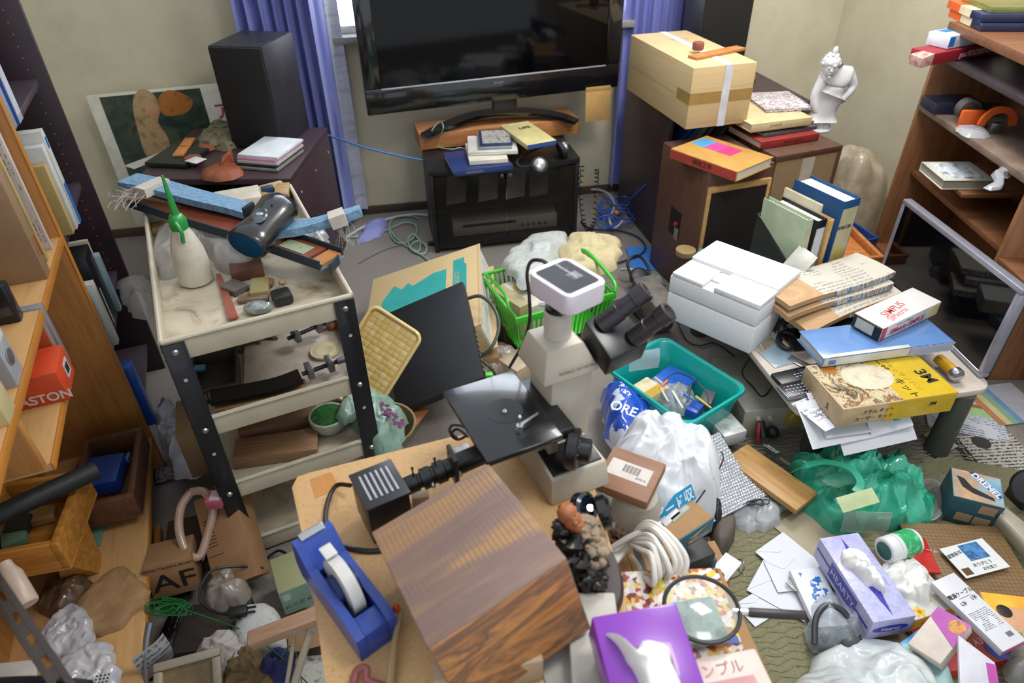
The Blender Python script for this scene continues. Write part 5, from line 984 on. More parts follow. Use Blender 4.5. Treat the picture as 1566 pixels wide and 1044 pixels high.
jr.add('jar_body', MB().lathe([(.03, L_*.3), (.034, L_*.32), (.034, L_*.93), (.031, L_), (.001, L_)], 32, a_, ax), M('#cfd2d0', .3)); jr.add('lid', MB().lathe([(.001, 0), (.031, 0), (.034, .003), (.034, L_*.3), (.031, L_*.31)], 32, a_, ax), M('#d3d5d3', .3)); jr.add('green_label', MB().lathe([(.0342, L_*.42), (.0345, L_*.42), (.0345, L_*.9), (.0342, L_*.9)], 32, a_, ax), RAMP(('#1e8a52', '#2a9a5e', '#8fc9a4'), (1, 1, 1), 60, 'noise', .35))
jr.add('lid_label', MB().lathe([(.024, -.001), (.024, 0)], 24, a_, ax), M('#24594a', .4))
redp = slab('red_packet', 'flat red packet with white print under the jar', (1385, 872, .08), (1440, 876, .08), (1385, 820, .08), .008, M('#b3201c', .35, coat=.4)); 
t = T('red_packet_print', 'white katakana line printed on the red packet', 'print', F((1400, 845, .082), (1430, 848, .082), (1400, 830, .082))); t.txt('アソート', M('#d8c8c4', .5), t.lx*.6, t.ly*.4, .001, .016, spin=-10)
yt = T('tissue_box', 'white tissue box with yellow flowers and yellow side', 'tissue box', F((1400, 948, .10), (1466, 926, .10), (1362, 862, .10)), .055)
X, Y, h = yt.lx, yt.ly, .055
yt.box('carton', M('#c9cac4', .4), 0, 0, 0, X, Y, h, .002); yt.box('yellow_side', M('#c99a1c', .4), .001, -.0008, .001, X-.001, 0, h-.002, 0); yt.txt('ピュアケア', M('#a67c12', .4), X*.5, -.0014, h*.5, .016, 'front')
for u, v in ((.2, .1), (.55, .3), (.88, .3), (.85, .7), (.1, .6), (.5, .92)):
    yt.add('flower_print', MB().prism([(X*u+.013*(1+.35*math.cos(5*q*.314))*math.cos(q*.314), Y*v+.013*(1+.35*math.cos(5*q*.314))*math.sin(q*.314)) for q in range(20)], h, h+.0006), M('#d9ae1e', .4))
    yt.add('flower_eye', MB().cyl((X*u, Y*v, h+.0006), (X*u, Y*v, h+.0012), .005), M('#b3701a', .4))
m = MB().mound([V((X*.0, Y*.95, h)), V((X*.6, Y*.98, h)), V((X*.95, Y*.75, h)), V((X*.75, Y*.45, h)), V((X*.5, Y*.2, h)), V((X*.25, Y*.3, h)), V((.0, Y*.55, h))], .045, .9, 3, nr=16, na=80, fsc=9, ridge=1.1)
yt.add('tissue', m, ti, ang=80)
# cutting board
cb_ = T('cutting_board', 'brown gridded board on floor under the postcard', 'board', F((1430, 915, .05), (1600, 925, .05), (1436, 800, .05)), .006)
X, Y = cb_.lx, cb_.ly; cb_.box('board', RAMP(('#6e5436', '#7d6242', '#755a3b'), (1, 1, 1), 6, 'noise', .5), 0, 0, 0, X, Y, .006, .003)
gm = M('#55402a', .6)
gg = MB()
for i in range(1, int(X/.012)): gg.box(i*.012-.0003, .004, .006, i*.012+.0003, Y-.004, .0064)
for j in range(1, int(Y/.012)): gg.box(.004, j*.012-.0003, .006, X-.004, j*.012+.0003, .0064)
cb_.add('grid_lines', gg, gm, smooth=False)['kind'] = 'stuff'
pc = T('postcard', 'white postcard with blue photo and brush writing on board', 'postcard', F((1478, 884, .066), (1545, 866, .066), (1441, 838, .066)), .002)
X, Y = pc.lx, pc.ly; pc.box('card', M('#cfd0d0', .4, var=.02), 0, 0, 0, X, Y, .002, 0)
pc.add('photo', MB().box(X*.38, Y*.42, .002, X*.82, Y*.95, .0026, 0), RAMP(('#2c5f9e', '#4f86b8', '#274a7c', '#8aa7bd'), (1, 1, 1), 30, 'noise', .3))
ik = M('#24262c', .6); pc.txt('謹賀新年', ik, X*.18, Y*.72, .0027, .013, spin=8); pc.txt('ありがとう', ik, X*.55, Y*.28, .0027, .012); pc.txt('お元気で', ik, X*.62, Y*.12, .0027, .011); pc.box('stamp', M('#5a3a22', .5), X*.05, Y*.06, .002, X*.22, Y*.28, .0026, 0)
lb_ = T('cable_box', 'long white flat carton with cable print and pink edge', 'box', F((1534, 996, .14), (1590, 968, .14), (1438, 884, .14)), .02)
X, Y, h = lb_.lx, lb_.ly, .02
X = .075; lb_.box('body', M('#c6c5cb', .4, var=.02), 0, 0, 0, X, Y, h, .001); lb_.box('pink_edge', M('#b8507c', .4), 0, -.0006, 0.001, X, 0, h-.001, 0)
lb_.txt('電源ケーブル', ik, X*.5, Y*.74, h+.0005, .013, bold=.0002); lb_.txt('L字', ik, X*.3, Y*.62, h+.0005, .012, bold=.0003); lb_.txt('L字', ik, X*.8, Y*.64, h+.0005, .012, bold=.0003)
lb_.add('arrow', MB().box(X*.3, Y*.685, h, X*.8, Y*.69, h+.0005), ik); 
for k in range(9): lb_.box('barcode_bar', ik, X*.6+k*.002, Y*.1, h, X*.6+k*.002+.001, Y*.16, h+.0005, 0)
lb_.box('code_patch', PRINT('#c6c5cb', '#5c5c60', 220), X*.1, Y*.25, h, X*.9, Y*.5, h+.0003, 0)
bx_ = T('mask_carton', 'orange carton with sleeping face photo at right edge', 'box', F((1530, 975, .09), (1610, 985, .09), (1505, 905, .09)), .05)
X, Y, h = bx_.lx, bx_.ly, .05
bx_.box('body', M('#b9a88f', .4), 0, 0, 0, X, Y, h, .002); bx_.box('orange_print', RAMP(('#cf6a1c', '#dc8f2c', '#d8b03c'), (1, 1, 1), 8, 'noise', .35), 0.001, Y*.5, h, X-.001, Y-.001, h+.0005, 0)
bx_.add('face_print', MB().lathe([(.035, h+.0005), (.034, h+.001)], 24, (X*.6, Y*.45, 0), sx=1.3), M('#c79470', .5)); bx_.add('hair_print', MB().lathe([(.018, h+.001), (.017, h+.0015)], 20, (X*.33, Y*.6, 0)), M('#1d1512', .5)); bx_.box('red_print', M('#a81e26', .4), X*.05, Y*.1, h, X*.3, Y*.3, h+.0007, 0)
bx_.txt('ピタッ', M('#d9c7ae', .4), X*.18, Y*.2, h+.001, .016); bx_.txt('ほぐす', M('#4f8a3a', .4), X*.6, Y*.1, h+.001, .02)
rp_ = T('paper_ream', 'red paper packet with white lettering under the white carton', 'packet', F((1440, 1030, .055), (1560, 1005, .055), (1378, 962, .055)), .045)
X, Y, h = rp_.lx, rp_.ly, .045
rp_.box('packet', M('#a3161c', .3, coat=.4), 0, 0, 0, X, Y, h, .004); rp_.txt('厚用紙・ホワイト', M('#d3c9c6', .4), X*.45, Y*.72, h+.0006, .034, spin=6, bold=.0006); rp_.txt('201 A4 A3', M('#d3c9c6', .4), X*.5, Y*.42, h+.0006, .022, spin=6)
rp_.add('blue_seal', MB().lathe([(.026, h), (.026, h+.0008)], 24, (X*.82, Y*.25, 0)), M('#1f4fae', .4)); rp_.txt('50', M('#d3d6e2', .4), X*.82, Y*.25, h+.0012, .026); rp_.add('blue_seal', MB().lathe([(.02, h), (.02, h+.0008)], 24, (X*.7, Y*.9, 0)), M('#1c2f6e', .4))
bpx('blue_box', 'small cyan and white box between bag and tissue boxes', 'box', (1395, 1000), (1425, 978), (1372, 985), .06, .03, M('#2f8fc8', .4))
wp = T('triangle_carton', 'white and magenta slanted carton with round fruit photo', 'box', F((1438, 1015, .15), (1462, 985, .17), (1402, 972, .14)), .03)
X, Y, h = .12, .075, .03
wp.box('body', M('#c9bcb0', .4), 0, 0, 0, X, Y, h, .002); wp.add('magenta_print', MB().prism([(X*.4, 0), (X, 0), (X, Y), (X*.75, Y)], h, h+.0006), M('#a8439c', .4)); wp.add('photo_print', MB().lathe([(.018, h+.0006), (.018, h+.0012)], 20, (X*.82, Y*.25, 0)), RAMP(('#a35a24', '#c98a3c', '#3a2418'), (1, 1, 1), 60, 'noise', .4))
sheet('light_blue_sheet', 'pale aqua plastic folder edge lying by the clear bag', (1400, 1050, .08), (1460, 1050, .10), (1380, 985, .09), M('#8fb9b9', .35), cat='folder')
wpk = T('white_pouch', 'white and magenta paper pouch at the bottom right edge', 'pouch', F((1468, 1044, .17), (1530, 1060, .17), (1475, 972, .19)), .012)
wpk.add('sheet', MB().prism([(0, 0), (wpk.lx, 0), (wpk.lx, wpk.ly*.6), (0.01, wpk.ly)], 0, .012, .003), M('#c3c1ca', .35)); wpk.box('magenta_band', M('#a83f94', .4), wpk.lx*.75, 0, .012, wpk.lx, wpk.ly*.55, .0125, 0)
boxy('carton_support', 'brown cardboard box underneath the packets at bottom right', 'box', (1440, 1075, .05), (1600, 1060, .05), (1430, 1000, .05), .048, M('#6d5138', .7), .002) if 0 else None
gm_ = bag('grey_pouch', 'grey plastic pouch at the lower right corner', ((1535, 1040), (1590, 1040), (1590, 985), (1550, 990)), .05, .06, M('#7e7a74', .4), seed=2)
b1 = [P(x, y, .012) for x, y in ((1205, 1080), (1250, 1010), (1300, 985), (1380, 1000), (1430, 1060), (1420, 1150), (1300, 1180), (1210, 1150))]
solo('clear_bag', 'large crumpled translucent bag at the bottom of picture', 'plastic bag', MB().mound(b1, .13, .6, 21, nr=26, na=130, fsc=8, ridge=1), RAMP(('#b9c0c0', '#cfd5d5', '#c2c9ca'), (1, 1, 1), 7, 'noise', .15, coat=.6, alpha=.9), ang=75)
hb_ = T('bagged_headset', 'black headset inside a clear bag beside lavender tissue box', 'headset', FO(P(1278, 960, .02)))
I = hb_.inv; hb_.add('headband', MB().tube([I@P(*p) for p in ((1246, 985, .06), (1248, 945, .08), (1265, 925, .09), (1290, 935, .09), (1310, 968, .07), (1316, 990, .05))], .008), M('#2c2e33', .4))
hb_.add('ear_pad', MB().ball(I@P(1262, 975, .05), .03, .02, .03, rot=None), M('#6d6f74', .4)); hb_.add('ear_pad', MB().ball(I@P(1298, 985, .05), .03, .02, .03), M('#4a4c50', .4))
hb_.add('clear_bag', MB().mound([I@P(x, y, .02) for x, y in ((1236, 990), (1238, 930), (1275, 915), (1318, 955), (1326, 1000), (1280, 1005))], .075, .5, 4), FILM('#a9b3bd', .35, .08))
wbg = boxy('blue_white_packet', 'white packet with blue stripes under lavender tissue box', 'packet', (1248, 960, .04), (1300, 955, .04), (1232, 868, .05), .02, RAMP(('#c6cad0', '#cdd1d6', '#2a66ae'), (1, 1, 1), 9, 'noise', .3, const=True, hi=.75), .004)
# rotary tool box
dr = T('rotary_tool_box', 'blue carton with tool photo and small tan windows on floor', 'box', F((1448, 800, .17) if 0 else (1455, 768, .145), (1536, 778, .145), (1469, 718, .16)), .12)
dA, dB, dD, dC = P(1458, 758, .125), P(1538, 778, .125), P(1472, 718, .135), P(1449, 798, .02)
bpy.data.objects.remove(dr.o)
dr = T('rotary_tool_box', 'blue carton with tool photo and small tan windows on floor', 'box', F(dA, dB, dD), .11)
X, Y, h = dr.lx, dr.ly*1.0, .11
tb_ = M('#24505c', .5, var=.1); dr.box('body', tb_, 0, 0, 0, X, Y, h, .002)
dr.box('photo_print', RAMP(('#4f7f9c', '#7fa3b5', '#a5876a', '#c29d78', '#5d89a5'), (1, 1, 1), 9, 'noise', .4), .002, .002, h, X-.002, Y-.002, h+.0006, 0)
dr.add('tool_print', MB().prism([(X*.1, Y*.75), (X*.25, Y*.7), (X*.4, Y*.45), (X*.8, Y*.25), (X*.82, Y*.15), (X*.4, Y*.25), (X*.2, Y*.4)], h+.0006, h+.0012), M('#24242a', .4))
dr.add('name_band', MB().prism([(X*.35, Y*.98), (X*.5, Y*.98), (X*.98, Y*.35), (X*.9, Y*.25)], h+.0006, h+.001), M('#27407c', .4)); dr.txt('DREMEL', M('#ccd3dc', .4), X*.68, Y*.62, h+.0016, .026, spin=-46, bold=.001)
for u, v in ((.58, .60), (.22, .14), (.58, .12)): dr.box('tan_window', M('#a08464', .5), X*u, -.0008, h*v, X*(u+.32), 0, h*(v+.3), 0)
dr.box('print_lines', PRINT('#24505c', '#142f38', 200), X*.05, -.0006, h*.5, X*.5, 0, h*.9, 0)
solo('paper_tube', 'curled beige card lying in front of the blue tool carton', 'card', MB().grid(lambda u, v: P(1520+60*u+18*v, 800-25*v+70*u*(1-.3*v), .05+.05*math.sin(v*2.6)), 10, 10, .002), M('#a59d8c', .5))
bk2 = T('black_tool', 'black round power tool at right edge beside blue carton', 'tool', FO(P(1556, 775, .0)))
bk2.add('wheel', MB().lathe([(.015, 0), (.05, .004), (.055, .02), (.05, .035), (.015, .04)], 28, (.0, 0, .09), (-.6, -.6, .6)), blkm); bk2.add('tool_body', MB().ball((.06, .02, .07), .05, .03, .03), blkm); bk2.add('tool_foot', MB().box(-.01, -.02, 0, .09, .05, .05, .006), M('#2a2724', .5))
cbg = T('bagged_cable', 'coiled white cable sealed in a clear bag beside green bag', 'cable', FO(P(1422, 762, .009)))
I = cbg.inv; co = MB()
for k in range(4): co.tube([I@P(1422+(18+k*1.6)*math.cos(a_*.5236), 764+(26+k*1.8)*math.sin(a_*.5236), .02+.004*k) for a_ in range(13)], .003, 6, 3)
cbg.add('cable_coil', co, M('#9a988f', .4)); cbg.add('plug', MB().box(-.02, -.01, .01, .005, .01, .03, .003).box(.01, .0, .01, .03, .02, .03, .003), blkm)
cbg.add('clear_bag', MB().mound([I@P(x, y, .0095) for x, y in ((1396, 735), (1400, 800), (1436, 802), (1448, 755), (1436, 732))], .04, .4, 4), FILM('#8f8f8a', .3, .1))
# bin of mixed packets under the pile
slab('cardboard_sheet', 'brown cardboard sheet under the pile at lower right', (1350, 1010, .03), (1600, 1010, .03), (1352, 840, .03), .02, M('#7a6248', .7))
# ================================================================ chipboard table with microscope
zd = .70
chip = RAMP(('#b38d5e', '#c29c6c', '#bb9565', '#a88253'), (1, 1, 1), 160, 'noise', .6, bump=.05)
A0, A1, A2 = P(446, 745, zd), P(477, 890, zd), P(500, 1060, zd)
dsk = T('chipboard_table', 'light chipboard table carrying the microscope and wood block', 'table', FO(V((0, 0, 0))))
far = P(690, 668, zd)
pl_ = [(A0.x, A0.y), (A1.x, A1.y), (A2.x, A2.y), (A2.x+.02, .40), (.25, .40), (.275, .60), (.29, .80), (.31, .99), (far.x, far.y+.0), (P(475, 722, zd).x, P(475, 722, zd).y), (P(455, 728, zd).x, P(455, 728, zd).y)]
dsk.add('table_top', MB().prism(pl_, zd-.018, zd, .001), chip)
dsk.add('packing_tape', MB().prism([(P(x, y, zd).x, P(x, y, zd).y) for x, y in ((482, 762), (520, 745), (506, 722), (474, 733))], zd, zd+.0006), M('#b0793a', .4))
for x, y in ((-.14, .60), (.24, .48), (.29, .94), (-.10, .92)): dsk.box('leg', M('#6a5a4a', .5), x-.015, y-.015, 0, x+.015, y+.015, zd-.018, .003)
# wood block
wA, wB, wD = P(654, 992, .86), P(867, 853, .90), P(564, 815, .82)
blk_ = T('wood_block', 'big rough sawn brown wood block in the foreground', 'wood block', F(wA, wB, wD), .155)
X, Y, h = blk_.lx, blk_.ly, .155
bw1 = RAMP(('#a37d52', '#7d6558', '#745d57', '#7f675b', '#a07a50', '#8a6c55'), (1.6, 11, 11), 1.0, 'noise', .6, lo=.3, hi=.68, bump=.05, distort=.7)
blk_.add('block', MB().box(0, 0, 0, X, Y, h, .003), bw1)
blk_.add('grain_face', MB().box(.002, -.0012, .002, X-.002, .0006, h-.002, .0004), RAMP(('#9a6234', '#bd8047', '#6f4e3a', '#b57840', '#a06a3a'), (1.5, 9, 6), 2.6, 'noise', .5, distort=1.6, lo=.3, hi=.7), label='orange figured end face')
sawm = M('#7d5f4a', .6)
sw_ = MB()
for k in range(26): sw_.box(X*.02+k*X*.037, Y*.25, h, X*.02+k*X*.037+.0012, Y*.98, h+.00025)
blk_.add('saw_marks', sw_, M('#85695a', .6))
solo('block_support', 'small box wedged below the tilted wood block', 'box', MB().box(-.03, .48, zd+.001, .12, .64, zd+.0525, .002), M('#a98e74', .6))
# boards peeking right below the block
sup = boxy('white_board', 'pale worn white board lying below the wood block', 'board', P(840, 1060, .705), P(905, 1040, .705), P(900, 905, .705), .004, M('#a8a39a', .5))
wbx = boxy('white_box', 'pale grey white box under the purple tissue box', 'box', (876, 1060, .74), (960, 1060, .74), (905, 905, .74), .035, M('#b3afa6', .5), .003)
# tape dispenser
td = T('tape_dispenser', 'heavy blue desktop tape dispenser with white tape roll', 'tape dispenser', F(P(550, 1020, .70), P(609, 968, .70), P(492, 905, .70)))
X, Y = td.lx, td.ly*1.0
blu2 = M('#1b3f96', .35, coat=.3, var=.06)
a = P(545, 1012, .705); b = P(610, 972, .705); X = .068; ux = (P(608, 968, .70)-P(552, 1008, .70)).normalized(); uy = V((-ux.y, ux.x, 0))
ff = F.__new__(F); ff.o = P(553, 1012, .70); ff.x = ux; ff.y = uy; ff.z = V((0, 0, 1)); ff.lx = .065; ff.ly = .2
td.o.matrix_world = ff.mat(); td.inv = ff.mat().inverted()
prof = [(0, 0), (.19, 0), (.2, .03), (.19, .085), (.175, .085), (.145, .055), (.12, .055), (.03, .058), (.0, .05)]
def side(x0, x1, pr, m):
    lo = [m.b.verts.new((x0, y, z)) for y, z in pr]; hi = [m.b.verts.new((x1, y, z)) for y, z in pr]; n = len(pr)
    fs = [m.b.faces.new(lo), m.b.faces.new(hi[::-1])]+[m.b.faces.new((lo[i], hi[i], hi[(i+1) % n], lo[(i+1) % n])) for i in range(n)]
    return fs
Xd = .065
m = MB(); side(0, .014, prof, m); side(Xd-.014, Xd, prof, m); m.box(.014, 0, 0, Xd-.014, .198, .012, .001).box(.014, 0, .012, Xd-.014, .035, .052, .002); side(.014, Xd-.014, [(.140, .012), (.19, .012), (.19, .085), (.175, .085), (.140, .052)], m)
td.add('body', m, blu2, ang=25)
td.add('tape_roll', MB().lathe([(.033, 0), (.047, 0), (.047, .019), (.033, .019)], 36, (.023, .092, .052), (1, 0, 0)), M('#c5c3bf', .4)); td.add('core', MB().lathe([(.026, 0), (.033, 0), (.033, .018), (.026, .018)], 30, (.0235, .092, .052), (1, 0, 0)), M('#3a2c20', .5))
td.add('hub', MB().cyl((.014, .092, .052), (Xd-.014, .092, .052), .024), M('#10245c', .4)); td.box('cutter', M('#b9babd', .25, .9), .012, .178, .084, Xd-.012, .194, .089, .001); td.box('tape_end', M('#cfcdc9', .3), .023, .115, .095, .042, .14, .099, .001)
# microscope
ivory = M('#b4ac9c', .4, var=.04); mb_ = M('#141416', .35)
cP = P(880, 690, zd)
mi = T('microscope', 'ivory and black inverted microscope with camera on top', 'microscope', F(P(745, 707, .86), P(862, 665, .86), P(678, 598, .86)))
mo = mi.o.matrix_world.copy(); base = F.__new__(F); base.o = V((mo.translation.x, mo.translation.y, zd)); 
sx_ = V((mi.o.matrix_world.col[0].x, mi.o.matrix_world.col[0].y, 0)).normalized(); base.x = sx_; base.y = V((-sx_.y, sx_.x, 0)); base.z = V((0, 0, 1)); mi.o.matrix_world = base.mat(); mi.inv = base.mat().inverted(); I = mi.inv
sxl, syl = mi.lx, mi.ly; zs = .16
mi.box('stage', M('#1c1d20', .22, coat=.3), 0, 0, zs-.012, sxl, syl, zs, .002); mi.box('stage_carriage', mb_, .01, .02, zs-.035, sxl+.035, syl-.02, zs-.012, .003)
cx, cy = sxl*.5, syl*.62
q = I@P(772, 628, .86); cx, cy = q.x, q.y
mi.add('stage_ring', MB().lathe([(.030, zs), (.0315, zs), (.0315, zs+.0005), (.030, zs+.0005)], 40, (cx, cy, 0)), M('#0a0a0b', .5)); mi.add('stage_opening', MB().lathe([(.008, zs+.0003), (.0095, zs+.0012), (.0001, zs+.0006)], 24, (cx, cy, 0)), M('#050505', .3)); mi.add('objective_tip', MB().lathe([(.005, zs+.0006), (.003, zs+.002)], 16, (cx, cy, 0)), M('#b9b0b4', .2, .9))
q = I@P(795, 658, .86); chm = M('#c9c9cc', .15, .95)
mi.add('stage_clip', MB().cyl((q.x, q.y, zs), (q.x, q.y, zs+.03), .0016).cyl((q.x, q.y, zs), (q.x, q.y, zs+.004), .006).cyl((q.x, q.y, zs+.008), (q.x, q.y, zs+.012), .006).ball((q.x, q.y, zs+.03), .004, n=10).hexa([(q.x, q.y-.003, zs+.01), (q.x+.042, q.y+.012, zs+.01), (q.x+.042, q.y+.016, zs+.01), (q.x, q.y+.004, zs+.01), (q.x, q.y-.003, zs+.0115), (q.x+.042, q.y+.012, zs+.0115), (q.x+.042, q.y+.016, zs+.0115), (q.x, q.y+.004, zs+.0115)], 0), chm)
# column (world vertical over its foot)
cF = lambda px, py, z: I@P(px, py, z)
c0 = I@V((cP.x, cP.y, zd)); cw, cd = .072, .075
c0 = V((c0.x-.062, c0.y-.01, 0))
H1 = .215
mi.add('column', MB().box(c0.x, c0.y, 0, c0.x+cw+.01, c0.y+cd+.01, H1, .006), ivory)
mi.add('head', MB().hexa([(c0.x-.022, c0.y-.012, H1-.01), (c0.x+cw+.02, c0.y-.012, H1-.01), (c0.x+cw+.02, c0.y+cd+.02, H1-.01), (c0.x-.022, c0.y+cd+.02, H1-.01), (c0.x-.010, c0.y+.0, H1+.055), (c0.x+cw-.012, c0.y+.0, H1+.055), (c0.x+cw-.012, c0.y+cd, H1+.055), (c0.x-.010, c0.y+cd, H1+.055)], .006), ivory)
tc_ = V((c0.x+cw*.42, c0.y+cd*.5, 0)); zc = I@P(880, 450, 1.07)
mi.add('photo_tube', MB().lathe([(.024, H1+.05), (.024, H1+.105), (.021, H1+.107), (.019, H1+.11)], 32, (tc_.x, tc_.y, 0)), M('#bdb7ad', .35))
mi.add('camera_collar', MB().lathe([(.022, H1+.107), (.022, H1+.115), (.017, H1+.117), (.017, H1+.132), (.02, H1+.135), (.02, H1+.15)], 32, (tc_.x, tc_.y, 0)), mb_)
for a_ in (.3, 2.4, 4.5): mi.add('thumb_screw', MB().cyl((tc_.x, tc_.y, H1+.112), (tc_.x+.033*math.cos(a_), tc_.y+.033*math.sin(a_), H1+.112), .004), chm)
cmf = F(P(870, 457, 1.105), P(931, 430, 1.105), P(834, 404, 1.105))
cam_t = T('microscope_camera', 'white square digital camera on top of the microscope', 'camera', cmf, .034)
X, Y, h = cmf.lx, cmf.ly, .034
def rrect(X, Y, r, n=5, o=(0, 0)): return [(o[0]+cx+r*math.cos(math.radians(a0+k*90/n)), o[1]+cy+r*math.sin(math.radians(a0+k*90/n))) for cx, cy, a0 in ((X-r, r, -90), (X-r, Y-r, 0), (r, Y-r, 90), (r, r, 180)) for k in range(n+1)]
cam_t.add('housing', MB().prism(rrect(X, Y, .014), 0, h, .002), M('#d0cad2', .3, .1, var=.03)); cam_t.add('grey_plate', MB().prism(rrect(X*.8, Y*.8, .006, 3, (X*.1, Y*.1)), h, h+.0008), M('#3b3c42', .6, spec=.2))
cam_t.txt('AdvanCam HD', M('#c9c9cc', .4), X*.62, Y*.66, h+.0012, .0085, spin=-90); cam_t.box('print_patch', PRINT('#4a4b52', '#aeb0b5', 400), X*.5, Y*.35, h+.0008, X*.75, Y*.55, h+.001, 0)
mi.add('camera_seat', MB().lathe([(.016, H1+.13), (.016, (cam_t.o.matrix_world.translation.z-zd)+.002)], 24, (tc_.x, tc_.y, 0)), mb_)
cable('camera_cable', 'dark purple cable arching from the microscope camera', [(838, 405, 1.09), (828, 398, 1.08), (812, 400, 1.06), (806, 420, 1.0), (809, 450, .95), (810, 490, .88), (800, 525, .82), (786, 550, .76), (779, 562, .72)], .0035, M('#1d1420', .4))
hx = (c0.x+cw*.9, c0.y+cd*.55)
bA, bB, bD = P(935, 550, .95), P(993, 522, .95), P(900, 498, .97)
pr_ = T('x', 'x', 'x', F(bA, bB, bD)); bpy.data.objects.remove(pr_.o)
fB = F(bA, bB, bD)
def local_mesh(mb, fm):
    for v in mb.b.verts: v.co = I@(fm@v.co)
    return mb
mi.add('binocular_body', local_mesh(MB().hexa([(0, 0, -.045), (fB.lx, 0, -.045), (fB.lx, fB.ly, -.03), (0, fB.ly, -.03), (0, 0, .0), (fB.lx, 0, 0), (fB.lx*.95, fB.ly, .02), (0, fB.ly, .02)], .004), fB.mat()), M('#1b1b1e', .3))
for i, (a, b) in enumerate((((926, 492, .985), (990, 443, 1.045)), ((975, 512, .965), (1024, 475, 1.02)))):
    a_, b_ = I@P(*a), I@P(*b); ax = b_-a_; L_ = ax.length
    mi.add('eyepiece', MB().lathe([(.017, -.01), (.017, L_*.35), (.0155, L_*.36), (.0155, L_*.68), (.018, L_*.7), (.018, L_*.98), (.015, L_), (.012, L_), (.01, L_-.004)], 28, a_, ax), M('#2a262c', .35))
mi.txt('WORLD OF MICRO', M('#3c3a38', .5), c0.x+cw*.6, c0.y-.0135, H1+.01, .0085, 'front')
# foot
g = [I@P(x, y, zd) for x, y in ((800, 815), (925, 765), (925, 690), (822, 690))]
g0 = I@P(826, 776, .72); 
mi.add('foot', MB().hexa([(c0.x-.045, c0.y-.09, 0), (c0.x+cw+.005, c0.y-.09, 0), (c0.x+cw-.005, c0.y+cd+.02, 0), (c0.x-.045, c0.y+cd+.02, 0), (c0.x-.04, c0.y-.08, .055), (c0.x+cw+.0, c0.y-.08, .055), (c0.x+cw-.01, c0.y+cd+.015, .075), (c0.x-.04, c0.y+cd+.015, .075)], .004), ivory)
mi.add('foot_panel', MB().hexa([(c0.x-.034, c0.y-.075, .0555), (c0.x+cw-.006, c0.y-.075, .0555), (c0.x+cw-.006, c0.y-.014, .064), (c0.x-.034, c0.y-.014, .064), (c0.x-.032, c0.y-.073, .0585), (c0.x+cw-.008, c0.y-.073, .0585), (c0.x+cw-.008, c0.y-.016, .067), (c0.x-.032, c0.y-.016, .067)], .001), mb_, label='black sloping foot panel')
mi.add('stage_arm', MB().box(sxl*.55, syl*.25, zs-.045, c0.x+.01, syl*.65, zs-.013, .003).box(c0.x-.02, c0.y-.03, .05, c0.x+.0, c0.y+.03, zs-.02, .003), ivory)
k_ = I@P(862, 690, .80); k2 = I@P(878, 692, .79)
kd = V((.5, -.75, 0)).normalized()
kA = I@P(866, 684, .80)
mi.add('focus_knob', MB().lathe([(.034, 0), (.037, .004), (.037, .02), (.032, .0235), (.022, .0235), (.021, .042), (.018, .044), (.0001, .044)], 36, kA, (.75, -.62, 0)), M('#1a1a1d', .35), label='black graduated focus knob')
mk = MB()
for k in range(14):
    a_ = k*.4488; u_ = V((.62, .75, 0)).normalized(); o_ = kA+V((.75, -.62, 0)).normalized()*.0235+u_*(.029*math.cos(a_))+V((0, 0, .029*math.sin(a_))); mk.ball(o_, .0011, n=6)
mi.add('graduation', mk, M('#b9b9b9', .5))
# illuminator: lamp house + tube
lf = F(P(562, 781, .80), P(626, 754, .80), P(536, 729, .80))
X, Y, h = lf.lx, lf.ly, .085
mi.add('lamp_house', local_mesh(MB().box(0, 0, -h, X, Y, 0, .002), lf.mat()), mb_, label='black louvred lamp house')
mi.add('lamp_lid', local_mesh(MB().box(-.002, -.002, 0, X+.002, Y+.002, .004, .001), lf.mat()), M('#222226', .4))
for k in range(6): mi.add('louvre', local_mesh(MB().box(X*.14+k*X*.13, Y*.16, .004, X*.14+k*X*.13+X*.055, Y*.86, .0055, .0007), lf.mat()), M('#a3a6ad', .35, .4))
mi.add('lamp_feet', local_mesh(MB().box(.01, .01, zd-.80+.001, X-.01, Y-.01, -h+.002), lf.mat()), mb_)
t0, t1 = I@P(618, 745, .765), I@P(745, 690, .79)
L_ = (t1-t0).length
mi.add('illuminator_tube', MB().lathe([(.016, 0), (.016, L_*.16), (.0135, L_*.17), (.0135, L_*.2), (.019, L_*.21), (.019, L_*.32), (.016, L_*.33), (.016, L_*.36), (.02, L_*.37), (.02, L_*.48), (.017, L_*.49), (.017, L_*.62), (.019, L_*.63), (.019, L_*.95), (.0001, L_)], 30, t0, t1-t0), mb_)
fp = I@P(693, 712, .79); d_ = (t1-t0).normalized(); sd = d_.cross(V((0, 0, 1)))
mi.add('filter_blade', MB().hexa([fp+sd*a_+V((0, 0, b_))+d_*c_ for b_ in (-.03, .032) for a_, c_ in ((-.022, -.004), (.022, -.004), (.022, .004), (-.022, .004))], .0015), M('#232327', .35))
for u in (.12, .38, .55): p_ = t0.lerp(t1, u); mi.add('thumb_screw', MB().cyl(p_, p_+V((0, 0, .036)), .0015).ball(p_+V((0, 0, .036)), .003, n=8), mb_)
for u in (.3, .62): p_ = t0.lerp(t1, u); mi.add('thumb_screw', MB().cyl(p_, p_-sd*-.026, .004), chm)
sc_ = local_mesh(MB().cyl((X*.62, Y+.0, -.01), (X*.62, Y+.012, -.01), .004), lf.mat()); mi.add('thumb_screw', sc_, chm)
cable('lamp_cable', 'black cable looping round on the chipboard beside the lamp', [(536, 742, .73), (515, 742, .715), (502, 765, .705), (498, 800, .705), (512, 828, .705), (545, 840, .705), (575, 842, .705), (600, 835, .71)], .0042, M('#1a1417', .4))
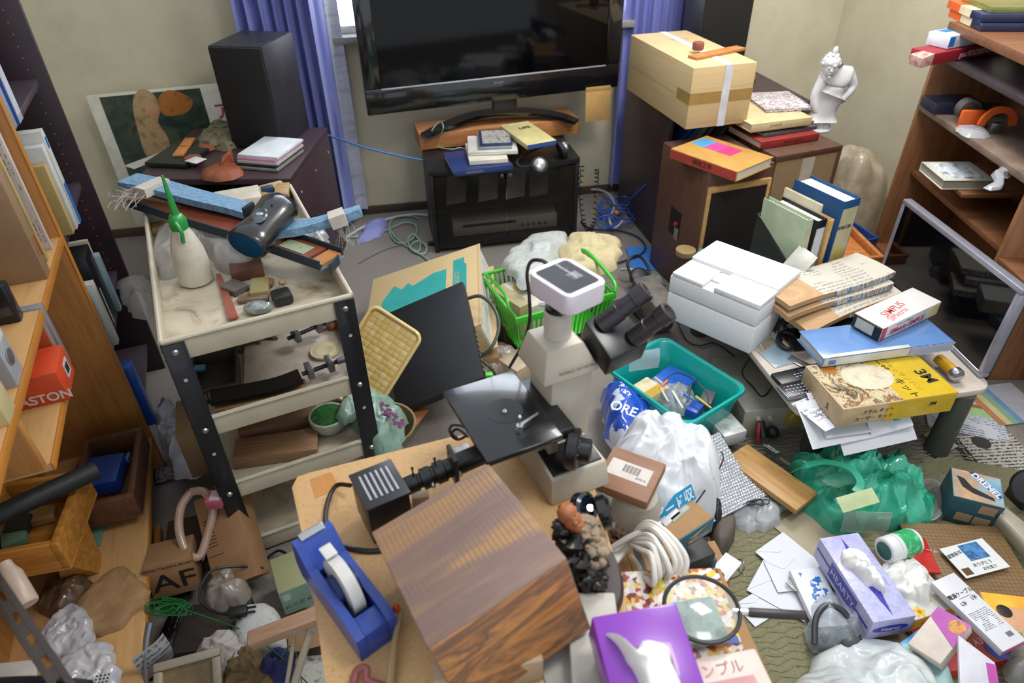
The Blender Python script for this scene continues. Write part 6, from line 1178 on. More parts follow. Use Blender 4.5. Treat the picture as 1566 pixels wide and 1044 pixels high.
cable('small_cable', 'coiled black wires behind the microscope stage', [(700, 670, .72), (688, 660, .73), (692, 650, .74), (708, 652, .74), (714, 664, .73), (700, 672, .72), (690, 664, .73), (700, 656, .75), (716, 668, .75)], .0028, blkm)
slab('white_card', 'small white card under the left edge of stage', (704, 702, .715), (726, 694, .715), (694, 684, .715), .004, M('#c9c9cf', .5))
solo('cream_block', 'small cream block beside illuminator tube on chipboard', 'block', MB().box(0, 0, 0, .03, .02, .025, .002), M('#bfa888', .6), mw=Matrix.Translation(P(632, 778, .701)))
# pink clip & brush at lower left of block
solo('pink_clip', 'dusty pink plastic clip at the bottom edge of chipboard', 'clip', MB().tube(pts((540, 1044, .71), (546, 1025, .715), (560, 1022, .72), (562, 1040, .715), (590, 1050, .71)), .006, 8), M('#8a4a4a', .5))
solo('paint_brush', 'pale wooden brush handle beside tape dispenser', 'brush', MB().tube(pts((614, 930, .73), (604, 980, .72), (596, 1048, .71)), lambda u: .003+.004*u, 8, 4), M('#a58c62', .5))
solo('orange_tip', 'small orange plastic tip beside the wood block', 'tip', MB().ball(P(606, 930, .735), .006, .005, .01, 10), M('#c9502c', .5))
# carved figure on oval stand
ov = T('carved_figure', 'dark carved wooden figure with pale beard on oval stand', 'carving', FO(P(905, 890, zd+.001), 0))
I2 = ov.inv
ov.add('oval_stand', MB().lathe([(.045, 0), (.055, .004), (.056, .018), (.05, .024), (.001, .025)], 40, (I2@P(905, 885, zd)), sx=.8, sy=1.45), M('#35201f', .35, coat=.3))
fg = MB(); rnd = random.Random(5)
B0 = I2@P(893, 850, .76); 
for (px, py, z, r) in ((878, 800, .80, .022), (872, 818, .79, .026), (882, 835, .78, .028), (892, 855, .77, .028), (900, 872, .76, .026), (890, 885, .75, .022), (905, 893, .745, .018), (868, 840, .77, .022), (880, 868, .755, .022), (912, 868, .75, .016)):
    pass
for (px, py, z, r) in ((872, 812, .785, .027), (884, 836, .768, .034), (897, 866, .752, .031), (906, 888, .745, .022), (880, 860, .75, .026)): fg.ball(I2@P(px, py, z), r, r*.85, r*1.2, 32, namp=.55, nsc=13)
ov.add('dark_robe', fg, RAMP(('#131212', '#262321', '#1b1918'), (1, 1, 1), 30, 'noise', .35, bump=.2))
fc = MB()
for (px, py, z, r) in ((868, 785, .83, .016), (876, 795, .82, .015), (884, 805, .81, .014)): fc.ball(I2@P(px, py, z), r, r*.9, r*1.1, 14, namp=.15)
fc.ball(I2@P(880, 800, .828), .004, n=8).ball(I2@P(874, 792, .834), .003, n=8)
ov.add('face', fc, M('#a8683f', .5, var=.2))
bd_ = MB()
for k in range(34):
    u = k/33; px = 893+u*24+rnd.uniform(-9, 9); py = 792+u*62+rnd.uniform(-8, 8); bd_.ball(I2@P(px, py, .815-.04*u), .0075+.004*rnd.random(), None, None, 8, namp=.3)
ov.add('curled_beard', bd_, M('#a08c74', .7, var=.2)); ov.add('orange_cap', MB().ball(I2@P(866, 776, .835),   .012, .010, .009, 14, namp=.3), M('#9c5a22', .5, var=.3))
# black round lens parts on desk by base
for i, (px, py, r, lb) in enumerate(((885, 778, .028, 'dark blue glass lens cap behind the carved figure'), (915, 785, .03, 'black round eyepiece lens standing on its edge'))):
    solo('lens', lb, 'lens', MB().lathe([(r*.6, 0), (r, .003), (r, .018), (r*.8, .022), (r*.7, .018), (.001, .018)], 28, P(px, py, .745), (.6, -.55, .55) if i == 0 else (.9, -.1, .3)), M('#141a2c' if i == 0 else '#151517', .2, coat=.5))
solo('silver_screw', 'small bright thumbscrew between the two lenses', 'screw', MB().cyl(P(899, 782, .75), P(903, 776, .765), .006), chm)
# ---------------------------------------------------------------- heap at right of the desk
bxm = RAMP(('#8b6842', '#9a7650', '#937048'), (1, 1, 1), 6, 'noise', .75)
cs1 = T('cardboard_box', 'open brown cardboard box under the white cable coil', 'box', F((925, 960, .52), (1050, 940, .52), (925, 800, .52)), .52)
X, Y, h = cs1.lx, cs1.ly, .52; cs1.box('body', bxm, 0, 0, 0, X, Y, h-.01, .003); cs1.box('flap', bxm, .002, .002, h-.01, X*.55, Y-.002, h, .001); cs1.box('flap', bxm, X*.56, .002, h-.01, X-.002, Y-.002, h-.003, .001)
cs1.box('grey_tape', M('#3d3a3a', .6), X*.66, Y*.3, h-.003, X*.74, Y*.9, h-.001, 0); cs1.txt('3WAY', M('#1d1a18', .6), X*.3, Y*.75, h+.0005, .03, spin=25)
wl = T('lantern_fan', 'white vented plastic housing under the wood coaster block', 'fan', FO(P(967, 802, .521), 0)); I3 = wl.inv
wl.add('housing', MB().lathe([(.03, 0), (.05, .006), (.052, .03), (.042, .09), (.03, .1), (.001, .1)], 36, (0, 0, 0)), M('#b9b2a6', .4))
for k in range(24):
    a_ = k*.2618
    for zz in (.018, .034): wl.add('vent_slot', MB().box(-.004, -.0015, -.005, .004, .0015, .005, .0008), M('#8a6a5a', .5)).matrix_local = Matrix.Translation((.0515*math.cos(a_)-(.002*math.cos(a_) if zz > .02 else 0), .0515*math.sin(a_)-(.002*math.sin(a_) if zz > .02 else 0), zz))@Matrix.Rotation(a_+math.pi/2, 4, 'Z')
cbk = T('wood_coaster', 'square brown wood block with a white barcode sticker', 'wood block', F((905, 741, .655) if 0 else (906, 737, .66), (990, 769, .66), (934, 679, .66)), .022)
X, Y, h = cbk.lx, cbk.ly, .022; cbk.box('block', RAMP(('#6f4a30', '#83593b', '#7a5236'), (2, 20, 20), 4, 'noise', .5), 0, 0, 0, X, Y, h, .003); cbk.box('sticker', M('#bdb4ac', .5), X*.10, Y*.33, h, X*.86, Y*.72, h+.0004, 0)
for k in range(14): cbk.box('barcode_bar', ik, X*.36+k*X*.022, Y*.48, h+.0004, X*.36+k*X*.022+X*(.008+.006*(k % 3 == 0)), Y*.66, h+.0007, 0)
cbk.txt('EMS-0', M('#4a4440', .5), X*.72, Y*.42, h+.0006, .008)
wc = M('#d9d5cd', .4)
loops = []
rnd = random.Random(9)
cl = MB()
for k in range(7):
    ex = 1042-8*k; top = 792+rnd.uniform(-4, 10)+k*6
    cl.tube(pts((935, 868-3*k, .55), (955, 842-k*2, .56), (985, top+6, .62), (1015-k*3, top+16, .64), (ex+6, top+56, .62), (ex-2*k, 885, .59), (1018-9*k, 930, .545)), .0058, 8, 6)
solo('white_cable_coil', 'thick coil of white cable spilling over the cardboard box', 'cable', cl, wc)
cable('white_cable', 'two white cables with grey plugs above the coil', [(935, 838, .57), (965, 820, .60), (1000, 806, .62), (1030, 792, .62)], .006, wc)
cable('white_cable', 'single white cable loop hanging left of coil', [(965, 850, .56), (978, 870, .57), (975, 895, .55), (965, 915, .53)], .0048, wc)
for i in range(2): solo('plug', ('pale grey cable connector above the shoe box', 'white cable connector lying beside the grey one')[i], 'plug', MB().hexa([P(x, y, z) for z in (.605, .63) for x, y in ((1030-12*i, 800-i*-6), (1058-14*i, 776+i*8), (1048-14*i, 770+i*6), (1022-12*i, 792+i*4))], .003), M(('#8a8d80', '#b9b9bd')[i], .4))
# shoe boxes
sbA = boxy('box_stack', 'plain brown box below the shoe boxes', 'box', (1010, 920, .26), (1110, 905, .26), (1010, 800, .26), .26, bxm, .003)
s2_ = T('shoe_box', 'teal shoe box lid lying on the lower shoe box', 'shoe box', F((1042, 866, .318), (1097, 856, .318), (1036, 835, .318)), .05)
s2_.box('body', M('#17555e', .45), 0, 0, 0, s2_.lx, s2_.ly, .05, .002)
sb1 = T('shoe_box', 'teal and brown shoe box with gold bird mark', 'shoe box', F((1042, 846, .47), (1096, 803, .47), (1008, 812, .47)), .085)
A_, B_, D_ = P(1034, 829, .46), P(1092, 792, .46), P(1014, 808, .46)
bpy.data.objects.remove(sb1.o)
sb1 = T('shoe_box', 'teal and brown shoe box with gold bird mark', 'shoe box', F(A_, B_, D_), .045)
X, Y, h = sb1.lx, sb1.ly*1.5, .045; sb1.box('body', M('#96703f', .6), 0, .002, 0, X, Y, h, .002); sb1.box('teal_end', M('#17555e', .45), -.001, -.001, 0, X+.001, .003, h+.001, .001)
gd = M('#b9a382', .4); sb1.txt('MIZUNO', gd, X*.62, -.0016, h*.28, .015, 'front', bold=.0004); sb1.add('bird_mark', MB().hexa([(X*.35, -.0014, h*.62), (X*.5, -.0014, h*.6), (X*.9, -.0014, h*.9), (X*.5, -.0014, h*.66), (X*.35, -.001, h*.62), (X*.5, -.001, h*.6), (X*.9, -.001, h*.9), (X*.5, -.001, h*.66)]).hexa([(X*.42, -.0014, h*.5), (X*.55, -.0014, h*.5), (X*.7, -.0014, h*.72), (X*.55, -.0014, h*.6), (X*.42, -.001, h*.5), (X*.55, -.001, h*.5), (X*.7, -.001, h*.72), (X*.55, -.001, h*.6)]), gd)
boxy('black_case', 'matte black case wedged under the tilted shoe box', 'case', (1052, 862, .36), (1095, 846, .36), (1062, 812, .36), .05, M('#18181a', .5), .003)
solo('sandal', 'brown grey rounded slipper standing behind shoe boxes', 'slipper', MB().mound([P(x, y, .01) for x, y in ((1088, 815), (1092, 850), (1108, 848), (1122, 825), (1120, 798), (1100, 790))], .06, .15, 2, flat=5), M('#5a5148', .7))
solo('shoe', 'black shoe heel poking up behind the shoe box', 'shoe', MB().mound([P(x, y, .01) for x, y in ((1075, 790), (1085, 820), (1100, 820), (1102, 795), (1088, 780))], .09, .3, 4), M('#1c1c20', .5))
t = boxy('white_tag', 'bright white square card with a black clip by shoe box', 'card', (1110, 890, .27), (1135, 860, .27), (1098, 858, .27), .006, M('#cfcfd4', .4), .001)
cable('key_ring', 'thin wire key ring tangle beside the white card', [(1118, 885, .27), (1130, 880, .26), (1138, 868, .25), (1134, 856, .25), (1126, 858, .26), (1130, 872, .25), (1136, 878, .24)], .0016, M('#5a5c60', .3, .8))
solo('ring_tag', 'black oval tag in front of the white card', 'tag', MB().mound([P(x, y, .275) for x, y in ((1090, 895), (1100, 897), (1108, 880), (1100, 874))], .01, .1, 2, nr=5), blkm)
solo('tag_prop', 'tan carton under the white card beside the shoe boxes', 'box', MB().box(.575, .86, 0, .665, .96, .262, .002), bxm)
# colourful box, glass bowl, magnifier
pzl = RAMP(('#a8382a', '#c7973a', '#c9c0b4', '#a85a32', '#d3ccc6', '#c9b13c', '#6a2a2e', '#bdb5b0'), (1, 1, 1), 120, 'voronoi', .35, const=True)
pz = T('picture_box', 'box printed with small red yellow white figures under magnifier', 'box', F((960, 1075, .60), (1150, 1075, .60), (965, 870, .60)), .07)
A_, B_, D_ = P(965, 1050, .60), P(1180, 1040, .60), P(985, 872, .60)
bpy.data.objects.remove(pz.o)
pz = T('picture_box', 'box printed with small red yellow white figures under magnifier', 'box', F(A_, B_, A_+(D_-A_)), .06)
X, Y, h = pz.lx*.88, pz.ly, .06; pz.box('body', pzl, 0, 0, 0, X, Y, h, .002); pz.box('blue_border', M('#2f4fa0', .4), X*.3, Y*.3, h, X*.98, Y*.36, h+.0006, 0); pz.box('white_border', M('#c9ccd2', .4), X*.75, Y*.3, h, X*.79, Y*.62, h+.0008, 0)
boxy('carton_support', 'large plain carton under the picture box and pink box', 'box', P(940, 1100, .539), P(1190, 1060, .539), P(975, 885, .539), .538, bxm, .003)
pk = T('faded_box', 'faded pink and white printed box at the bottom edge', 'box', F((1050, 1120, .66), (1205, 1090, .66), (1062, 1005, .66)), .055)
X, Y, h = pk.lx, pk.ly, .055; pk.box('body', RAMP(('#bfb0a8', '#c9bdb4', '#c4a49c'), (1, 1, 1), 8, 'noise', .4), 0, 0, 0, X, Y, h, .006); pk.box('pink_print', M('#c48a88', .5), X*.3, Y*.35, h, X*.85, Y*.6, h+.0005, 0); pk.txt('サンプル', M('#b87a78', .5), X*.5, Y*.75, h+.0008, .022)
mg_ = T('magnifier', 'large black rimmed magnifying glass with dark ribbed handle', 'magnifier', FO(P(1075, 935, .665), 0)); I4 = mg_.inv
mc = I4@P(1073, 930, .675); mc2 = I4@P(1118, 933, .668); R_ = .058
nrm = V((0, 0, 1))
mg_.add('lens', MB().lathe([(.001, -.0012), (R_*.6, -.001), (R_, 0), (R_*.6, .001), (.001, .0012)], 40, mc, nrm, 1.0, 1.0), M('#b9c4bf', .02, 0, 0, 10, 0, .2, 0, 0, .2))
mg_.add('rim', MB().tube([mc+nrm.orthogonal().normalized()*0+(V((R_*math.cos(k*.1745), R_*math.sin(k*.1745)*.99, -nrm.y/nrm.z*R_*math.sin(k*.1745)*1))) for k in range(37)], .0035, 8, 1), blkm)
h0, h1, h2 = I4@P(1120, 934, .672), I4@P(1143, 936, .672), I4@P(1232, 941, .668)
mg_.add('ferrule', MB().cyl(h0, h1, .0055, .006), chm); mg_.add('handle', MB().lathe([(.006, 0), (.0075, .004), (.0075, (h2-h1).length-.003), (.0065, (h2-h1).length)], 14, h1, h2-h1), M('#2c2226', .4))
gbw = T('glass_dish', 'grey glass tablet lying beneath the magnifying glass', 'glass tablet', F((1050, 985, .625), (1118, 975, .625), (1048, 915, .625)), .02); gbw.box('body', RAMP(('#5d6f68', '#8fa39b', '#3d4a46'), (1, 1, 1), 30, 'noise', .1, coat=.6), 0, 0, 0, gbw.lx, gbw.ly, .02, .005)
slab('dark_striped_card', 'pale beige card with dark strip beside coil', (925, 920, .56), (985, 915, .56), (940, 898, .56), .03, M('#b0a795', .5))
cpk = boxy('small_chrome_part', 'olive plastic roll with blue white tag left of cable coil', 'part', (940, 905, .555), (965, 895, .555), (948, 868, .555), .03, M('#8a8358', .4), .008)
# purple tissue box
pt = T('tissue_box', 'glossy purple tissue box with white tissue at bottom edge', 'tissue box', F((940, 1090, .82), (1095, 1075, .82), (914, 951, .82)), .06)
A_, B_, D_ = P(948, 1110, .81), P(1092, 1082, .81), P(915, 940, .83)
bpy.data.objects.remove(pt.o)
pt = T('tissue_box', 'glossy purple tissue box with white tissue at bottom edge', 'tissue box', F(A_, B_, D_), .055)
X, Y, h = pt.lx, pt.ly, .055; pu = M('#7d2fa8', .3, coat=.3, var=.05)
pt.add('carton', MB().box(0, 0, 0, X, Y, h, .004), pu); pt.add('opening_patch', MB().prism(rrect(X*.42, Y*.62, .012, 4, (X*.32, Y*.02)), h, h+.0006), M('#6a5560', .6))
m = MB().mound([V((X*.1, Y*.80, h)), V((X*.32, Y*.62, h)), V((X*.55, Y*.66, h)), V((X*.74, Y*.5, h)), V((X*.66, Y*.1, h)), V((X*.3, Y*.05, h)), V((X*.3, Y*.42, h))], .035, .7, 8, nr=16, na=80, fsc=5, ridge=.9)
pt.add('tissue', m, ti, ang=80)
solo('box_prop', 'cream carton propping up the purple tissue box', 'box', MB().hexa([tuple(pt.o.matrix_world@V(p)) for p in ((.01, .01, -.055), (X-.01, .01, -.055), (X-.01, Y-.02, -.055), (.01, Y-.02, -.055), (.01, .01, -.002), (X-.01, .01, -.002), (X-.01, Y-.02, -.002), (.01, Y-.02, -.002))], .002), M('#9c968c', .6))
# ================================================================ tool cart
crm = RAMP(('#a59c88', '#b8b09c', '#aca38f'), (1, 1, 1), 5, 'noise', .45); dust = RAMP(('#6e5a42', '#a3937a', '#c0b59f', '#b7ab94', '#83705a'), (1, 1, 1), 7, 'noise', .7, lo=.25, hi=.7, distort=.8)
ct = T('tool_cart', 'cream metal four tier cart with black perforated legs', 'cart', F((245, 522, .774), (537, 449, .774), (207, 326, .774)), .774)
X, Y = ct.lx, ct.ly; H_ = .774; CW = ct.o.matrix_world.copy()
TZ = [.774, .535, .305, .075]
for i, z in enumerate(TZ):
    m = MB().box(.0, .0, z-.062, X, .004, z-.006, .001).box(0, Y-.004, z-.062, X, Y, z-.006, .001).box(0, .004, z-.062, .004, Y-.004, z-.006, .001).box(X-.004, .004, z-.062, X, Y-.004, z-.006, .001)
    for a, b in (((0, 0), (X, 0)), ((X, 0), (X, Y)), ((X, Y), (0, Y)), ((0, Y), (0, 0))): m.tube([V((a[0], a[1], z-.004)), V((b[0], b[1], z-.004))], .006, 8, 1)
    tr = ct.add('tray', m, crm); ct.box('tray_floor', dust if i != 2 else crm, .003, .003, z-.062, X-.003, Y-.003, z-.056, 0, tr)
bkl = M('#10141a', .35, coat=.2); bolt = M('#b0aea8', .25, .8)
for sx0, sy0 in ((0, 0), (1, 0), (0, 1), (1, 1)):
    x0 = -.004 if sx0 == 0 else X+.004; y0 = -.006 if sy0 == 0 else Y+.006; dx = .05 if sx0 == 0 else -.05; dy = .045 if sy0 == 0 else -.045
    m = MB().box(x0, y0, .02, x0+dx, y0+(.004 if sy0 == 0 else -.004), H_-.012, .001).box(x0, y0, .02, x0+(.004 if sx0 == 0 else -.004), y0+dy, H_-.012, .001)
    lg = ct.add('leg', m, bkl); bm_ = MB()
    for z in TZ: bm_.cyl((x0+dx*.5, y0, z-.035), (x0+dx*.5, y0+(-.004 if sy0 == 0 else .004), z-.035), .008, .005, 14).cyl((x0, y0+dy*.5, z-.035), (x0+(-.004 if sx0 == 0 else .004), y0+dy*.5, z-.035), .008, .005, 14)
    ct.add('bolt', bm_, bolt, lg)
    hm = MB()
    for z in (.66, .42, .19): hm.cyl((x0+dx*.5, y0, z), (x0+dx*.5, y0+(-.0008 if sy0 == 0 else .0008), z), .0045)
    ct.add('hole', hm, M('#b9a8a0', .5), lg)
    ct.add('foot_cup', MB().lathe([(.03, 0), (.034, .006), (.033, .022), (.027, .022), (.026, .008)], 20, (x0+dx*.4, y0+dy*.4, 0)), M('#a59f92', .4), lg)
ct.add('blue_clip', MB().box(X-.09, Y-.01, H_-.012, X-.05, Y+.012, H_+.008, .004), M('#27405c', .4))
zf = H_-.055
def CP(px, py, z): return P(px, py, z)
b0 = P(300, 436, zf); zt = ZV(b0, 270, 352); zn = ZV(b0, 252, 272)
sb_ = T('squeeze_bottle', 'dusty white squeeze bottle with green spout on cart top', 'bottle', FO(b0+V((0, .02, .001))))
hb2 = zt-zf
sb_.add('bottle_body', MB().lathe([(.036, 0), (.043, .006), (.044, hb2*.35), (.040, hb2*.6), (.028, hb2*.85), (.019, hb2*.97), (.017, hb2)], 32, (0, 0, 0)), RAMP(('#a79f8c', '#c6c1b2', '#b8b19f'), (1, 1, 1), 9, 'noise', .35, alpha=.97))
gcap = M('#1f8a3c', .35, coat=.3)
sb_.add('cap', MB().lathe([(.021, hb2-.006), (.022, hb2+.018), (.016, hb2+.03), (.012, hb2+.034)], 24), gcap); sb_.add('spout', MB().lathe([(.010, hb2+.03), (.007, hb2+.08), (.003, zn-zf)], 20), gcap); sb_.add('cap_strap', MB().tube([V((.0, -.022, hb2+.02)), V((.012, -.036, hb2)), V((.008, -.034, hb2-.03))], .005), gcap)
solo('clear_bag', 'crumpled clear plastic bag on cart top behind the bottle', 'plastic bag', MB().mound([P(x, y, zf) for x, y in ((232, 372), (238, 420), (262, 425), (300, 395), (350, 422), (395, 412), (390, 370), (340, 340), (285, 338), (250, 350))], .06, .6, 5, nr=20, na=100, fsc=8, ridge=1), FILM('#b9b5b0', .55, .12), ang=70)
solo('clear_bag', 'limp clear bag hanging off the left side of cart', 'plastic bag', MB().mound([P(x, y, .60) for x, y in ((182, 440), (195, 470), (222, 490), (240, 470), (235, 432), (205, 428))], .05, .5, 8, nr=12), FILM('#a9a5a2', .5, .12), ang=70)
# blue patterned case (two arms) and leather sheath
pat = RAMP(('#4a6f8f', '#7d9fb8', '#55799a', '#8fb0c4'), (30, 90, 30), 1.3, 'noise', .55, distort=.4)
bc_ = T('patterned_case', 'long blue patterned wooden case bound with white thread, lying across cart', 'case', FO(P(330, 310, .80)))
I5 = bc_.inv
def loc(*p): return I5@P(*p)
bc_.add('long_arm', MB().ribbon([loc(196, 276, .84), loc(235, 284, .84), loc(300, 302, .83), loc(365, 318, .82), loc(440, 342, .81)], lambda u: .075-.02*u, .02, smooth=4), pat)
bc_.add('short_arm', MB().ribbon([loc(425, 352, .82), loc(460, 348, .825), (loc(500, 338, .84)), loc(552, 322, .86)], lambda u: .06-.03*u, .022, smooth=4), pat)
bc_.add('binding', MB().ribbon([loc(505, 338, .849), loc(528, 330, .858)], .045, .034, smooth=1), M('#bdb6ac', .7)); bc_.add('binding', MB().ribbon([loc(226, 284, .846), loc(242, 288, .846)], .088, .026, smooth=1), M('#bdb6ac', .7))
thm = M('#b3a9a0', .8); rnd = random.Random(12); tm = MB()
for k in range(46):
    a_ = loc(212+rnd.uniform(-8, 14), 296+rnd.uniform(-6, 8), .83); e_ = loc(188+rnd.uniform(-26, 22), 306+rnd.uniform(-14, 18), .82); tm.tube([a_, (a_+e_)/2+V((rnd.uniform(-.03, .03), rnd.uniform(-.03, .03), rnd.uniform(-.01, .03))), e_], .0009, 4, 4)
for k in range(18):
    a_ = loc(520+rnd.uniform(-8, 8), 334, .85); tm.tube([a_, a_+V((rnd.uniform(-.02, .02), rnd.uniform(-.03, .02), -.03)), a_+V((rnd.uniform(-.03, .03), rnd.uniform(-.03, .03), -.08))], .0007, 4, 3)
bc_.add('frayed_thread', tm, thm)['kind'] = 'stuff'
sh_ = T('leather_case', 'open long case lined in orange leather, under the blue patterned case', 'case', FO(P(450, 380, .77)))
I5 = sh_.inv
pth = [loc(215, 308, .785), loc(300, 335, .785), loc(400, 365, .785), loc(508, 402, .785)]
sh_.add('tray', MB().ribbon(pth, .085, .006, smooth=3), pat)
for sgn in (-1, 1):
    q_ = [];
    for i, p_ in enumerate(pth):
        t_ = (pth[min(i+1, 3)]-pth[max(i-1, 0)]).normalized(); q_.append(p_+t_.cross(V((0, 0, 1)))*.041*sgn+V((0, 0, .012)))
    sh_.add('side_wall', MB().ribbon(q_, .004, .026, smooth=3), M('#27323c', .6))
sh_.add('end_wall', MB().ribbon([loc(505, 411, .797), loc(518, 396, .797)], .005, .026, smooth=1), M('#27323c', .6))
ins = [p_+V((0, 0, .008)) for p_ in pth]
sh_.add('leather_lining', MB().ribbon(ins[:3]+[ins[2].lerp(ins[3], .8)], .07, .010, smooth=3), M('#7f3c20', .4, coat=.4, var=.2)); sh_.add('wood_end', MB().ribbon([ins[2].lerp(ins[3], .84), ins[3]], .07, .008, smooth=1), M('#a8723c', .5))
sh_.add('green_label', MB().ribbon([ins[2].lerp(ins[3], .35)+V((0, 0, .006)), ins[2].lerp(ins[3], .7)+V((0, 0, .006))], .042, .001, smooth=1), RAMP(('#6f8f6a', '#93a98a', '#a85a48'), (1, 1, 1), 120, 'noise', .5))
# wrist brace
wb_ = T('wrist_guard', 'black moulded guard with oval grey plate and blue lining', 'guard', FO(P(398, 345, .83), 0)); I5 = wb_.inv
ax_ = (loc(432, 312, .88)-loc(375, 372, .84)).normalized(); rq = V((0, 1, 0)).rotation_difference(V((ax_.x, ax_.y, ax_.z*.3)).normalized())
cM = loc(403, 340, .845)
aw = loc(435, 308, .872)-loc(376, 376, .85); Lw = aw.length; o0 = loc(376, 376, .85)
wb_.add('shell', MB().lathe([(.040, 0), (.046, .006), (.045, Lw*.2), (.038, Lw*.45), (.044, Lw*.7), (.046, Lw*.85), (.036, Lw*.97), (.001, Lw)], 36, o0, aw, 1.15, .8), M('#16171b', .25, coat=.4), ang=70)
wb_.add('blue_lining', MB().lathe([(.036, -.001), (.0385, .0), (.036, .001), (.033, .0), (.033, .002), (.001, .004)], 30, o0, aw, 1.15, .8), M('#0d3a58', .8, spec=.1))
pl0 = o0+aw*.42+rq@V((0, 0, .031)); nz_ = rq@V((0, 0, 1))
wb_.add('oval_plate', MB().lathe([(.02, 0), (.021, .002), (.018, .005), (.001, .006)], 28, pl0, nz_, .95, 1.9), M('#4b4f58', .2, .3, coat=.5)); wb_.add('oval_badge', MB().lathe([(.007, .006), (.006, .0075), (.0001, .0075)], 20, pl0, nz_, 1.4, 1), M('#a9c3d6', .2, .5)); 
wb_.add('rivet', MB().lathe([(.003, .004), (.002, .007)], 12, pl0+rq@V((.0, -.03, -.002)), nz_).lathe([(.003, .004), (.002, .007)], 12, pl0+rq@V((.0, .05, 0)), nz_), M('#0c0c0d', .3)); wb_.add('strap_tab', MB().hexa([tuple(cM+rq@V(p)) for p in ((-.07, .0, -.02), (-.05, .0, -.02), (-.05, .04, -.02), (-.07, .04, -.02), (-.065, 0, .03), (-.055, 0, .03), (-.055, .04, .03), (-.065, .04, .03))], .002), M('#141518', .6))
# small things in the top tray
def blockp(name, label, cat, a, b, d, h, mat, z=zf, bev=.003, lean=0): return boxy(name, label, cat, (*a, z+h), (*b, z+h), (*d, z+h), h, mat, bev)
solo('red_stick', 'flat dusty red stick lying in the top tray', 'stick', MB().ribbon([P(334, 420, zf+.006), P(345, 450, zf+.006), P(357, 487, zf+.006)], lambda u: .012+.012*u, .006, smooth=4), M('#96503f', .6, var=.2))
blockp('brick_block', 'reddish brown worn block under the leather case', 'block', (352, 418), (402, 408), (345, 400), .03, M('#6b4330', .7, var=.3))
blockp('sharpening_stone', 'grey translucent stone block at left of tray cluster', 'stone', (358, 446), (380, 434), (346, 430), .018, M('#5d5852', .3, var=.2))
blockp('sharpening_stone', 'olive beige square stone in middle of tray cluster', 'stone', (381, 448), (410, 444), (383, 425), .022, M('#8d8358', .6, var=.1))
blockp('black_block', 'rounded black rubber block at right of tray cluster', 'block', (418, 458), (448, 450), (414, 442), .028, M('#1c1b1c', .4), bev=.008)
blockp('sandstone_stick', 'rough tan stone stick below the olive stone', 'stone', (362, 460), (410, 455), (361, 450), .012, M('#7d6350', .8, var=.3))
solo('blue_stone', 'smooth blue grey pebble near front of top tray', 'stone', MB().ball(P(394, 470, zf+.014), .034, .022, .016, 20, namp=.2), RAMP(('#4f6168', '#8d9694', '#5f6f72', '#8a7a5e'), (1, 1, 1), 25, 'noise', .25, coat=.4))
solo('shell_chip', 'small reddish stone chip beside the black block', 'stone', MB().ball(P(413, 432, zf+.01), .012, .018, .010, 12, namp=.4), M('#83594c', .7)); solo('shell_chip', 'tiny pale stone chip above the black block', 'stone', MB().ball(P(432, 432, zf+.02), .010, .010, .008, 12, namp=.4), M('#a08a70', .7))
blockp('wood_offcut', 'pale wood offcut in the left rear corner of tray', 'wood piece', (232, 352), (262, 346), (228, 326), .02, WOOD('#8f6f45', '#a88656')); blockp('wood_offcut', 'cream wood offcut standing behind the patterned case', 'wood piece', (395, 296), (440, 284), (390, 285), .05, WOOD('#a08258', '#bca078')); blockp('wood_board', 'white worn board leaning inside the rear of cart top', 'board', (330, 312), (400, 300), (345, 290), .055, M('#bdb5a6', .6)); blockp('wood_offcut', 'small triangular wood block at right rear of tray', 'wood piece', (418, 298), (440, 296), (418, 280), .06, WOOD('#8d7048', '#ab8d60'))
solo('crumpled_foil', 'crumpled silver wrap at the right rim of cart top', 'foil', MB().mound([P(x, y, zf+.03) for x, y in ((440, 350), (475, 375), (500, 380), (495, 350), (470, 338))], .03, .8, 3), M('#a3a3a8', .3, .3, .1))
# second tier
z2 = TZ[1]-.055
slab('white_board', 'pale worn board covering second cart tray', (372, 610, z2+.01), (552, 575, z2+.01), (352, 515, z2+.01), .01, RAMP(('#a4988a', '#b5a99b', '#968876'), (1, 1, 1), 8, 'noise', .6))
lt_ = T('leather_strop', 'black curved leather sheath on second cart tray', 'sheath', FO(P(390, 590, z2+.02))); I5 = lt_.inv
lt_.add('sheath', MB().ribbon([loc(323, 608, z2+.045), loc(380, 598, z2+.04), loc(425, 588, z2+.04), loc(460, 575, z2+.045)], .055, .012, smooth=5), M('#121114', .3, coat=.3)); lt_.add('card_edge', MB().ribbon([loc(330, 618, z2+.02), loc(400, 606, z2+.02), loc(468, 590, z2+.02)], .06, .006, smooth=4), M('#8a6a44', .7))
gmt = M('#77767a', .35, .6)
def clamp(label, p0, p1, z):
    t = T('bar_clamp', label, 'clamp', FO(P(*p0, z))); I_ = t.inv; a, b = I_@P(*p0, z+.02), I_@P(*p1, z+.02); d = (b-a).normalized(); s = d.cross(V((0, 0, 1)))
    t.add('bar', MB().cyl(a, b, .006), M('#2a2a2e', .4, .5)); 
    for u in (.2, .75):
        c = a.lerp(b, u); t.add('jaw', MB().hexa([c+s*q+V((0, 0, w_))+d*e for w_ in (-.015, .02) for q, e in ((-.02, -.008), (.02, -.008), (.02, .008), (-.02, .008))], .002), gmt)
    t.add('screw', MB().cyl(b-d*.005, b+d*.02, .009), gmt); return t
clamp('grey metal bar clamp beside the black sheath', (462, 572), (518, 552), z2+.025); clamp('grey metal bar clamp near rear of second tray', (440, 518), (500, 492), z2+.03)
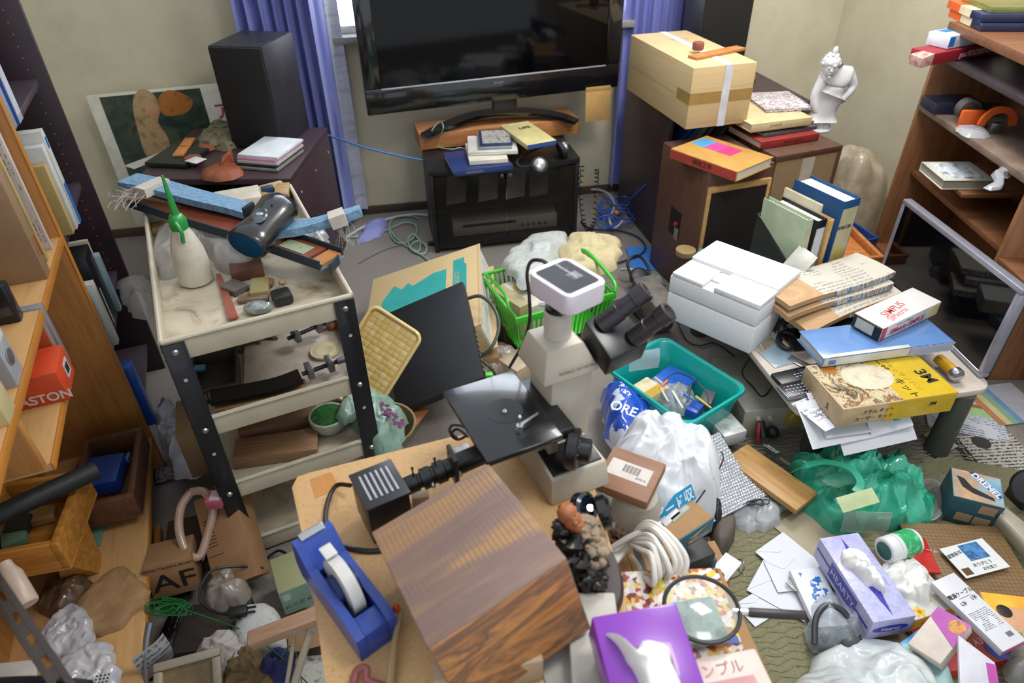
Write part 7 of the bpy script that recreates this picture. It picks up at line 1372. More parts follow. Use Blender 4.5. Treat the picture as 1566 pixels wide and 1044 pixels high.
disc('ringed_plate', 'cream round lid with ring pattern on second cart tray', 497, 538, z2+.012, .042, .008, M('#b5ab86', .4), 'lid', [(.040, 0), (.042, .004), (.040, .008), (.034, .006), (.032, .006), (.022, .007), (.02, .006), (.001, .006)])
slab('wood_strip', 'orange wood strip at right rear of second tray', (492, 492, z2+.03), (506, 500, z2+.03), (480, 470, z2+.03), .01, WOOD('#8a4a24', '#a05c30'))
dkb = crate('shallow_box', 'dark cluttered open box at left of second cart tray', (290, 600, z2+.05), (362, 585, z2+.05), (270, 545, z2+.05), .05, M('#39322b', .7), 'box', .004); dkb.txt('KIRSTY', M('#9a8f7c', .6), dkb.lx*.5, -.0006, .024, .03, 'front')
solo('tool_bits', 'heap of dark small tools at rear of second tray', 'tools', MB().mound([P(x, y, z2+.002) for x, y in ((270, 560), (400, 530), (440, 505), (400, 490), (280, 520))], .05, 1.0, 4, nr=14, na=60, fsc=16, ridge=1.2), RAMP(('#1c1917', '#3a322c', '#574a3e', '#241f1c'), (1, 1, 1), 30, 'noise', .6), kind='stuff')
solo('blue_part', 'small light blue plastic part in the dark open box', 'part', MB().box(0, 0, 0, .03, .02, .012, .003), M('#4a7fa0', .4), mw=Matrix.Translation(P(296, 570, z2+.03)))
# third tier
z3_ = TZ[2]-.055
boxy('wood_offcut', 'long brown wood offcut at the rear of third tray', 'wood piece', (364, 662, z3_+.045), (486, 632, z3_+.045), (350, 648, z3_+.045), .045, WOOD('#6e5240', '#826450', 'x'), .002); boxy('wood_offcut', 'long tan wood offcut at the front of third tray', 'wood piece', (354, 705, z3_+.035), (484, 686, z3_+.035), (352, 672, z3_+.035), .035, WOOD('#86664a', '#9a7a5c', 'x'), .002)
bwl = T('plaster_bowl', 'white plaster bowl with green paint inside on third tray', 'bowl', FO(P(506, 655, z3_+.001)))
bwl.add('bowl', MB().lathe([(.001, 0), (.03, 0), (.048, .018), (.055, .042), (.055, .055), (.048, .056), (.045, .045), (.03, .02), (.001, .014)], 36), RAMP(('#8f9a85', '#b5b8ab', '#a4aa9b'), (1, 1, 1), 25, 'noise', .5)); bwl.add('green_paint', MB().lathe([(.0485, .0565), (.0455, .046), (.032, .0225), (.001, .0165)], 30), RAMP(('#1c4a22', '#2f6b33', '#173c1c', '#6f9c72'), (1, 1, 1), 25, 'noise', .35))
pb_ = T('plastic_bag', 'pale green plastic bag with purple smears hanging from cart', 'plastic bag', FO(P(575, 640, .3)))
I5 = pb_.inv
pb_.add('bag', MB().mound([loc(x, y, .24) for x, y in ((538, 640), (560, 690), (595, 705), (625, 670), (612, 640), (585, 622), (548, 615))], .10, .95, 7, nr=20, na=100, fsc=8, ridge=1), RAMP(('#5f7f73', '#88a698', '#779589', '#9cb6a8'), (1, 1, 1), 9, 'noise', .3, alpha=.93), ang=70)
pp = MB()
rnd = random.Random(4)
for k in range(40): 
    u = rnd.random(); pp.ball(loc(578+u*36+rnd.uniform(-6, 6), 618+u*30+rnd.uniform(-7, 7), .345), .005+.003*rnd.random(), None, .0015, 8)
pb_.add('purple_smear', pp, M('#5e2450', .6))
tmb = MB().mound([loc(x, y, .30) for x, y in ((514, 640), (528, 650), (556, 632), (560, 600), (535, 600))], .04, .6, 2, nr=10)
pb_.add('bag_neck', tmb, RAMP(('#6f8a7c', '#8fa898'), (1, 1, 1), 14, 'noise', .35), ang=70)
disc('wicker_plate', 'round wicker basket under the green plastic bag', 590, 680, .12, .10, .09, M('#7d6a42', .6), 'basket', [(.06, 0), (.1, .07), (.105, .09), (.098, .09), (.06, .01)])
boxy('cardboard_sheet', 'orange brown board on floor below the bag and desk', 'board', (600, 700, .10), (655, 625, .10), (560, 660, .10), .01, M('#8f5c36', .6))
solo('clear_bag', 'knotted white plastic bag hanging behind the left cart leg', 'plastic bag', MB().mound([P(x, y, .12) for x, y in ((248, 640), (256, 700), (285, 735), (305, 720), (302, 680), (275, 635), (260, 622))], .10, .7, 8, nr=14, fsc=10, ridge=1), M('#a5a6ad', .35), ang=70)
boxy('brown_carton', 'tan box hanging in a white bag left of the cart', 'box', (268, 668, .30), (300, 660, .30), (250, 618, .30), .17, M('#846a4c', .7))
solo('floor_junk', 'black cables and white scraps under the cart', 'cable', MB().tube(pts((402, 858, .02), (425, 842, .03), (440, 850, .05), (438, 866, .03), (430, 876, .02)), .004).tube(pts((330, 880, .04), (350, 868, .05), (380, 870, .03), (402, 872, .02)), .004), blkm)
# ================================================================ left bookcases
ow = WOOD('#94622f', '#a87238', 'z', .8); owl = RAMP(('#a8804f', '#b88f5c', '#b0885a'), (3, 30, 3), 2, 'noise', .45); oed = M('#b0722c', .4, var=.1); dkp = RAMP(('#22161c', '#2f2027', '#271a20'), (1, 1, 1), 5, 'noise', .35)
fx = V((-.204, .979, 0)).normalized(); fy = V((-fx.y, fx.x, 0)); O_ = V((-.864, 1.786, 0)); N_ = O_-fx*1.5
LF = F.__new__(F); LF.o = N_; LF.x = fx; LF.y = fy; LF.z = V((0, 0, 1)); LF.lx = 1.5; LF.ly = .3
LM = LF.mat(); LI = LM.inverted(); LI3 = LI.to_3x3()
def LB(px, py, y0=0):
    r = LI3@ray(px, py); e = LI@EYE; t_ = (y0-e.y)/r.y; return e+r*t_
def LBP(x, y, z): return LM@V((x, y, z))
bk1 = T('bookcase', 'light orange wooden bookcase at the left edge of picture', 'bookcase', LF)
s1 = LB(96, 352).z; topz = 1.62
bk1.box('side_panel', ow, 1.478, .004, 0, 1.5, .3, topz); bk1.box('panel_edge', oed, 1.478, 0, 0, 1.5, .004, topz, .0005)
bk1.box('shelf', owl, .1, .004, s1-.022, 1.478, .3, s1); bk1.box('shelf_edge', oed, .1, 0, s1-.022, 1.478, .004, s1, .0005)
e2 = LB(107, 560); s2z = e2.z
n2x = LB(78, 704).x
bk1.box('shelf', owl, n2x, .004, s2z-.02, e2.x, .3, s2z); bk1.box('shelf_edge', oed, n2x, 0, s2z-.02, e2.x, .004, s2z, .0005)
dvx = LB(50, 672); bk1.box('divider', ow, dvx.x-.02, .0, LB(72, 706).z, dvx.x, .3, s1-.022); bk1.box('back_panel', ow, .1, .295, 0, 1.478, .3, topz)
bs = LB(202, 758).z; bs = max(.06, min(.14, bs))
bk1.box('shelf', owl, .1, .004, bs-.02, 1.478, .3, bs); bk1.box('shelf_edge', oed, .1, 0, bs-.02, 1.478, .004, bs, .0005)
dkc = T('bookcase', 'dark purple brown bookcase with pin holes behind the orange bookcase', 'bookcase', F(LBP(1.505, 0, 0), LBP(2.08, 0, 0), LBP(1.505, .3, 0)))
X = dkc.lx
dkc.box('side_panel', dkp, X-.022, 0, 0, X, .3, 1.75); dkc.box('side_panel', dkp, .0, .02, 0, .018, .3, 1.2); dkc.box('back_panel', dkp, 0, .295, 0, X, .303, 1.75)
for q_ in ((70, 127), (134, 292), (185, 480), (236, 556)):
    zz = LB(*q_).z; dkc.box('shelf', RAMP(('#3a3038', '#4d424b'), (1, 1, 1), 5, 'noise', .3), 0.018, .03, zz-.02, X-.022, .295, zz, .002)
pinm = MB()
for k in range(42):
    for yy in (.045, .25): pinm.box(X-.0225, yy-.002, .3+k*.032, X-.0218, yy+.002, .304+k*.032)
dkc.add('pin_holes', pinm, M('#8a6a50', .5), smooth=False)['kind'] = 'stuff'
def lbx(name, label, cat, x, w, y, dep, z, h, mat, spine=None, near=None, group=None, bev=.001, tilt=0):
    t = T(name, label, cat, F(LBP(x, y, z), LBP(x+w, y, z), LBP(x, y+dep, z)), 0, group); t.lx = w; t.ly = dep
    t.o.matrix_world = t.o.matrix_world@Matrix.Rotation(tilt, 4, 'Y')
    t.box('body', mat, 0, 0, 0, w, dep, h, bev)
    if spine: t.box('spine_label', spine, w*.12, -.0007, h*.06, w*.88, 0, h*.94, 0)
    if near: t.box('front_sheet', near, -.0007, .006, .006, 0, dep-.006, h-.006, 0)
    return t
zs_ = s1
def xo(px, py): return LB(px, py).x
# orange case, upper shelf
wht = M('#bdbcb8', .4); crm2 = M('#bba878', .6)
lbx('document_folder', 'white printed document folder with red picture on left shelf', 'folder', xo(78, 352)-.01, .014, .012, .22, zs_, .30, M('#b9aca6', .5), None, PRINT('#bdb2ad', '#7a6462', 90)).box('red_picture', M('#8a5a58', .5), -.0012, .02, .23, -.0008, .19, .27, 0)
lbx('cream_folder', 'cream card folder standing next to printed document folder', 'folder', xo(74, 372)-.012, .016, .014, .22, zs_, .27, M('#a08a58', .6))
lbx('paper_stack', 'yellow edged white papers standing between cream folder and tan file box', 'papers', xo(70, 385)-.014, .018, .01, .22, zs_, .28, M('#c5b88e', .6))
tb_ = lbx('file_box', 'tan file box with riveted side on left shelf', 'file box', xo(75, 400)-.05, .045, .004, .24, zs_, .26, M('#84694c', .55)); 
for u in (.05, .15): tb_.add('rivet', MB().cyl((-.0015, .10, .06+u), (0, .10, .06+u), .004), M('#a8a29a', .3, .7))
lbx('red_capped_marker', 'small red dotted tag on the tan file box edge', 'tag', xo(72, 405)-.004, .003, -.003, .003, zs_+.05, .05, M('#b03a2c', .5))
dv = lbx('recorder', 'small black electronic device standing on left shelf', 'device', xo(34, 420)-.03, .03, .03, .05, zs_, .09, M('#15161c', .3), bev=.006); dv.box('button', M('#3a3c44', .4), -.001, .01, .02, 0, .04, .04, .0005)
gb3 = lbx('ring_binder', 'pale grey lever binder with round metal finger hole', 'binder', xo(38, 560)-.06, .06, .004, .2, zs_, .17, M('#9a9ba2', .4)); gb3.add('finger_ring', MB().lathe([(.012, 0), (.016, 0), (.016, .002), (.012, .002)], 24, (.03, -.001, .05), (0, -1, 0)), chm); gb3.add('finger_hole', MB().lathe([(.012, 0), (.0001, .0005)], 20, (.03, -.001, .05), (0, -1, 0)), M('#26262a', .5)); gb3.box('white_label', wht, .006, -.001, .085, .054, 0, .165, 0)
lbx('cream_box', 'cream yellow file standing at the very left edge', 'file', xo(8, 590)-.06, .055, .0, .2, zs_, .15, M('#bdb081', .5)); lbx('white_file', 'white file standing behind the grey lever binder', 'file', xo(38, 560)+.01, .03, .03, .2, zs_, .2, M('#aeb4b2', .5)); lbx('green_file', 'thin dark green file behind the white file', 'file', xo(38, 560)+.045, .012, .03, .2, zs_, .18, M('#46584e', .5))
lbx('upper_board', 'orange board leaning in the upper part of left bookcase', 'board', 1.40, .02, .02, .2, s1+.27, .2, oed, tilt=-.1)
# orange carton ASTON on lower shelf
zz2 = s2z
ob = lbx('orange_carton', 'bright orange open carton with white lettering and barcode', 'carton', xo(75, 560)-.02, .11, -.012, .14, zz2, .075, M('#c2411c', .45))
ob.txt('GASTON', M('#cfc4ba', .5), -.0012, .05, .018, .03, 'left', bold=.0006); ob.box('barcode_label', wht, .055, -.0012, .02, .09, 0, .055, 0)
for k in range(8): ob.box('barcode_bar', ik, .060+k*.003, -.002, .026, .0615+k*.003, -.0011, .048, 0)
lbx('orange_flap', 'orange cardboard divider rising behind the orange carton', 'card', xo(75, 560)+.105, .004, .01, .12, zz2, .13, M('#b04a1e', .5)); lbx('brochure_holder', 'clear and silver framed holder behind the orange carton', 'holder', xo(75, 560)+.115, .022, .0, .14, zz2, .16, M('#8a8c92', .3, .3), near=M('#b9bcc0', .3))
# dark case files
zA, zB, zC, zD = [LB(*q_).z for q_ in ((70, 127), (134, 292), (185, 480), (236, 556))]
xx = 1.53
bwf = T('x', 'x', 'x', LF); bpy.data.objects.remove(bwf.o)
fA = lbx('file', 'pale blue grey file with blue edge on dark upper shelf', 'file', 1.60, .05, .01, .2, zA, .30, M('#a5aab5', .4), M('#b9bec8', .4), group='files on upper dark shelf'); fA.box('blue_edge', M('#3a5aa8', .4), -.001, 0, 0, .006, .02, .30, 0)
lbx('file', 'light grey file nearer the camera on dark upper shelf', 'file', 1.54, .05, .015, .2, zA, .26, M('#8f95a5', .4), group='files on upper dark shelf')
fB = lbx('file', 'white file with bright blue block on spine, second dark shelf', 'file', xo(118, 325)-.02, .03, -.0, .22, zB, .27, wht, None); fB.box('blue_block', M('#1c63b0', .4), .002, -.001, .0, .028, 0, .12, 0); fB.box('blue_mark', M('#1c63b0', .4), .008, -.001, .22, .024, 0, .25, 0); fB.box('green_edge', M('#9ab8a0', .4), .03, 0, 0, .033, .2, .26, 0)
lbx('file', 'white file between the blue marked file and yellow pages', 'file', xo(118, 325)-.055, .032, .004, .22, zB, .24, wht); lbx('yellow_pages', 'yellowed paper bundle on second dark shelf', 'papers', xo(118, 325)-.085, .026, .01, .2, zB, .20, M('#a89058', .7))
zC_ = zC
fC = lbx('file_box', 'large black document box on third dark shelf', 'file box', xo(178, 482)-.03, .10, .01, .24, zC, .25, M('#17171a', .35)); fC.box('clear_strip', M('#a9adb5', .3), .01, -.001, .02, .022, 0, .14, 0)
lbx('file', 'pale blue cased file beyond the black document box', 'file', xo(178, 482)+.08, .03, -.0, .22, zC, .20, M('#8fa3a8', .4), M('#77929c', .4)); lbx('file', 'thin cream file against the black document box', 'file', xo(178, 482)+.115, .015, .02, .2, zC, .24, M('#b5ad96', .5))
lbx('file', 'white file nearest on the third dark shelf', 'file', xo(150, 440)-.05, .03, -.002, .22, zC-.0, .21, M('#b5b5ad', .4), M('#bdbcb0', .4)); lbx('file', 'light blue thin file beside the nearest white file', 'file', xo(150, 440)-.065, .012, .01, .2, zC, .20, M('#6f9cb5', .4))
fD = lbx('ring_binder', 'bright blue binder standing low in dark bookcase', 'binder', xo(225, 620)-.03, .04, -.01, .2, zD-.0 if zD < .4 else .2, .24, M('#1d50a8', .35)); lbx('book', 'black book beside the low blue binder', 'book', xo(225, 620)+.02, .03, .01, .18, zD if zD < .4 else .2, .16, M('#1b1c20', .5)); lbx('book', 'tan spined book behind the black book in dark bookcase', 'book', xo(225, 620)+.055, .015, .01, .16, zD if zD < .4 else .2, .15, M('#8f7042', .5))

# ---------------------------------------------------------------- drawers and clutter, lower left
def drawer(name, label, a, b, d, h, mat, cat='drawer', th=.014):
    t = T(name, label, cat, F(a, b, d), h); X, Y = t.lx, t.ly
    t.box('bottom', mat, 0, 0, 0, X, Y, .006); t.box('front_panel', mat, X-th, 0, .006, X, Y, h); t.box('rear_panel', mat, 0, 0, .006, th, Y, h); t.box('side_panel', mat, th, 0, .006, X-th, th, h); t.box('side_panel', mat, th, Y-th, .006, X-th, Y, h); return t
dwm = WOOD('#4a2c1c', '#5d3a26'); 
zd_ = .26
drawer('drawer', 'dark brown open drawer holding a blue case at lower left', (204, 757, zd_), (217, 651, zd_), (112, 740, zd_), .08, dwm, th=.016)
A_, B_, D_ = P(120, 748, zd_), P(204, 758, zd_), P(92, 668, zd_)
bpx('tool_case', 'blue plastic case with latch inside the dark drawer', 'case', (176, 735), (190, 690), (110, 725), zd_-.07, .05, M('#1a3f86', .35), bev=.006).box('latch', M('#4a6fb0', .3), .1, -.008, .02, .13, 0, .035, .002)
ow2 = WOOD('#96601f', '#b07a34', 'x')
drawer('drawer', 'orange wooden open drawer under the black tube at left', (-60, 858, .40), (86, 832, .40), (-40, 745, .40), .09, ow2, th=.016)
solo('drawer_stack', 'plain wooden carcass supporting the open drawers at left', 'carcass', MB().hexa([P(-60, 880, .30), P(95, 870, .30), P(120, 740, .30), P(-40, 760, .30), P(-60, 880, .309), P(95, 870, .309), P(120, 740, .309), P(-40, 760, .309)]), ow2)
t = boxy('green_case', 'grey green plastic case with white round label at left', 'case', (128, 845, .13), (146, 838, .13), (136, 762, .13), .045, M('#5f7f6c', .35), .006)
a, b, d = P(118, 840, .15), P(152, 832, .15), P(130, 758, .15); t.o.matrix_world = F(a, b, d).mat(-.045); bpy.data.objects.remove(t.o.children[0]); f = F(a, b, d); t.box('body', M('#5f7f6c', .35), 0, 0, 0, f.lx, f.ly, .045, .006); t.add('white_label', MB().lathe([(.022, .045), (.022, .0456)], 24, (f.lx*.3, f.ly*.75, 0)), wht)
tu = T('rubber_tube', 'thick black rubber tube lying across the orange drawer', 'tube', FO(P(80, 760, .40)))
I6 = tu.inv; a_, b_ = I6@P(-30, 800, .455), I6@P(148, 718, .43); ax = b_-a_
tu.add('tube', MB().lathe([(.023, 0), (.023, .02), (.0235, ax.length-.004), (.0225, ax.length), (.017, ax.length), (.016, ax.length-.03), (.0001, ax.length-.031)], 36, a_, ax), M('#1c1e21', .55))
bpx('green_tin', 'dark green round edged tin inside the orange drawer', 'tin', (0, 815), (38, 808), (0, 790), .32, .03, M('#24332a', .4), bev=.008); bpx('glass_tray', 'pale green glass dish in front of orange drawer interior', 'dish', (0, 838), (40, 822), (0, 805), .32, .025, M('#5f7a64', .15), bev=.006); bpx('wood_piece', 'pale wooden piece lying in the orange drawer', 'wood piece', (40, 800), (80, 790), (30, 785), .32, .02, M('#a0804c', .6))
solo('orange_board', 'orange upright wooden board below orange drawer corner', 'board', MB().hexa([P(95, 900, .10), P(165, 880, .10), P(163, 872, .10), P(92, 890, .10), P(88, 860, .30), P(120, 760, .30), P(118, 756, .30), P(84, 856, .30)]), ow2)
kb = RAMP(('#8a6b48', '#98774f', '#7d6040'), (1, 1, 1), 9, 'noise', .75)
solo('paper_bag', 'brown crumpled paper bag lying on lower left cabinet top', 'paper bag', MB().mound([P(x, y, .14) for x, y in ((112, 935), (145, 975), (195, 955), (228, 915), (222, 895), (190, 870), (165, 880))], .022, .5, 3, nr=18, na=90, flat=9, fsc=8), kb, ang=50)
solo('clear_bag', 'smoky clear plastic with brown contents behind the paper bag', 'plastic bag', MB().mound([P(x, y, .14) for x, y in ((60, 930), (75, 945), (110, 940), (140, 905), (135, 885), (85, 890))], .05, .6, 2), M('#5b4634', .25, coat=.4, var=.3), ang=70)
for i, (out, lb) in enumerate(((((60, 985), (95, 1012), (145, 985), (138, 940), (115, 928), (80, 950)), 'clear bag with white folded contents at lower left'), (((98, 1060), (180, 1060), (185, 1030), (165, 985), (130, 995), (95, 1015)), 'clear bag with printed white card at the bottom left'))):
    solo('clear_bag', lb, 'plastic bag', MB().mound([P(x, y, .15) for x, y in out], .03, .6, 5+i, nr=18, flat=8, ridge=1), RAMP(('#a5a5ab', '#b9b9be', '#9c9ca4'), (1, 1, 1), 14, 'noise', .2, coat=.5), ang=60)
t = T('bag_print', 'small black bead dots printed on white bag card', 'print', F(P(145, 1045, .21), P(175, 1040, .21), P(140, 1020, .21)))
for i in range(4):
    for j in range(3): t.add('dot', MB().cyl((.008*i, .008*j, 0), (.008*i, .008*j, .0015), .002, n=10), ik)
sl = T('slotted_bar', 'dark slotted metal bar crossing the lower left corner', 'bar', F(P(128, 1062, .70), P(-8, 862, .80), P(90, 1080, .70)))
sl.o.matrix_world = sl.o.matrix_world@Matrix.Rotation(-math.pi/2, 4, 'Z')@Matrix.Translation((-.026, 0, 0))
X, Y = .026, sl.lx
mt_ = M('#4a423e', .35, .5)
m = MB().box(0, 0, 0, .009, Y, .003, .0005).box(X-.009, 0, 0, X, Y, .003, .0005).box(0, 0, -.02, .003, Y, 0, .0005)
for k in range(int(Y/.04)+1): m.box(.009, k*.04, 0, X-.009, k*.04+.022, .003)
sl.add('bar', m, mt_, smooth=False)
solo('bar_support', 'dark grey metal rail at the bottom left picture edge', 'rail', MB().tube(pts((-30, 1050, .68), (60, 1046, .69), (135, 1052, .69)), .012, 8), M('#2f363c', .3, .4))
solo('white_bottle', 'white bottle with orange mark at the left edge', 'bottle', MB().lathe([(.02, 0), (.022, .004), (.022, .07), (.016, .085), (.014, .1)], 28, P(42, 925, .45), P(5, 862, .50)-P(42, 925, .45)), M('#b9a596', .35))
solo('white_slab', 'white plastic slab in the bottom left corner', 'slab', MB().hexa([P(-20, 1050, .52), P(58, 1046, .52), P(56, 1008, .52), P(-20, 1016, .52), P(-20, 1050, .55), P(58, 1046, .55), P(56, 1008, .55), P(-20, 1016, .55)], .004), M('#a8a29a', .4))
for i, (pa, pb, lb) in enumerate((((229, 690), (224, 795), 'narrow orange door frame rail on floor, farther one'), ((215, 790), (206, 1000), 'narrow orange door frame rail on floor, nearer one'), ((244, 800), (243, 880), 'short orange frame post by the printed carton'))):
    f = F(P(*pb, .04), P(*pa, .04), P(pb[0]-9, pb[1], .04)); solo('frame_rail', lb, 'rail', MB().box(0, 0, 0, f.lx, .016, .036, .002), ow2, 'frame rails at lower left', mw=f.mat(-.036))
hdl = slab('wooden_grip', 'oval pale wood handle on the dark lower cabinet front', (221, 752, .12), (228, 750, .12), (217, 712, .12), .012, M('#9a7250', .4), .006)
boxy('smoked_glass', 'dark smoked glass cabinet door lying between orange rails', 'door', (212, 1040, .05), (232, 1040, .05), (222, 700, .05), .006, M('#0f0d10', .1, coat=.6), .001)
# ---------------------------------------------------------------- floor clutter, lower left
cb1 = RAMP(('#7d5c3c', '#8f6c48', '#866342'), (1, 1, 1), 6, 'noise', .75)
t = T('printed_carton', 'brown carton with black angular logo on floor at left', 'carton', F((238, 916, .16), (304, 900, .16), (236, 880, .16)), .13)
A_, B_, D_ = P(236, 918, .06), P(306, 900, .06), P(236, 878, .14)
t.o.matrix_world = F(A_, B_, D_).mat(-.10); f = F(A_, B_, D_); X, Y = f.lx, f.ly; t.box('body', cb1, 0, 0, 0, X, Y*1.3, .10, .002)
t.txt('AF', M('#1a1512', .7), X*.55, Y*.55, .101, .075, sx=1.3, bold=.0006); t.txt('DESIGN TALKING BOARD', M('#2a211b', .7), X*.5, Y*1.15, .101, .011); t.txt('AF', M('#1a1512', .7), X*.7, -.001, .05, .05, 'front')
A_, B_, D_ = P(330, 905, .06), P(392, 880, .10), P(286, 770, .20)
t = T('leaning_carton', 'tall tan carton leaning on the cart with vent slots printed', 'carton', F(A_, B_, D_), .08); X, Y = t.lx, t.ly; t.box('body', cb1, 0, 0, 0, X, Y, .08, .002)
for k in range(9): t.box('printed_line', M('#2a211b', .7), X*.1, Y*(.45+.035*k), .08, X*.32, Y*(.46+.035*k), .0805, 0)
t.box('printed_line', M('#2a211b', .7), X*.05, Y*.35, .08, X*.4, Y*.358, .0805, 0)
hn = pts((292, 752, .24), (277, 775, .22), (274, 810, .18), (286, 845, .14), (305, 850, .12), (318, 815, .16), (326, 775, .22), (312, 752, .24), (292, 752, .24))
solo('toilet_seat_handle', 'glossy pinkish beige oval ring handle leaning on carton', 'handle', MB().tube(hn, .0115, 12, 6), M('#a98f7e', .25, coat=.5)); bpy.data.objects['toilet_seat_handle'].name = 'oval_ring'
t = boxy('pink_box', 'small pink edged box with paper label on top of carton', 'box', (312, 768, .27), (336, 766, .27), (306, 750, .27), .03, M('#a8556a', .5)); t.box('label', M('#b9aca0', .5), .01, .005, .03, t.lx-.004, t.ly-.005, .0305, 0)
t = boxy('photo_magazine', 'dark photo leaflet showing small figures on the floor', 'leaflet', (236, 742, .012), (300, 722, .012), (234, 712, .012), .004, M('#24202a', .35)); t.box('photo', RAMP(('#241f2c', '#5d4048', '#9c8a86', '#2d3450', '#3a2c30'), (1, 1, 1), 40, 'noise', .35), .004, .004, .004, t.lx-.004, t.ly-.004, .0045, 0)
gbx = T('small_appliance_box', 'sage green cardboard box with drawings by cart foot', 'box', F((425, 912, .13), (470, 897, .13), (370, 872, .13)), .10)
A_, B_, D_ = P(425, 908, .12), P(470, 890, .12), P(369, 872, .12); f = F(A_, B_, D_); gbx.o.matrix_world = f.mat(-.095); X, Y, h = f.lx, f.ly, .095
gbx.box('body', RAMP(('#7a7c58', '#858763', '#7e805c'), (1, 1, 1), 5, 'noise', .6), 0, 0, 0, X, Y, h, .002); gbx.box('teal_end', M('#7fa392', .5), 0.001, -.0006, .001, X-.001, 0, h-.001, 0)
for k in range(3): gbx.box('drawing_panel', M('#a39a84', .5), -.0008, Y*(.08+.3*k), h*.2, 0, Y*(.32+.3*k), h*.8, 0); gbx.add('drawing', MB().tube([V((-.0012, Y*(.12+.3*k), h*.3)), V((-.0012, Y*(.2+.3*k), h*.6)), V((-.0012, Y*(.28+.3*k), h*.5))], .0008, 4, 3), ik)
gbx.txt('オメガンプ K2', M('#3a5048', .5), X*.5, -.0014, h*.35, .018, 'front', spin=180); gbx.box('barcode_label', wht, X*.1, -.0012, h*.6, X*.35, 0, h*.85, 0)
gm_ = MB(); rnd = random.Random(2)
for j in range(16):
    cx, cy = 258+rnd.uniform(-16, 18), 926+rnd.uniform(-6, 8); gm_.tube([P(cx+(20+rnd.uniform(-6, 6))*math.cos(k*.785+j), cy+(8+rnd.uniform(-3, 3))*math.sin(k*.785+j), .10+.004*j) for k in range(9)], .0016, 5, 4)
gm_.tube(pts((288, 934, .12), (330, 948, .11), (380, 968, .10), (430, 1005, .11), (470, 1044, .12)), .0016, 5, 6).tube(pts((430, 1005, .11), (442, 988, .12), (455, 1005, .12), (462, 1050, .12)), .0016, 5, 6)
solo('green_string', 'tangled bright green string trailing across floor clutter', 'string', gm_, M('#12602c', .45))
ws = T('wood_bar', 'pale square wood bar lying towards the chipboard table', 'wood bar', F(P(376, 985, .20), P(371, 968, .20)+V((0, 0, 0)), P(480, 955, .22)))
f = F(P(378, 987, .20), P(482, 948, .24), P(370, 968, .20)); ws.o.matrix_world = f.mat(-.03); ws.box('bar', WOOD('#a88468', '#b8947a', 'x'), 0, 0, 0, f.lx, .035, .03, .002); ws.box('end_grain', M('#8a5c38', .6), -.0008, .001, .001, 0, .034, .029, 0)
solo('white_cloth', 'crumpled white cloth on floor at bottom left', 'cloth', MB().mound([P(x, y, .06) for x, y in ((300, 1000), (325, 1040), (360, 1060), (385, 1010), (372, 975), (340, 970))], .05, .7, 9, nr=18, fsc=8, ridge=1), M('#a8a29c', .8), ang=70)
solo('olive_cloth', 'crumpled olive brown cloth on floor at bottom left', 'cloth', MB().mound([P(x, y, .07) for x, y in ((345, 1070), (420, 1060), (408, 1010), (385, 990), (355, 1010))], .06, .8, 4, nr=18, fsc=9, ridge=1), M('#665335', .85), ang=70)
solo('navy_cloth', 'bunched navy blue cloth between olive cloth and white poles', 'cloth', MB().mound([P(x, y, .07) for x, y in ((395, 1060), (445, 1050), (452, 1005), (425, 995), (400, 1020))], .05, .8, 6, nr=18, fsc=10, ridge=1), M('#1c2150', .85), ang=70)
dots = RAMP(('#a9aaa8', '#b0b0ae', '#5b6070'), (1, 1, 1), 120, 'noise', .7, const=True, hi=.8)
solo('patterned_pad', 'dotted grey fabric pad under the pale wood bar', 'pad', MB().mound([P(x, y, .06) for x, y in ((362, 955), (368, 1000), (432, 1000), (435, 960), (415, 930), (372, 935))], .05, .15, 2, flat=4), dots)
fp = T('framed_panel', 'cream plastic framed panel at bottom left of floor', 'frame', F(P(245, 1090, .10), P(345, 1075, .10), P(222, 1030, .12)))
f = F(P(240, 1100, .09), P(345, 1070, .09), P(222, 1020, .14)); X, Y = f.lx, f.ly; fp.o.matrix_world = f.mat()
fp.add('frame', MB().box(0, 0, 0, X, .02, .02, .005).box(0, Y-.02, 0, X, Y, .02, .005).box(0, .02, 0, .02, Y-.02, .02, .005).box(X-.02, .02, 0, X, Y-.02, .02, .005), M('#8d8472', .4)); fp.box('panel', M('#6e5f44', .3, var=.3), .018, .018, .004, X-.018, Y-.018, .012, 0)
sheet('open_magazine', 'curled magazine page standing by orange rails at bottom', (222, 1044, .10), (262, 1000, .10), (250, 950, .20), PRINT('#8f8f90', '#55555a', 60), curl=.02)
sheet('open_magazine', 'curved dark blue magazine leaf at bottom left', (214, 1050, .12), (230, 1050, .12), (265, 950, .20), M('#6a717c', .4), curl=.03)
for i, (a_, b_) in enumerate((((474, 965), (446, 1060)), ((452, 962), (438, 1050)))): solo('white_pole', ('thick cream metal pole beside the chipboard table', 'thin cream metal pole left of the thick one')[i], 'pole', MB().tube(pts((*a_, .20), (*b_, .16)), (.009, .005)[i], 10, 1), M('#a89f8c', .3, .2))
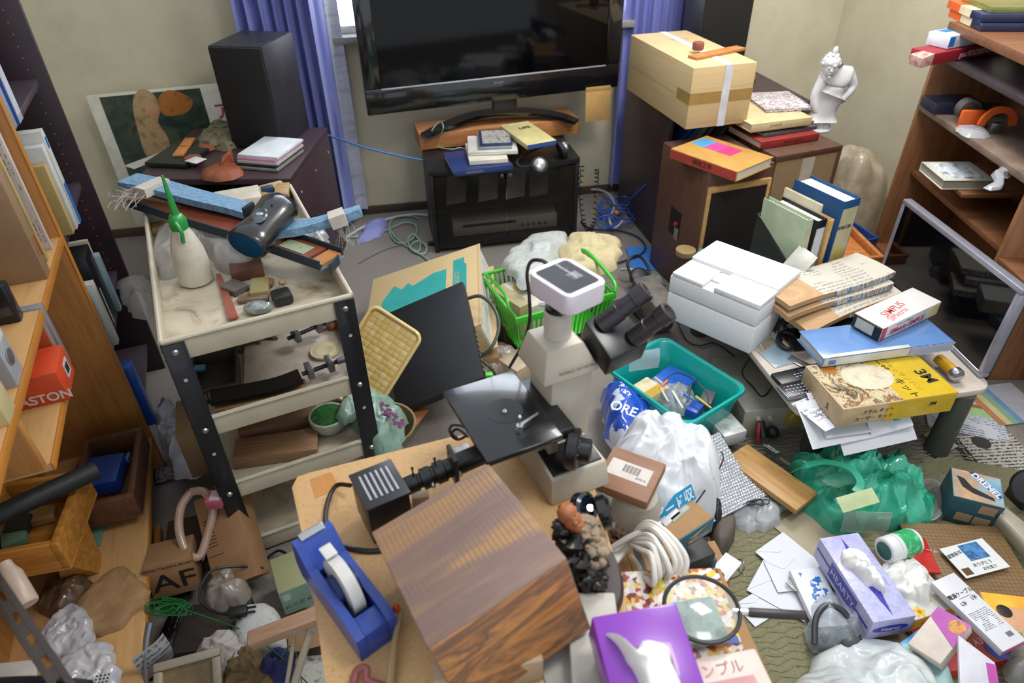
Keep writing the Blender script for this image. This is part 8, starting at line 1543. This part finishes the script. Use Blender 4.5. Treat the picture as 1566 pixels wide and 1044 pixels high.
solo('plank_floor', 'brown board on floor below the cream poles', 'board', MB().hexa([P(440, 1000, .0), P(500, 985, .0), P(495, 965, .0), P(440, 975, .0), P(440, 1000, .05), P(500, 985, .05), P(495, 965, .05), P(440, 975, .05)], .002), cb1)
solo('stained_sheet', 'speckled white sheet on floor in front of the brown board', 'sheet', MB().hexa([P(450, 1060, .0), P(520, 1060, .0), P(500, 1000, .0), P(452, 1005, .0), P(450, 1060, .02), P(520, 1060, .02), P(500, 1000, .02), P(452, 1005, .02)]), RAMP(('#a9a69c', '#b9b7ae', '#55503f'), (1, 1, 1), 50, 'noise', .7))
solo('round_strainer', 'pale clear plastic wrap by the leaning carton', 'plastic bag', MB().mound([P(x, y, .05) for x, y in ((316, 920), (335, 935), (372, 925), (385, 900), (370, 880), (335, 885))], .06, .7, 6, nr=14), FILM('#a39c92', .6, .12), ang=70)
boxy('dark_carton', 'dark flat carton lying between string and cloths', 'carton', (262, 1000, .05), (372, 985, .05), (250, 930, .05), .048, M('#2c2420', .8)); boxy('tan_carton', 'cream carton lid below the dotted pad', 'carton', (345, 975, .055), (375, 985, .055), (340, 920, .055), .05, M('#8a7a5c', .7))
cable('black_cable', 'black power cable with plug looping over the cartons', [(402, 868, .08), (360, 866, .13), (325, 872, .15), (308, 895, .14), (308, 920, .12), (330, 935, .11), (350, 940, .11), (368, 945, .115)], .0038, blkm)
solo('plug', 'black power plug at the end of looping cable', 'plug', MB().box(0, 0, 0, .045, .025, .02, .004).box(.045, .004, .006, .065, .006, .014).box(.045, .018, .006, .065, .020, .014), blkm, mw=Matrix.Translation(P(350, 948, .11)))
boxy('flattened_cardboard', 'flattened brown cardboard on floor behind the printed carton', 'cardboard', (245, 880, .03), (330, 860, .03), (242, 800, .03), .028, M('#4f3826', .8))

# lettering becomes real meshes
bpy.context.view_layer.update(); dg = bpy.context.evaluated_depsgraph_get()
for o in TEXTS:
    me = bpy.data.meshes.new_from_object(o.evaluated_get(dg)); n = bpy.data.objects.new('lettering', me); n.parent = o.parent; n.matrix_local = o.matrix_local.copy(); COL.objects.link(n)
for o in TEXTS: bpy.data.objects.remove(o)
for k, o in enumerate([o for o in bpy.data.objects if o.name.startswith('lettering')]): o.name = 'lettering'
